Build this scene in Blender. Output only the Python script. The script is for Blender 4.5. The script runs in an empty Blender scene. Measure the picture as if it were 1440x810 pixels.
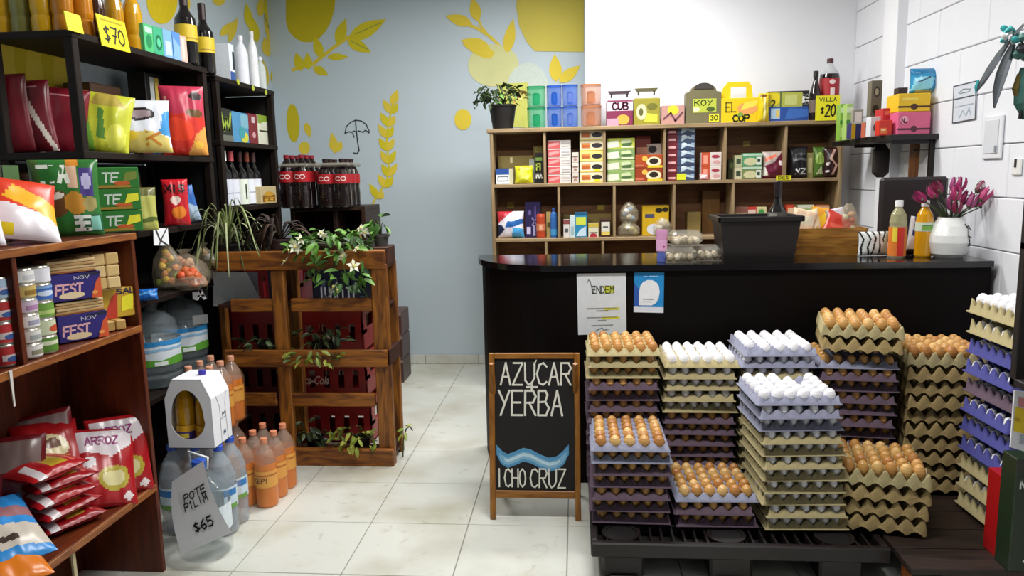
import bpy, bmesh, math, random
from mathutils import Vector, Matrix, Euler
random.seed(7)
PI = math.pi
scene = bpy.context.scene
COL = scene.collection
# ------------------------------------------------------------------ camera
F_PX, W_PX, H_PX = 1050.0, 1440.0, 810.0
EYE = Vector((0, 0, 1.56))
_d = Vector((90, 160, -F_PX)).normalized()          # the room's depth axis seen by the camera
_h = Vector((1, 0.022, 0)).normalized()             # slight roll
_n = _h.cross(_d).normalized()
_x = _d.cross(_n).normalized()
ROT = Matrix((_x, _d, _n))
cam_d = bpy.data.cameras.new('camera'); cam_d.sensor_width = 36; cam_d.lens = 36 * F_PX / W_PX
cam = bpy.data.objects.new('camera', cam_d); COL.objects.link(cam)
cam.matrix_world = Matrix.Translation(EYE) @ ROT.to_4x4()
cam_d.clip_start = .05; cam_d.clip_end = 60
scene.camera = cam
vs = scene.view_settings
vs.view_transform = 'Standard'; vs.look = 'None'; vs.exposure = 0.0; vs.gamma = 1.0; vs.use_curve_mapping = False
# ------------------------------------------------------------------ dim world fill, let in by leaving the room open behind the camera
wd = bpy.data.worlds.new('world'); scene.world = wd; wd.use_nodes = True
bg = wd.node_tree.nodes['Background']; bg.inputs[0].default_value = (.80, .90, 1, 1); bg.inputs[1].default_value = 0.10
# two ceiling lamps and a third added to brighten the left side (fixtures are built with the ceiling): x, y, length along x, length along y, watts
LAMPS = [(0.15, 4.6, 1.25, .25, 52), (0.25, 2.35, 1.25, .25, 54), (-0.95, 3.7, .25, 1.2, 34)]
CEIL = 3.12

def at(px, py, X=None, Y=None, Z=None):
    """world point where the sight line of pixel (px,py) meets the plane X=, Y= or Z="""
    d = ROT @ Vector((px - W_PX / 2, H_PX / 2 - py, -F_PX))
    t = (X - EYE.x) / d.x if X is not None else (Y - EYE.y) / d.y if Y is not None else (Z - EYE.z) / d.z
    return EYE + d * t
# ------------------------------------------------------------------ materials
def lin(h):
    h = h.lstrip('#'); h = ''.join(a * 2 for a in h) if len(h) == 3 else h; c = [int(h[i:i + 2], 16) / 255 for i in (0, 2, 4)]
    return [(v / 12.92 if v <= .04045 else ((v + .055) / 1.055) ** 2.4) for v in c]
_M = {}
def new_mat(name):
    m = bpy.data.materials.new(name); m.use_nodes = True
    return m, m.node_tree, m.node_tree.nodes['Principled BSDF']
def M(h, rough=.5, var=.10, scale=30, metal=0, spec=.5, trans=0, alpha=1, bump=0, coat=0):
    """plain procedural paint/plastic/paper: base colour with a fine noise variation"""
    k = (h, rough, var, scale, metal, spec, trans, alpha, bump, coat)
    if k in _M: return _M[k]
    m, nt, b = new_mat('tone_' + h.lstrip('#'))
    c = lin(h)
    tc = nt.nodes.new('ShaderNodeTexCoord'); nz = nt.nodes.new('ShaderNodeTexNoise')
    nz.inputs['Scale'].default_value = scale; nz.inputs['Detail'].default_value = 3
    mx = nt.nodes.new('ShaderNodeMix'); mx.data_type = 'RGBA'
    mx.inputs[6].default_value = [max(0, v * (1 - var)) for v in c] + [1]
    mx.inputs[7].default_value = [min(1, v * (1 + var)) for v in c] + [1]
    nt.links.new(tc.outputs['Object'], nz.inputs['Vector'])
    nt.links.new(nz.outputs['Fac'], mx.inputs[0]); nt.links.new(mx.outputs[2], b.inputs['Base Color'])
    if bump:
        bp = nt.nodes.new('ShaderNodeBump'); bp.inputs['Strength'].default_value = bump; bp.inputs['Distance'].default_value = .004
        nt.links.new(nz.outputs['Fac'], bp.inputs['Height']); nt.links.new(bp.outputs['Normal'], b.inputs['Normal'])
    b.inputs['Roughness'].default_value = rough; b.inputs['Metallic'].default_value = metal
    b.inputs['Specular IOR Level'].default_value = spec
    b.inputs['Transmission Weight'].default_value = trans; b.inputs['Alpha'].default_value = alpha
    b.inputs['Coat Weight'].default_value = coat
    if trans: b.inputs['IOR'].default_value = 1.33
    _M[k] = m
    return m
def wood(name, c1, c2, axis=0, scale=6, rough=.45, stretch=9, bump=.15):
    m, nt, b = new_mat(name)
    tc = nt.nodes.new('ShaderNodeTexCoord'); mp = nt.nodes.new('ShaderNodeMapping')
    s = [stretch] * 3; s[axis] = 1.0; mp.inputs['Scale'].default_value = s
    nz = nt.nodes.new('ShaderNodeTexNoise'); nz.inputs['Scale'].default_value = scale; nz.inputs['Detail'].default_value = 6; nz.inputs['Distortion'].default_value = .8
    cr = nt.nodes.new('ShaderNodeValToRGB'); cr.color_ramp.elements[0].position = .33; cr.color_ramp.elements[1].position = .68
    cr.color_ramp.elements[0].color = lin(c1) + [1]; cr.color_ramp.elements[1].color = lin(c2) + [1]
    bp = nt.nodes.new('ShaderNodeBump'); bp.inputs['Strength'].default_value = bump; bp.inputs['Distance'].default_value = .003
    L = nt.links.new
    L(tc.outputs['Object'], mp.inputs['Vector']); L(mp.outputs[0], nz.inputs['Vector']); L(nz.outputs['Fac'], cr.inputs[0])
    L(cr.outputs[0], b.inputs['Base Color']); L(nz.outputs['Fac'], bp.inputs['Height']); L(bp.outputs[0], b.inputs['Normal'])
    b.inputs['Roughness'].default_value = rough
    return m
def glassy(name, h, rough=.08, alpha=.35):
    """thin clear plastic: mostly see-through with a glossy skin"""
    m, nt, b = new_mat(name)
    tc = nt.nodes.new('ShaderNodeTexCoord'); nz = nt.nodes.new('ShaderNodeTexNoise'); nz.inputs['Scale'].default_value = 14
    mr = nt.nodes.new('ShaderNodeMapRange'); mr.inputs[3].default_value = alpha * .6; mr.inputs[4].default_value = alpha * 1.4
    nt.links.new(tc.outputs['Object'], nz.inputs['Vector']); nt.links.new(nz.outputs['Fac'], mr.inputs[0]); nt.links.new(mr.outputs[0], b.inputs['Alpha'])
    bp = nt.nodes.new('ShaderNodeBump'); bp.inputs['Strength'].default_value = .5; bp.inputs['Distance'].default_value = .01
    nt.links.new(nz.outputs['Fac'], bp.inputs['Height']); nt.links.new(bp.outputs[0], b.inputs['Normal'])
    b.inputs['Base Color'].default_value = lin(h) + [1]; b.inputs['Roughness'].default_value = rough; b.inputs['Specular IOR Level'].default_value = .9
    return m
BLACK = M('#0b0909', .45); NEAR_BLACK = M('#17110f', .5); WHITE = M('#f2f2f0', .5, .03)
# ------------------------------------------------------------------ mesh builder
class MB:
    def __init__(s): s.v = []; s.f = []; s.m = []; s.mats = []; s.sm = []
    def mi(s, mat):
        if isinstance(mat, str): mat = M(mat)
        if mat not in s.mats: s.mats.append(mat)
        return s.mats.index(mat)
    def add(s, vs, fs, mat, smooth=False, mx=None):
        o = len(s.v); k = s.mi(mat)
        s.v += [tuple(mx @ Vector(v)) for v in vs] if mx is not None else [tuple(v) for v in vs]
        for f in fs: s.f.append([i + o for i in f]); s.m.append(k); s.sm.append(smooth)
        return s
    def box(s, x0, x1, y0, y1, z0, z1, mat, c=0, mx=None):
        if x0 > x1: x0, x1 = x1, x0
        if y0 > y1: y0, y1 = y1, y0
        if z0 > z1: z0, z1 = z1, z0
        if c <= 0:
            vs = [(x, y, z) for x in (x0, x1) for y in (y0, y1) for z in (z0, z1)]
            return s.add(vs, [(0, 1, 3, 2), (4, 6, 7, 5), (0, 4, 5, 1), (2, 3, 7, 6), (0, 2, 6, 4), (1, 5, 7, 3)], mat, False, mx)
        c = min(c, (x1 - x0) * .45, (y1 - y0) * .45, (z1 - z0) * .45)
        vs = []; idx = {}
        for a, x in enumerate((x0, x1)):
            for b, y in enumerate((y0, y1)):
                for d, z in enumerate((z0, z1)):
                    sx, sy, sz = (1 - 2 * a) * c, (1 - 2 * b) * c, (1 - 2 * d) * c
                    idx[a, b, d] = len(vs); vs += [(x, y + sy, z + sz), (x + sx, y, z + sz), (x + sx, y + sy, z)]
        I = lambda a, b, d, k: idx[a, b, d] + k
        fs = []
        for a in (0, 1):
            q = [I(a, 0, 0, 0), I(a, 0, 1, 0), I(a, 1, 1, 0), I(a, 1, 0, 0)]; fs.append(q if a == 0 else q[::-1])
            q = [I(0, a, 0, 1), I(1, a, 0, 1), I(1, a, 1, 1), I(0, a, 1, 1)]; fs.append(q if a == 0 else q[::-1])
            q = [I(0, 0, a, 2), I(0, 1, a, 2), I(1, 1, a, 2), I(1, 0, a, 2)]; fs.append(q if a == 0 else q[::-1])
        for a in (0, 1):
            for b in (0, 1):
                fs.append([I(a, b, 0, 0), I(a, b, 1, 0), I(a, b, 1, 1), I(a, b, 0, 1)])
                fs.append([I(a, 0, b, 0), I(a, 1, b, 0), I(a, 1, b, 2), I(a, 0, b, 2)])
                fs.append([I(0, a, b, 1), I(1, a, b, 1), I(1, a, b, 2), I(0, a, b, 2)])
                for d in (0, 1): fs.append([I(a, b, d, 0), I(a, b, d, 1), I(a, b, d, 2)])
        return s.add(vs, fs, mat, False, mx)
    def prism(s, pts, z0, z1, mat, mx=None, smooth=False):
        n = len(pts); vs = [(x, y, z0) for x, y in pts] + [(x, y, z1) for x, y in pts]
        fs = [list(range(n))[::-1], list(range(n, 2 * n))]
        s.add(vs, fs, mat, False, mx)
        return s.add(vs, [(i, (i + 1) % n, (i + 1) % n + n, i + n) for i in range(n)], mat, smooth, mx)
    def lathe(s, prof, n, mat, mx=None, sx=1, sy=1, sq=0):
        """prof: (radius, z[, material]) from bottom to top; sq>0 squares the section"""
        def ring(r):
            out = []
            for i in range(n):
                a = 2 * PI * (i + .5) / n; ca, sa = math.cos(a), math.sin(a)
                k = 1.0
                if sq: k = 1 / (abs(ca) ** sq + abs(sa) ** sq) ** (1 / sq)
                out.append((r * k * ca * sx, r * k * sa * sy))
            return out
        vs = []
        for p in prof: vs += [(x, y, p[1]) for x, y in ring(max(p[0], .0002))]
        for j in range(len(prof) - 1):
            mm = prof[j][2] if len(prof[j]) > 2 and prof[j][2] is not None else mat
            a = [vs[j * n + i] for i in range(n)] + [vs[(j + 1) * n + i] for i in range(n)]
            s.add(a, [(i, (i + 1) % n, (i + 1) % n + n, i + n) for i in range(n)], mm, True, mx)
        s.add(vs[:n], [list(range(n))[::-1]], prof[0][2] if len(prof[0]) > 2 and prof[0][2] is not None else mat, False, mx)
        s.add(vs[-n:], [list(range(n))], prof[-2][2] if len(prof[-2]) > 2 and prof[-2][2] is not None else mat, False, mx)
        return s
    def tube(s, pts, r, n, mat, mx=None, flat=1.0):
        pts = [Vector(p) for p in pts]; vs = []
        rr = r if isinstance(r, (list, tuple)) else [r] * len(pts)
        for i, p in enumerate(pts):
            t = (pts[min(i + 1, len(pts) - 1)] - pts[max(i - 1, 0)]).normalized()
            up = Vector((0, 0, 1)) if abs(t.z) < .95 else Vector((0, 1, 0))
            a = t.cross(up).normalized(); b = a.cross(t).normalized()
            for k in range(n):
                w = 2 * PI * k / n; vs.append(tuple(p + a * math.cos(w) * rr[i] + b * math.sin(w) * rr[i] * flat))
        fs = [(i * n + k, i * n + (k + 1) % n, (i + 1) * n + (k + 1) % n, (i + 1) * n + k) for i in range(len(pts) - 1) for k in range(n)]
        fs += [list(range(n))[::-1], list(range(len(vs) - n, len(vs)))]
        return s.add(vs, fs, mat, n > 4, mx)
    def ball(s, c, r, mat, n=10, m=6, sz=1.0, mx=None):
        prof = [(r * math.sin(PI * j / m), -r * sz * math.cos(PI * j / m)) for j in range(m + 1)]
        T = Matrix.Translation(Vector(c))
        return s.lathe(prof, n, mat, T if mx is None else mx @ T)
    def mesh(s, name):
        me = bpy.data.meshes.new(name); me.from_pydata(s.v, [], s.f)
        for m in s.mats: me.materials.append(m)
        me.polygons.foreach_set('material_index', s.m); me.polygons.foreach_set('use_smooth', s.sm)
        me.update(); return me
    def obj(s, name, parent=None, loc=(0, 0, 0), rz=0, rot=None):
        return link(name, s.mesh(name), parent, loc, rz, rot)
def link(name, me, parent=None, loc=(0, 0, 0), rz=0, rot=None):
    o = bpy.data.objects.new(name, me); COL.objects.link(o)
    o.parent = parent; o.location = loc; o.rotation_euler = rot if rot else (0, 0, rz)
    return o
def empty(name, loc=(0, 0, 0), rz=0, rot=None):
    o = link(name, None, None, loc, rz, rot); o.empty_display_size = .1; return o
def tag(o, label, cat, group=None):
    o['label'] = label; o['category'] = cat
    if group: o['group'] = group
    return o
def struct(o): o['kind'] = 'structure'; return o
def copy_tree(o, parent=None):
    c = o.copy(); COL.objects.link(c); c.parent = parent
    for ch in o.children: copy_tree(ch, c)
    return c
# ------------------------------------------------------------------ flat print: shapes in the unit square of a face
STROKE = {  # hand lettering on a 4x6 grid: polylines
 'A': [[(0,0),(2,6),(4,0)],[(.7,2.2),(3.3,2.2)]], 'B': [[(0,0),(0,6),(2.6,6),(3.4,5),(2.6,3.3),(0,3.2)],[(2.6,3.3),(4,1.8),(3,0),(0,0)]],
 'C': [[(4,5),(2.6,6),(1,5.5),(0,3),(1,.5),(2.6,0),(4,.8)]], 'D': [[(0,0),(0,6),(2.4,5.6),(4,3),(2.4,.4),(0,0)]],
 'E': [[(4,6),(0,6),(0,0),(4,0)],[(0,3.1),(3.2,3.1)]], 'F': [[(4,6),(0,6),(0,0)],[(0,3.1),(3.2,3.1)]],
 'G': [[(4,5),(2.5,6),(.8,5.3),(0,3),(.8,.7),(2.5,0),(4,1),(4,2.8),(2.4,2.8)]], 'H': [[(0,0),(0,6)],[(4,0),(4,6)],[(0,3),(4,3)]],
 'I': [[(1.5,0),(1.5,6)]], 'J': [[(3,6),(3,1),(2,0),(.6,.4),(0,1.4)]], 'K': [[(0,0),(0,6)],[(4,6),(0,2.6)],[(1.2,3.4),(4,0)]], 'L': [[(0,6),(0,0),(3.6,0)]],
 'M': [[(0,0),(.4,6),(2,2),(3.6,6),(4,0)]], 'N': [[(0,0),(0,6),(4,0),(4,6)]], 'O': [[(2,6),(.5,5),(0,3),(.5,1),(2,0),(3.5,1),(4,3),(3.5,5),(2,6)]],
 'P': [[(0,0),(0,6),(3,6),(4,4.6),(3,3),(0,3)]], 'R': [[(0,0),(0,6),(3,6),(4,4.6),(3,3.1),(0,3)],[(1.6,3),(4,0)]],
 'S': [[(4,5.2),(2.4,6),(.6,5.4),(.4,4),(3.4,2.4),(3.8,1),(2,0),(0,.8)]], 'T': [[(0,6),(4,6)],[(2,6),(2,0)]],
 'U': [[(0,6),(.2,1.2),(1.6,0),(3,.6),(4,2),(4,6)]], 'V': [[(0,6),(2,0),(4,6)]], 'W': [[(0,6),(1,0),(2,4),(3,0),(4,6)]], 'X': [[(0,0),(4,6)],[(0,6),(4,0)]],
 'Y': [[(0,6),(2.1,3)],[(4,6),(.8,0)]], 'Z': [[(.2,6),(4,6),(0,0),(4,0)]], '+': [[(2,1),(2,5)],[(0,3),(4,3)]], '-': [[(.5,3),(3.5,3)]], '.': [[(1.5,0),(1.7,.4)]],
 '$': [[(3.6,5),(2,5.4),(.4,4.6),(2,3),(3.6,1.6),(2,.6),(.4,1)],[(2,0),(2,6)]], '/': [[(0,0),(4,6)]], '!': [[(1.5,2),(1.5,6)],[(1.5,0),(1.5,.5)]], '?': [[(0,5),(2,6),(4,5),(2,3),(2,2)]], '%': [[(0,0),(4,6)],[(.4,5),(1.2,5.4)],[(2.8,.6),(3.6,1)]],
 '0': [[(2,6),(.5,5),(0,3),(.5,1),(2,0),(3.5,1),(4,3),(3.5,5),(2,6)]], '1': [[(.8,4.6),(2,6),(2,0)]], '2': [[(0,4.8),(1.6,6),(3.4,5.2),(3.2,3.6),(0,0),(4,0)]],
 '3': [[(0,5.4),(2,6),(3.6,4.8),(1.8,3.2),(3.8,1.6),(2,0),(0,.6)]], '4': [[(3,0),(3,6),(0,2),(4,2)]], '5': [[(4,6),(.6,6),(.4,3.4),(2.6,3.6),(3.8,2),(2.4,0),(0,.4)]],
 '6': [[(3.4,6),(1,4),(0,1.8),(1.6,0),(3.6,1),(3,2.8),(.6,2.6)]], '7': [[(0,6),(4,6),(1.6,0)],[(1,3),(3.4,3)]], '8': [[(2,3.2),(.4,4.6),(2,6),(3.6,4.6),(2,3.2),(0,1.4),(2,0),(4,1.4),(2,3.2)]], '9': [[(3.6,4),(1.6,3),(.2,4.6),(2,6),(3.6,4.6),(3,0)]], ' ': []}
def ribbon(pts, w):
    """flat quads along a 2-D polyline (joined by small overlaps)"""
    out = []
    for a, b in zip(pts, pts[1:]):
        dx, dy = b[0] - a[0], b[1] - a[1]; l = math.hypot(dx, dy) or 1e-6
        ex, ey = dx / l * w * .5, dy / l * w * .5; nx, ny = -ey, ex
        out.append([(a[0] - ex * .8 - nx, a[1] - ey * .8 - ny), (b[0] + ex * .8 - nx, b[1] + ey * .8 - ny), (b[0] + ex * .8 + nx, b[1] + ey * .8 + ny), (a[0] - ex * .8 + nx, a[1] - ey * .8 + ny)])
    return out
def letters(txt, cx, cy, h, wd=None, bold=.16, slant=0):
    """list of quads for hand lettering centred on cx,cy (metres)"""
    n = len(txt); cw = (wd / (n * 1.25 - .25)) if wd else h * .6
    x = cx - (n * 1.25 - .25) * cw / 2; out = []
    for ch in txt:
        for pl in STROKE.get(ch, []):
            out += ribbon([(x + p[0] / 4 * cw + slant * (p[1] / 6 - .5) * h, cy - h / 2 + p[1] / 6 * h) for p in pl], h * bold)
        x += cw * 1.25
    return out
def shapes(elems, w, h):
    """elements in the unit square -> [(polygon in metres centred on x, base at 0, colour)]"""
    out = []
    P = lambda x, y: ((x - .5) * w, y * h)
    for e in elems:
        k = e[0]
        if k == 'r': out.append(([P(e[1], e[2]), P(e[3], e[2]), P(e[3], e[4]), P(e[1], e[4])], e[5]))
        elif k == 'e':
            c = P(e[1], e[2]); out.append(([(c[0] + e[3] * w * math.cos(a * PI / 7), c[1] + e[4] * h * math.sin(a * PI / 7)) for a in range(14)], e[5]))
        elif k == 'p': out.append(([P(*q) for q in e[1]], e[2]))
        elif k == 't':
            c = P(e[2], e[3]); wd = e[6] * w if len(e) > 6 and e[6] else None
            for q in letters(e[1], c[0], c[1], e[4] * h, wd, e[7] if len(e) > 7 else .2, e[8] if len(e) > 8 else 0): out.append((q, e[5]))
        elif k == 'l':
            for q in ribbon([P(*q) for q in e[1]], e[2] * h): out.append((q, e[3]))
    return out
def inside(pt, poly):
    x, y = pt; c = False; j = len(poly) - 1
    for i in range(len(poly)):
        xi, yi = poly[i]; xj, yj = poly[j]
        if (yi > y) != (yj > y) and x < (xj - xi) * (y - yi) / (yj - yi) + xi: c = not c
        j = i
    return c
def strips(poly, step):
    """cut a polygon into narrow upright strips so that it can follow a curved face"""
    def clip(pl, x, keep_less):
        out = []
        for a, b in zip(pl, pl[1:] + pl[:1]):
            ia, ib = (a[0] <= x) == keep_less, (b[0] <= x) == keep_less
            if ia: out.append(a)
            if ia != ib: t = (x - a[0]) / (b[0] - a[0]); out.append((x, a[1] + t * (b[1] - a[1])))
        return out
    lo, hi = min(p[0] for p in poly), max(p[0] for p in poly); out = []; k = math.floor(lo / step)
    while k * step < hi:
        q = clip(clip(list(poly), k * step, False), (k + 1) * step, True)
        if len(q) > 2: out.append(q)
        k += 1
    return out
def print_mesh(elems, w, h, y=0, gloss=.45, name='printed_front', parent=None, map=None):
    mb = MB(); lay = 0
    last = None
    for poly, col in shapes(elems, w, h):
        if col != last: lay += 1; last = col
        off = .0006 + .00025 * lay
        mat = M(col, gloss) if isinstance(col, str) else col
        if map is None: mb.add([(p[0], y - off, p[1]) for p in poly], [list(range(len(poly)))], mat)
        else:
            for s_ in strips(poly, w / 14):
                vs = [map(p[0], p[1], off) for p in s_]; mb.add(vs, [list(range(len(vs)))], mat)
    return mb.obj(name, parent)
# ------------------------------------------------------------------ packaged goods (origin = base centre, front towards -y)
def carton(name, label, cat, loc, size, col, elems=(), rz=0, group=None, side=None, gloss=.4, side_elems=None, rot=None):
    w, d, h = size
    mb = MB().box(-w / 2, w / 2, -d / 2, d / 2, 0, h, M(col, gloss) if isinstance(col, str) else col, min(w, d, h) * .03)
    o = tag(mb.obj(name, None, loc, rz, rot), label, cat, group)
    if elems: print_mesh(elems, w, h, -d / 2, gloss, 'printed_front', o)
    if side_elems:
        p = print_mesh(side_elems, d, h, -w / 2, gloss, 'printed_side', o); p.rotation_euler.z = side_rot(side)
    return o
def side_rot(side): return PI / 2 if side != 'left' else -PI / 2
def pillow_fn(w, h, t, seed=0, wr=.06, base=.75):
    r = random.Random(seed); ph = [r.uniform(0, 6) for _ in range(6)]
    def fn(u, v):      # u,v in 0..1 -> half thickness
        a = max(0, 1 - abs(2 * u - 1) ** 2.6) ** .6; b = max(0, 1 - abs(2 * v - 1) ** 3.2) ** .6
        z = t / 2 * a * b
        z *= 1 + wr * (math.sin(9 * u + 5 * v + ph[0]) + math.sin(-7 * u + 13 * v + ph[1]) + .6 * math.sin(23 * u + 3 * v + ph[2])) + wr * 1.2 * (1 - b) * math.sin(40 * u + ph[3])
        return z
    return fn
def pouch(name, label, cat, loc, size, col, elems=(), rz=0, group=None, seed=0, lean=0, rot=None, gloss=.28, n=34, back=None, crimp=True, wr=.06, parent=None):
    """sealed film bag standing on its lower seam: w wide, h tall, t thick; print lies in the film itself"""
    w, h, t = size; fn = pillow_fn(w, h, t, seed, wr); r = random.Random(seed + 5)
    n = max(n, 34) if h > .15 else n; nu, nv = n, int(n * 1.3); sh = shapes([e for e in elems if e[0] != 't'], w, h)
    mb = MB(); base = M(col, gloss); backm = M(back, gloss) if back else base
    for sgn in (-1, 1):
        vs = []
        for j in range(nv + 1):
            for i in range(nu + 1):
                u, v = i / nu, j / nv
                pinch = 1 - .06 * math.sin(PI * v) * abs(2 * u - 1)
                vs.append(((u - .5) * w * pinch, sgn * (fn(u, v) + .0012), v * h + .004 * math.sin(11 * u + seed) * (1 - abs(2 * v - 1))))
        groups = {}
        for j in range(nv):
            for i in range(nu):
                c = ((i + .5) / nu * w - w / 2, (j + .5) / nv * h); mt = base if sgn < 0 else backm
                if sgn < 0:
                    for poly, cc in sh:
                        if inside(c, poly): mt = M(cc, gloss) if isinstance(cc, str) else cc
                q = [j * (nu + 1) + i, j * (nu + 1) + i + 1, (j + 1) * (nu + 1) + i + 1, (j + 1) * (nu + 1) + i]
                groups.setdefault(mt, []).append(q if sgn < 0 else q[::-1])
        o0 = len(mb.v); mb.v += vs
        for mt, fs in groups.items():
            k = mb.mi(mt)
            for f in fs: mb.f.append([q + o0 for q in f]); mb.m.append(k); mb.sm.append(True)
    o = mb.obj(name, parent, loc, rz, rot if rot else (-lean, 0, rz))
    if parent is None: tag(o, label, cat, group)
    tx = [e for e in elems if e[0] == 't']
    if tx:
        print_mesh(tx, w, h, 0, gloss, 'printed_lettering', o, map=lambda x, z, off: (x, -(fn(min(1, max(0, x / w + .5)), min(1, max(0, z / h))) + .0022), z))
    return o
def bottle(name, label, cat, loc, prof, col, n=16, group=None, cap=None, band=None, rz=0, sq=0, sy=1, parent=None):
    """prof (r,z,mat) list; cap=(r,z0,z1,colour); band=(z0,z1,r,colour,elems)"""
    mb = MB().lathe(prof, n, M(col, .15) if isinstance(col, str) else col, sq=sq, sy=sy)
    o = mb.obj(name, parent, loc, rz)
    if parent is None: tag(o, label, cat, group)
    if cap:
        r, z0, z1, cc = cap
        MB().lathe([(r, z0), (r, z1 - .002), (r * .9, z1)], 12, M(cc, .4) if isinstance(cc, str) else cc).obj('cap', o)
    if band:
        z0, z1, r, cc = band[:4]
        m = MB(); k = 20; vs = []
        for i in range(k + 1):
            a = -PI / 2 + (i / k - .5) * 2 * PI * .96
            kk = 1.0
            if sq: kk = 1 / (abs(math.cos(a)) ** sq + abs(math.sin(a)) ** sq) ** (1 / sq)
            vs += [(r * kk * math.cos(a), r * kk * sy * math.sin(a), z0), (r * kk * math.cos(a), r * kk * sy * math.sin(a), z1)]
        m.add(vs, [(2 * i, 2 * i + 2, 2 * i + 3, 2 * i + 1) for i in range(k)], M(cc, .45) if isinstance(cc, str) else cc, True)
        lb = m.obj('label_band', o)
        if len(band) > 4 and band[4]:
            el = band[4]; wv = PI * r
            def mp(x, z, off):
                a = -PI / 2 + x / r; kk = 1.0
                if sq: kk = 1 / (abs(math.cos(a)) ** sq + abs(math.sin(a)) ** sq) ** (1 / sq)
                return ((r + off) * kk * math.cos(a), (r + off) * kk * sy * math.sin(a), z0 + z)
            print_mesh(el, wv, z1 - z0, 0, .45, 'label_print', lb, map=mp)
    return o
# ================================================================== the room
XL, XR, YB, YW = -2.46, 1.97, 6.08, 5.62      # left wall, right wall, grey back wall, white wall behind the counter
YF = -1.6
def wall_paint(name, h, var=.04, bump=.12):
    m, nt, b = new_mat(name)
    tc = nt.nodes.new('ShaderNodeTexCoord'); nz = nt.nodes.new('ShaderNodeTexNoise'); nz.inputs['Scale'].default_value = 1.6; nz.inputs['Detail'].default_value = 5
    n2 = nt.nodes.new('ShaderNodeTexNoise'); n2.inputs['Scale'].default_value = 180
    mx = nt.nodes.new('ShaderNodeMix'); mx.data_type = 'RGBA'; c = lin(h)
    mx.inputs[6].default_value = [v * (1 - var) for v in c] + [1]; mx.inputs[7].default_value = [min(1, v * (1 + var)) for v in c] + [1]
    bp = nt.nodes.new('ShaderNodeBump'); bp.inputs['Strength'].default_value = bump; bp.inputs['Distance'].default_value = .002
    L = nt.links.new; L(tc.outputs['Object'], nz.inputs['Vector']); L(tc.outputs['Object'], n2.inputs['Vector']); L(nz.outputs['Fac'], mx.inputs[0]); L(mx.outputs[2], b.inputs['Base Color'])
    L(n2.outputs['Fac'], bp.inputs['Height']); L(bp.outputs[0], b.inputs['Normal']); b.inputs['Roughness'].default_value = .75
    return m
PAINT_GREY = wall_paint('grey_blue_wall_paint', '#c2d0d8'); PAINT_WHITE = wall_paint('white_wall_paint', '#ecedf2'); PAINT_BLOCK = wall_paint('white_block_paint', '#e6e8ee', .03, .5)
MORTAR = wall_paint('joint_paint', '#b4b8be'); CEILP = wall_paint('ceiling_paint', '#e8e8e6')
def tile_mat():
    m, nt, b = new_mat('cream_floor_tile')
    tc = nt.nodes.new('ShaderNodeTexCoord'); oi = nt.nodes.new('ShaderNodeNewGeometry')
    n1 = nt.nodes.new('ShaderNodeTexNoise'); n1.inputs['Scale'].default_value = 2.2; n1.inputs['Detail'].default_value = 6
    n2 = nt.nodes.new('ShaderNodeTexNoise'); n2.inputs['Scale'].default_value = 9; n2.inputs['Detail'].default_value = 8; n2.inputs['Distortion'].default_value = 1.5
    cr = nt.nodes.new('ShaderNodeValToRGB'); e = cr.color_ramp.elements; e[0].position = .30; e[1].position = .55
    e[0].color = lin('#b9b6a4') + [1]; e[1].color = lin('#d6d8d0') + [1]
    c2 = nt.nodes.new('ShaderNodeValToRGB'); e = c2.color_ramp.elements; e[0].position = .62; e[1].position = .74; e[0].color = (0, 0, 0, 1); e[1].color = (.45, .45, .45, 1)
    mx = nt.nodes.new('ShaderNodeMix'); mx.data_type = 'RGBA'; mx.inputs[7].default_value = lin('#9b967e') + [1]
    L = nt.links.new; L(oi.outputs['Position'], n1.inputs['Vector']); L(oi.outputs['Position'], n2.inputs['Vector'])
    L(n1.outputs['Fac'], cr.inputs[0]); L(n2.outputs['Fac'], c2.inputs[0]); L(c2.outputs[0], mx.inputs[0]); L(cr.outputs[0], mx.inputs[6]); L(mx.outputs[2], b.inputs['Base Color'])
    b.inputs['Roughness'].default_value = .32; b.inputs['Specular IOR Level'].default_value = .4
    return m
TILE = tile_mat(); GROUT = M('#8d8a80', .8)
# floor slab and tiles
fl = struct(MB().box(XL - .1, XR + .1, YF, YB + .1, -.12, -.004, GROUT).obj('floor'))
T = .45; g = .0022
tme = MB().box(-T / 2 + g, T / 2 - g, -T / 2 + g, T / 2 - g, -.006, 0, TILE, .0015).mesh('tile')
x0 = -.05 - T / 2 - 5 * T; y0 = 3.16 + T / 2
for i in range(11):
    for j in range(-7, 8):
        x, y = x0 + i * T, y0 + j * T
        if y + T / 2 > YB + .02:
            if y - T / 2 < YB - .05: MB().box(x - T / 2 + g, x + T / 2 - g, y - T / 2 + g, YB - .002, -.006, 0, TILE, .0015).obj('tile', fl)
            continue
        link('tile', tme, fl, (x, y, 0))
# walls
wl = struct(MB().box(XL - .15, XL, YF, YB + .15, 0, CEIL, PAINT_GREY).obj('wall_left'))
wb = struct(MB().box(XL, .075, YB, YB + .15, 0, CEIL, PAINT_GREY).obj('wall_back'))
ww = struct(MB().box(.075, XR, YW, YB + .15, 0, CEIL, PAINT_WHITE).obj('wall_back_white'))
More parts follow.
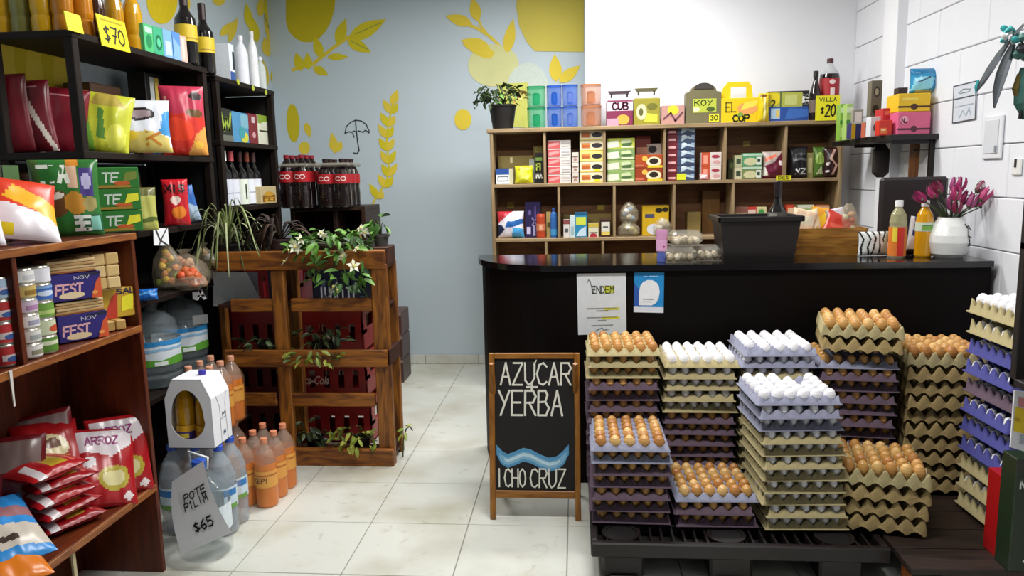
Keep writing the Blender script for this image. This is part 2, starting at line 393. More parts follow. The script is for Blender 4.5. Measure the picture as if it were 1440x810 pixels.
# right wall of painted blocks
wr = struct(MB().box(XR + .008, XR + .2, YF, YB + .15, 0, CEIL, MORTAR).obj('wall_right'))
BH, BL, jt = .245, .5, .0022
bme = MB().box(0, .02, -BL / 2 + jt, BL / 2 - jt, jt, BH - jt, PAINT_BLOCK, .004).mesh('block')
hme = MB().box(0, .02, -BL / 4 + jt, BL / 4 - jt, jt, BH - jt, PAINT_BLOCK, .004).mesh('block')
for r in range(13):
    z = r * BH - .06
    for c in range(-1, 9):
        y = YW - BL / 2 - c * BL - (BL / 2 if r % 2 else 0)
        if y + BL / 2 > YW + .3 or z + BH > CEIL + .1: continue
        if y + BL / 2 > YW: y -= 0; link('block', hme, wr, (XR - .01, y - BL / 4, z)); continue
        link('block', bme, wr, (XR - .01, y, z))
pil = struct(MB().box(XR - .07, XR + .02, 4.78, 4.98, 0, CEIL, PAINT_WHITE, .004).obj('trim_1'))
# ceiling (room left open behind the camera to let the world fill in)
ce = struct(MB().box(XL - .15, XR + .2, YF, YB + .15, CEIL, CEIL + .15, CEILP).obj('ceiling'))
# tiled skirting on the back wall
bb = struct(MB().box(XL, .075, YB - .008, YB + .001, 0, .075, M('#8d8a80', .8)).obj('baseboard_back'))
for i in range(6):
    xa = .07 - (i + 1) * T; MB().box(max(xa + .002, XL), .07 - i * T - .002, YB - .016, YB - .006, .002, .078, TILE, .0015).obj('tile', bb)
# ceiling lamps
for (lx, ly, sx, sy, w) in LAMPS:
    lamp = empty('ceiling_lamp', (lx, ly, CEIL))
    tag(lamp, {52: 'long white ceiling lamp above the counter', 54: 'long white ceiling lamp above the egg pallet', 34: 'added white ceiling lamp brightening the aisle by the pallet shelf'}[w], 'lamp')
    MB().box(-sx / 2, sx / 2, -sy / 2, sy / 2, -.05, 0, WHITE, .006).obj('housing', lamp)
    em, nt, b = new_mat('lamp_diffuser'); b.inputs['Base Color'].default_value = (1, 1, 1, 1); b.inputs['Emission Color'].default_value = (1, .98, .95, 1); b.inputs['Emission Strength'].default_value = 4
    nz = nt.nodes.new('ShaderNodeTexNoise'); nt.links.new(nz.outputs['Fac'], b.inputs['Roughness'])
    MB().box(-sx / 2 + .03, sx / 2 - .03, -sy / 2 + .03, sy / 2 - .03, -.062, -.05, em).obj('diffuser', lamp)
    ld = bpy.data.lights.new('lamp_light', 'AREA'); ld.shape = 'RECTANGLE'; ld.size = sx; ld.size_y = sy; ld.energy = w; ld.color = (1, .985, .96)
    lo = bpy.data.objects.new('lamp_light', ld); COL.objects.link(lo); lo.parent = lamp; lo.location = (0, 0, -.07)
# ------------------------------------------------------------------ mural painted on the two grey walls (flat paint, outlines in wall coordinates)
MY = M('#d8c81a', .7, .12, 6); MY2 = M('#e2c93a', .7, .1, 6); MY3 = M('#cbb90c', .7, .08, 4); MPALE = M('#d6d69a', .8, .12, 5); MLINE = M('#8f9a45', .7); INK = M('#26292e', .6)
_lay = [0]
def layer(k): _lay[0] += 1; return .0004 + .001 * k + .00002 * _lay[0]
def on_back(pts, mat, name='mural_shape', lay=1):
    e = layer(lay); vs = [at(x, y, Y=YB - e) for x, y in pts]
    return MB().add(vs, [list(range(len(vs)))], mat).obj(name, wb)
def on_left(pts, mat, name='mural_shape', lay=1):
    e = layer(lay); vs = [at(x, y, X=XL + e) for x, y in pts]
    return MB().add(vs, [list(range(len(vs)))], mat).obj(name, wl)
def ell(cx, cy, rx, ry, a=0, n=22):
    c, s = math.cos(a), math.sin(a)
    return [(cx + rx * math.cos(t) * c - ry * math.sin(t) * s, cy + rx * math.cos(t) * s + ry * math.sin(t) * c) for t in [2 * PI * i / n for i in range(n)]]
def leaf(x0, y0, x1, y1, w):
    """pointed leaf from stem point to tip"""
    dx, dy = x1 - x0, y1 - y0; l = math.hypot(dx, dy); nx, ny = -dy / l, dx / l
    up = [(x0 + dx * t + nx * w * math.sin(PI * t ** .8), y0 + dy * t + ny * w * math.sin(PI * t ** .8)) for t in [i / 8 for i in range(9)]]
    dn = [(x0 + dx * t - nx * w * math.sin(PI * t ** .8), y0 + dy * t - ny * w * math.sin(PI * t ** .8)) for t in [i / 8 for i in range(8, -1, -1)]]
    return up + dn[1:-1]
def stem(fn, pts, w, mat, lay=1):
    for q in ribbon(pts, w): fn(q, mat, 'mural_stem', lay)
def cut(pts, xmax=None, xmin=None):
    return [(min(x, xmax) if xmax else x, y) for x, y in pts] if xmin is None else [(max(x, xmin), y) for x, y in pts]
# big fruit by the left corner: partly on each wall
on_back(cut(ell(432, -6, 40, 66), xmin=402), MY3, 'mural_fruit')
on_left(cut(ell(432, -6, 44, 66), 399), MY3, 'mural_fruit')
stem(on_back, [(412, 98), (440, 90), (470, 66), (490, 52), (512, 50)], 5, MY2)
for a in [(490, 55, 543, 27, 11), (488, 56, 522, 74, 8), (474, 62, 486, 26, 8), (452, 82, 442, 50, 7), (460, 80, 490, 80, 5), (440, 94, 462, 106, 6), (434, 98, 432, 74, 6), (424, 100, 416, 74, 7)]:
    on_back(leaf(*a), MY, 'mural_leaf', 2)
stem(on_back, [(500, 48), (536, 32)], 1.2, MLINE, 3); stem(on_back, [(494, 58), (518, 70)], 1.2, MLINE, 3)
for a in [(395, 108, 391, 74, 6), (372, 20, 396, 100, 6), (378, 80, 372, 52, 7), (374, 125, 370, 84, 6), (386, 45, 380, 12, 6), (366, 24, 368, -6, 6), (392, 50, 394, 10, 5)]:
    on_left(leaf(*a), MY2, 'mural_leaf', 2)
for a in [(362, 60, 352, 20, 7), (352, 40, 346, 4, 6), (384, 118, 388, 88, 5), (380, 30, 374, -8, 7), (360, 100, 350, 74, 6), (390, 70, 384, 44, 5)]: on_left(leaf(*a), MY, 'mural_leaf', 2)
stem(on_left, [(384, 10), (392, 50), (397, 110)], 1.6, MLINE, 3); stem(on_left, [(372, 22), (386, 62), (396, 100)], 1.4, MLINE, 3)
on_back(ell(412, 173, 9, 27, -.06), MY3, 'mural_fruit'); on_back(leaf(430, 172, 436, 194, 5), MY2, 'mural_leaf')
on_left(leaf(396, 205, 402, 245, 4), MPALE, 'mural_leaf')
on_left(ell(228, -2, 22, 36), M('#e2c800', .7), 'mural_fruit'); on_left(ell(308, -2, 9, 10), MY2, 'mural_fruit')
stem(on_left, [(266, -2), (264, 30), (260, 60)], 3, MY2)
for a in [(266, 0, 258, 20, 5), (263, 26, 254, 40, 5), (262, 44, 272, 58, 5), (310, 50, 330, 30, 6), (322, 60, 334, 24, 5)]: on_left(leaf(*a), MY2, 'mural_leaf', 2)
for k, (a, b) in enumerate([(8, 60), (28, 70), (46, 92), (66, 70), (84, 96)]):
    on_left(leaf(a, b - 50, a + 8, b + 90, 12), MY3 if k % 2 else MY2, 'mural_leaf', 2)
on_left(ell(20, 90, 46, 70), MPALE, 'mural_fruit')
for p in [leaf(472, 216, 466, 186, 6), leaf(474, 214, 480, 198, 5), leaf(470, 206, 462, 204, 4)]: on_back(p, MY2, 'mural_leaf')
on_back(ell(428, 208, 8, 9), MY2, 'mural_fruit')
# wheat ear
ear = [(556, 132), (551, 152), (547, 170), (544, 186), (544, 204), (546, 222), (547, 240), (543, 256), (533, 272), (524, 286)]
stem(on_back, ear, 2.5, MY, 1)
for i, (x, y) in enumerate(ear[1:-1]):
    a = [.25, .2, .12, .05, 0, -.05, .1, .5][i]; c, s = math.cos(a), math.sin(a)
    for sg in (-1, 1):
        tip = (x + sg * 11 * c - (-9) * s * -1, y - 10 * c + sg * 11 * s); on_back(leaf(x, y + 8, tip[0], tip[1], 5), MY if (i + (sg > 0)) % 2 else MY2, 'mural_grain', 2)
on_back(leaf(551, 148, 559, 126, 6), MY2, 'mural_grain', 2)
# umbrella drawing
stem(on_back, [(485, 188), (487, 178), (493, 172), (500, 169), (508, 170), (515, 175), (519, 184), (519, 187)], 1.4, INK)
stem(on_back, [(485, 188), (490, 185), (494, 186), (498, 184), (501, 186), (505, 184), (510, 186), (514, 183), (519, 187)], 1.3, INK)
stem(on_back, [(500, 169), (501, 184), (503, 200), (505, 212), (502, 216), (497, 215)], 1.6, INK); stem(on_back, [(496, 187), (498, 193)], 1.3, INK)
# right hand branch and big fruit cut by the white wall
stem(on_back, [(640, 28), (672, 40), (690, 52), (706, 68)], 4, MY2); stem(on_back, [(664, -4), (676, 36), (690, 54)], 3, MY2)
for a in [(664, 34, 626, 22, 8), (672, 30, 664, -4, 8), (690, 70, 648, 56, 10), (700, 80, 650, 62, 8), (712, 76, 722, 26, 8)]: on_back(leaf(*a), MY2, 'mural_leaf', 2)
on_back(ell(694, 92, 36, 30), MPALE, 'mural_fruit', 1); on_back(ell(742, 128, 30, 40), M('#cfdad0', .8), 'mural_fruit', 1)
for a in [(700, 72, 706, 100, 12), (716, 74, 690, 96, 12)]: on_back(leaf(*a), MPALE, 'mural_leaf', 3)
on_back([(821, -30), (821, 73)] + [(752, 72), (740, 58), (730, 36), (726, 10), (728, -20)], M('#cfc050', .7, .06, 3), 'mural_fruit', 2)
on_back(leaf(782, 115, 780, 76, 9), MY2, 'mural_leaf'); on_back(leaf(786, 116, 816, 92, 8), MY2, 'mural_leaf')
on_back(ell(651, 168, 12, 15), MY2, 'mural_fruit')
on_back([(700, 118), (742, 116), (746, 180), (704, 178)], M('#d3d66a', .7), 'mural_leaf', 1)
# ================================================================== the black counter
CT, CY = 1.12, 3.62          # top height, front plane
CNT = M('#0a0605', .55, .2, 8, spec=.12); CTOP = M('#120e10', .12, .2, 6, spec=.6)
counter = tag(empty('shop_counter', (.7, 4.0, 0)), 'long black shop counter with a rounded left end', 'counter')
def counter_outline(inset):
    xl = at(676, 500, Y=4.1).x + inset; pts = []
    xr = 1.93
    R = .40
    for i in range(13):
        a = PI * i / 24   # from the left end round to the front
        pts.append((xl + R * (1 - math.cos(a)) * 1.25, CY + inset + .52 - .52 * math.sin(a)))
    pts += [(xr, CY + inset), (xr, 4.16 - inset), (xl, 4.16 - inset)]
    return [(x - .7, y - 4.0) for x, y in pts]
MB().prism(counter_outline(.02), 0, CT - .03, CNT, smooth=False).obj('body', counter)
MB().prism(counter_outline(0), CT - .03, CT, CTOP).obj('worktop', counter)
# ================================================================== black racks on the left wall
RX, RB = -2.05, -2.43
RACK = M('#1c130f', .6, .25, 12, spec=.2, bump=.2); RACKB = M('#0c0a0a', .6)
def rack(name, label, y0, y1, shelves, top, panel, sides=()):
    t = tag(empty(name, ((RX + RB) / 2, (y0 + y1) / 2, 0)), label, 'shelving rack'); ox, oy = (RX + RB) / 2, (y0 + y1) / 2
    for x in (RX - .02, RB + .02):
        for y in (y0 + .02, y1 - .02):
            MB().box(x - .02 - ox, x + .02 - ox, y - .02 - oy, y + .02 - oy, 0, top - .002, RACK, .003).obj('post', t)
    for z in shelves:
        MB().box(RB - ox, RX + .004 - ox, y0 - .004 - oy, y1 + .004 - oy, z - .03, z, RACK, .003).obj('shelf_board', t)
    for (za, zb) in panel:
        MB().box(RB - .012 - ox, RB - ox, y0 - oy, y1 - oy, za, zb, RACKB).obj('back_panel', t)
    for (yy, za, zb) in sides:
        MB().box(RB - ox, RX - .03 - ox, yy - oy, yy + .012 - oy, za, zb, RACKB).obj('side_panel', t)
    return t
rack('storage_rack', 'black open rack holding oil bottles, snack bags and water jugs', 3.01, 4.14, (.08, .53, 1.01, 1.34, 1.70, 2.19), 2.19, [(.08, 1.66)], [(4.125, .08, 2.16)])
rack('storage_rack', 'narrow black rack with wine bottles beside the mural corner', 4.25, 5.08, (.08, .6, 1.05, 1.41, 1.80, 2.165), 2.165, [(.08, 2.13)], [(4.25, .08, 2.13), (5.066, .08, 2.13)])
def mx_loc(p, dz=0): return (p.x, p.y, p.z + dz)
OIL = [(.040, 0), (.043, .01), (.043, .05), (.039, .07), (.043, .09), (.043, .16), (.036, .20), (.016, .235), (.014, .27)]
def oilb(label, px, py, X=None, Y=None, col='#c9930a', k=1.0, cap='#e8d020', name='oil_bottle', lab=None, z=2.19):
    p = at(px, py, X=X, Y=Y); prof = [(r * k, h * k * 1.1) for r, h in OIL]
    return bottle(name, label, 'bottle', (p.x, p.y, z), prof, M(col, .12, .15, 12, coat=.3), 16, 'bottles on the top rack shelf', (.018 * k, .29 * k, .32 * k, cap), (.10 * k, .165 * k, .0475 * k, lab) if lab else None)
oilb('yellow oil bottle at the far left of the top rack shelf', 6, 30, Y=3.10, col='#d9a406')
oilb('olive grey glass jar between two yellow oil bottles on the top rack', 31, 30, Y=3.10, col='#7d7a3c', cap='#6b6a50', name='glass_jar')
oilb('yellow oil bottle right of the olive grey jar', 60, 30, Y=3.10, col='#d2a008')
oilb('amber oil bottle behind the small blank yellow card', 89, 30, Y=3.12, col='#b97510')
oilb('orange amber oil bottle between the two yellow cards', 117, 30, X=-2.13, col='#c47c12')
oilb('dark brown bottle left of the yellow 70 price card', 137, 32, X=-2.14, col='#3a1a0c', k=.85, cap='#201010', name='sauce_bottle')
oilb('amber oil bottle partly behind the yellow 70 price card', 162, 40, X=-2.16, col='#c08a10')
oilb('tall amber oil bottle with white cap beside the green cartons', 188, 45, X=-2.12, col='#cf9a10', cap='#f0f0ee')
oilb('clear pale bottle in the second row behind the 70 price card', 168, 30, X=-2.32, col='#b9c0ae', cap='#3c6a80', name='water_bottle')
# yellow price cards on the shelf edge
YEL = '#f0e21c'
def card(label, px, w, h, txt, X=-2.035, rz=PI / 2, z=2.17, tilt=.12, py=40):
    p = at(px, py, X=X)
    o = carton('price_card', label, 'price card', (X, p.y, z), (w, .004, h), YEL, [('t', txt, .5, .42, .5, '#222018', .7, .13, .04), ('r', .1, .84, .9, .9, '#b8a814')] if txt else (), rz, 'yellow price cards on the racks')
    o.rotation_euler = (-tilt, 0, rz); return o
card('small blank yellow card at the corner of the top rack shelf', 106, .10, .075, '', z=2.18)
card('large yellow price card reading 70 under the oil bottles', 161, .21, .135, '$70', z=2.155)
def rack_carton(label, px0, px1, pyt, X, z, col, elems, depth=.1, group=None, name='drink_carton', cat='carton', gloss=.4):
    a, b = at(px0, pyt, X=X), at(px1, pyt, X=X); m = at((px0 + px1) / 2, pyt, X=X)
    return carton(name, label, cat, (X - depth / 2, (a.y + b.y) / 2, z), (b.y - a.y - .004, depth, max(.04, m.z - z)), col, elems, PI / 2, group, gloss=gloss)
gr = 'cartons on the top rack shelf'
rack_carton('bright green drink carton beside the amber bottle with white cap', 201, 214, 34, -2.06, 2.19, '#4fc07a', [('r', .1, .7, .9, .9, '#bfe8d0'), ('e', .5, .4, .3, .25, '#1f8a55')], .1, gr)
rack_carton('green drink carton with a dark ring next to the blue carton', 214.5, 228, 38, -2.06, 2.19, '#3fb284', [('e', .5, .45, .33, .28, '#0f7048'), ('e', .5, .45, .2, .16, '#58c89a')], .1, gr)
rack_carton('pale blue drink carton with white panel', 228.5, 241, 42, -2.06, 2.19, '#7fb4e6', [('r', .15, .1, .85, .6, '#c3dcf4')], .1, gr)
rack_carton('blue rounded drink carton left of the pink cartons', 241.5, 252.5, 45, -2.06, 2.19, '#5a92dc', [('p', [(0, 0), (1, 0), (1, .5), (0, .8)], '#8ab6ec')], .1, gr)
rack_carton('pale pink carton beside the blue one', 253, 265, 51, -2.06, 2.19, '#e0bdb0', [('r', .1, .1, .4, .9, '#efd6cc')], .1, gr)
rack_carton('salmon pink carton touching the wine bottle', 265.5, 273, 56, -2.06, 2.19, '#d7a592', [('r', .5, .1, .8, .9, '#e8c6b8')], .1, gr)
WINE = [(.044, 0), (.047, .008), (.047, .20), (.044, .235), (.022, .275), (.0165, .30), (.0165, .385)]
wg = M('#0a0607', .08, .1, 10, coat=.5)
for px, k, lab in ((287, 1.02, 'taller dark wine bottle with yellow label on top of the racks'), (307, .98, 'dark wine bottle with yellow label, right one on top of the racks')):
    p = at(px, 100, X=-2.00)
    bottle('wine_bottle', lab, 'bottle', (-2.085, p.y + (.0 if px < 300 else .03), 2.19 if px < 300 else 2.167), [(r * k * 1.18, z * k) for r, z in WINE], wg, 18, 'wine bottles on top of the racks', (.0215 * k, .30 * k, .392 * k, '#2a1216'), (.115 * k, .20 * k, .0570 * k, '#d8bb2a', [('r', .2, .15, .8, .22, '#a88a1a')]), rz=PI / 2 - .5)
rack_carton('white and blue tea carton right of the wine bottles', 321, 328, 62, -2.07, 2.167, '#e6ecf4', [('r', 0, 0, 1, .25, '#31549c'), ('r', .6, .3, 1, .8, '#24303a')], .1)
for i, (px, top, w, lab) in enumerate(((337, 50, .042, 'wide white bottle on the narrow rack top'), (353, 44, .032, 'slim tall white bottle on the narrow rack top'), (365, 80, .034, 'translucent pale bottle at the end of the narrow rack top'))):
    p = at(px, top, X=-2.11); h = p.z - 2.167
    bottle('white_bottle', lab, 'bottle', (-2.11, p.y, 2.167), [(w * .95, 0), (w, .01), (w, h * .62), (w * .8, h * .74), (w * .36, h * .86), (w * .36, h * .92)], ['#e9ecf6', '#f2f4fb', '#c9d2d0'][i], 14, 'white bottles on the narrow rack top', (w * .42, h * .9, h, '#e8e8ee'))
for i, (px, py) in enumerate(((337, 115), (358, 124), (376, 130))):
    p = at(px, py, X=-2.03)
    tag(MB().lathe([(.017, -.002), (.017, .002)], 14, M('#b9c23c', .5)).obj('round_price_tag', None, (p.x - .01, p.y, p.z), rot=(0, PI / 2, 0)), ['round yellow green tag under the wide white bottle', 'round yellow green tag under the slim white bottle', 'round yellow green tag at the far end of the rack edge'][i], 'price tag', 'round tags on the rack edge')
# ---- snack bags on the upper rack shelf
def rpouch(label, px, py, X, z, w, h, t, col, el=(), rz=.9, lean=.12, seed=0, name='snack_bag', cat='bag', group=None, Y=None, roll=0):
    p = at(px, py, X=X, Y=Y)
    return pouch(name, label, cat, (p.x, p.y, z + .004), (w, h, t), col, el, rz, group, seed, rot=(-lean, roll, rz))
redel = [('p', [(.02, 1), (.16, 1), (.30, .25), (.14, .2)], '#dcc9b8'), ('p', [(.45, .8), (.55, .85), (1, .0), (.9, 0)], '#e6d8cc'), ('r', .3, .88, .8, .91, '#c98a90')]
rpouch('dark red snack bag with cream stripe leaning at the rack end, leftmost', 14, 205, None, 1.70, .20, .33, .06, '#6e1420', [('p', [(.05, 1), (.2, 1), (.3, 0), (.15, 0)], '#d8cdb8')], .35, .08, 3, Y=3.06, roll=-.06)
rpouch('dark red snack bag with a cream stripe in the middle of three', 46, 207, None, 1.70, .21, .31, .07, '#701523', redel, .40, .10, 4, Y=3.12, roll=-.08)
rpouch('dark red shiny snack bag touching the rack post', 78, 200, None, 1.70, .25, .29, .08, '#7c1828', [('p', [(.0, .95), (.1, 1), (.5, 0), (.36, 0)], '#e4d4c8'), ('r', .3, .86, .9, .89, '#d08a90'), ('r', .8, .1, .95, .5, '#c76a78')], .42, .12, 5, Y=3.19, roll=.10)
rpouch('yellow and green snack bag behind the rack post', 143, 212, -2.15, 1.70, .22, .28, .09, '#c8cc3a', [('p', [(0, 0), (.4, 0), (.15, .6), (0, .7)], '#7db640'), ('e', .75, .25, .2, .22, '#e6e65a'), ('p', [(.2, .75), (.9, .75), (.6, 1), (.3, 1)], '#b9a44a'), ('p', [(.4, .2), (.55, .2), (.45, .7), (.35, .7)], '#5c8a3a')], .45, .25, 6, roll=.16)
rpouch('white snack bag with dark oval window and yellow chips', 198, 215, -2.04, 1.70, .28, .25, .09, '#e4e8f2', [('e', .52, .70, .26, .13, '#241a1e'), ('e', .52, .70, .20, .08, '#9a868c'), ('p', [(0, 0), (1, 0), (.95, .3), (.6, .38), (.2, .3)], '#d9c46a'), ('e', .35, .3, .14, .1, '#e9c93a'), ('p', [(.82, .35), (1, .3), (1, .8), (.9, .75)], '#3f93d2'), ('p', [(0, .1), (.3, .1), (.3, .3), (0, .45)], '#b9cdbd'), ('t', 'K', .72, .24, .22, '#c87f28', .2)], .5, .18, 7)
rack_carton('black carton with white and yellow stripes behind the white snack bag', 203, 226, 103, -2.24, 1.70, '#120e10', [('r', .25, .55, .5, .95, '#d9e2de'), ('r', .55, .55, .8, .95, '#e3c95c'), ('r', .1, .48, .9, .52, '#c9b2b8')], .1, name='tea_box')
rpouch('red and orange snack bag with heart shape at the rack shelf end', 262, 214, -2.06, 1.70, .22, .36, .09, '#d8362a', [('p', [(0, .62), (1, .55), (1, 1), (0, 1)], '#c23a55'), ('e', .3, .38, .24, .17, '#ef4a30'), ('e', .5, .34, .22, .15, '#ee4628'), ('p', [(.55, .0), (1, 0), (1, .42), (.75, .3)], '#e8a24e'), ('e', .8, .14, .1, .06, '#f0c04a'), ('e', .8, .85, .15, .06, '#2a1518'), ('r', .1, .42, .16, .85, '#f3b0a0'), ('e', .75, .6, .2, .06, '#6a4a22')], .55, .05, 8)
rpouch('silver white snack bag squeezed behind the red heart bag', 240, 210, -2.14, 1.70, .11, .26, .06, '#b9bcca', [('r', 0, .6, 1, 1, '#b0344e')], .5, .05, 9)
rpouch('pink and blue snack bag between the white and red bags', 222, 205, -2.20, 1.70, .15, .20, .06, '#a83d6a', [('p', [(.3, 0), (1, 0), (1, .6), (.4, .6)], '#3f83c0')], .5, .1, 10)
for i, c in enumerate(('#5a3a16', '#64421c', '#4c3014')):
    carton('cardboard_box', ['brown cardboard box at the left end of the rack shelf behind green packs', 'brown cardboard box in the middle behind the green cookie packs', 'brown cardboard box beside the rack post behind green packs'][i], 'box', (-2.31, 3.16 + i * .215, 1.34), (.20, .18, .28), c, [('r', .0, .46, 1, .54, '#7a5a30')], PI / 2, 'cardboard boxes on the rack')
carton('cardboard_box', 'dark brown box behind the yellow green snack bag', 'box', (-2.345, 3.56, 1.70), (.24, .14, .34), '#4a2d12', [('r', 0, .45, 1, .55, '#6a4420')], PI / 2, 'cardboard boxes on the rack')
rpouch('pale yellow green bag tucked beside the green box stack', 199, 322, -2.02, 1.34, .15, .20, .06, '#b6b75e', [('p', [(0, .15), (1, .2), (1, .3), (0, .25)], '#5a6a2c'), ('r', 0, .8, 1, 1, '#6a6a3a')], .6, .1, 11)
rpouch('red biscuit bag with orange biscuit on the dark rack shelf', 250, 315, -2.05, 1.34, .125, .235, .06, '#c9202c', [('e', .6, .28, .28, .14, '#e8842a'), ('e', .5, .55, .2, .09, '#f0d8cc'), ('t', 'MIS', .5, .80, .14, '#1a1015', .7, .3), ('r', 0, .68, 1, .71, '#a01420')], .5, .06, 12)
rpouch('blue bag leaning behind the red biscuit bag', 268, 315, -2.12, 1.34, .12, .20, .05, '#2f66b4', [('p', [(.3, 0), (1, 0), (1, .4), (.6, .5)], '#9fb6cc')], .5, .1, 13, roll=-.18)
# ---- netted produce on the black rack shelf
def netbag(label, px, py, z, w, h, n, cols, seed, dx=0, film=.22, tilt=0, X=-2.13):
    p = at(px, py, X=X); r = random.Random(seed); root = tag(empty('produce_bag', (p.x + dx, p.y, z)), label, 'bag of produce', 'produce bags on the rack shelf')
    mb = MB().lathe([(w * .30, 0), (w * .48, .02), (w * .52, h * .3), (w * .44, h * .6), (w * .2, h * .82), (w * .08, h * .9), (w * .16, h)], 14, glassy('clear_bag_film', '#c9bda6', .2, film), sy=.75); mb.obj('clear_bag', root)
    s = .021 if n > 12 else .03
    me = {c: MB().lathe([(.003, 0), (s * .8, s * .3), (s, s * .8), (s * .75, s * 1.4), (.004, s * 1.85)], 9, M(c, .5, .2, 40)).mesh('bulb') for c in cols}
    for i in range(n):
        a = r.uniform(0, 2 * PI); v = (i + .3) / n; q = (w * .40 * (1 - .75 * v)) * r.uniform(.4, 1)
        b = link('bulb', me[cols[i % len(cols)]], root, (q * math.cos(a), q * .7 * math.sin(a), .005 + v * h * .66), rot=(r.uniform(-.6, .6), r.uniform(-.6, .6), r.uniform(0, 6)))
    return root
netbag('clear bag of yellow and green peppers on the rack shelf', 236, 380, 1.01, .16, .27, 16, ['#d9b23a', '#9ab03a', '#d88a4a'], 1)
netbag('clear bag of pink garlic and shallots on the rack shelf', 250, 402, 1.01, .26, .20, 26, ['#d49a78', '#c98466', '#e0b48e'], 2, .05)
netbag('orange bag of tomatoes at the front of the rack shelf', 238, 413, 1.01, .19, .10, 10, ['#d5562a', '#c8602e'], 3, .11)
netbag('clear bag with a pale brown loaf at the end of the rack shelf', 284, 395, 1.01, .19, .21, 8, ['#a8885a', '#9a7a4e', '#c8c8c0'], 4, .02)
rpouch('small blue packet at the left of the produce bags', 206, 418, -2.03, 1.01, .10, .055, .05, '#1f63b8', [('r', 0, .4, 1, .6, '#5aa8e8')], .5, .4, 14)
def flatcard(name, label, cat, pts, X=None, Y=None, col='#e8ecf0', el=None, t=.003, behind=-1):
    """a flat sheet whose corners (tl,tr,br,bl) lie on the plane X= or Y="""
    q = [at(a, b, X=X, Y=Y) for a, b in pts]; c = sum(q, Vector()) / 4
    n = Vector((behind, 0, 0)) if X is not None else Vector((0, 1, 0)); nn = n * t
    vs = [v - c for v in q] + [v - c + nn for v in q]
    o = tag(MB().add(vs, [(0, 3, 2, 1), (4, 5, 6, 7), (0, 1, 5, 4), (1, 2, 6, 5), (2, 3, 7, 6), (3, 0, 4, 7)], M(col, .6)).obj(name, None, c), label, cat)
    if el:
        mb = MB(); lay = 0; last = None
        for poly, cc in shapes(el, 1, 1):
            if cc != last: lay += 1; last = cc
            w = []
            for (x, y) in poly:
                u = x + .5; top = vs[0].lerp(vs[1], u); bot = vs[3].lerp(vs[2], u); w.append(bot.lerp(top, y) - n * (.0008 + .0003 * lay))
            mb.add(w, [list(range(len(w)))], M(cc, .6) if isinstance(cc, str) else cc)
        mb.obj('printed_front', o)
    return o
flatcard('shelf_label', 'white label with dark scribble on the rack above the pepper bag', 'label', [(216, 321), (236, 321), (238, 345), (217, 345)], X=-2.028, el=[('l', [(.1, 1), (.4, .3), (.9, 0)], .1, '#333'), ('l', [(.9, 1), (.5, .4), (.3, 0)], .08, '#444')])
flatcard('shelf_label', 'black and white label on the rack edge under the produce', 'label', [(270, 410), (292, 406), (293, 420), (271, 422)], X=-2.028, col='#15151a', el=[('t', 'A', .5, .5, .9, '#f0f0f0', .5, .25), ('r', 0, .1, .3, .9, '#b8bcc0')])
flatcard('shelf_label', 'plain grey tag below the black and white label', 'label', [(271, 444), (292, 442), (293, 454), (272, 457)], X=-2.028, col='#8d8f92')
# ---- water jugs
JUG = [(.085, 0), (.098, .012), (.100, .05), (.094, .062), (.100, .075), (.100, .20), (.094, .212), (.098, .225), (.088, .27), (.05, .305), (.024, .315), (.022, .34)]
JUGM = glassy('clear_jug_plastic', '#b9c6cc', .08, .14)
def jug(label, loc, k=1.0, cap='#2456b8', rz=0, handle=True, dim=False):
    o = bottle('water_jug', label, 'water jug', loc, [(r * k, z * k) for r, z in JUG], JUGM, 22, 'large water jugs', (.026 * k, .33 * k, .365 * k, cap), (.10 * k, .20 * k, .1008 * k, '#dfeaf2', [('p', [(0, .7), (.5, .82), (1, .75), (1, 1), (0, 1)], '#2f8ed0'), ('p', [(0, 0), (1, 0), (1, .28), (.7, .34), (.5, .22), (.3, .3), (0, .18)], '#62a83a'), ('p', [(.1, .45), (.5, .62), (.9, .6), (.9, .68), (.5, .72), (.1, .6)], '#8fc0e4'), ('r', .42, .02, .58, .18, '#e8f0f0')]), rz)
    MB().lathe([(.09 * k, .01), (.095 * k, .05), (.095 * k, .22), (.085 * k, .25 * k)], 18, glassy('still_water', '#9db4bc', .05, .07)).obj('water', o)
    if handle: MB().tube([(-.05 * k, 0, .34 * k), (-.06 * k, 0, .385 * k), (.06 * k, 0, .385 * k), (.05 * k, 0, .34 * k)], .005, 6, M('#dfe6ea', .4)).obj('handle', o)
    return o
for px, lab, k, xx in ((222, 'water jug half hidden behind the brown cabinet side', 1.25, -2.16), (262, 'water jug with mountain label on the lower rack shelf', 1.3, -2.17)):
    p = at(px, 540, X=xx); jug(lab, (xx, p.y, .53), k, '#3a3f48', .75, handle=False)
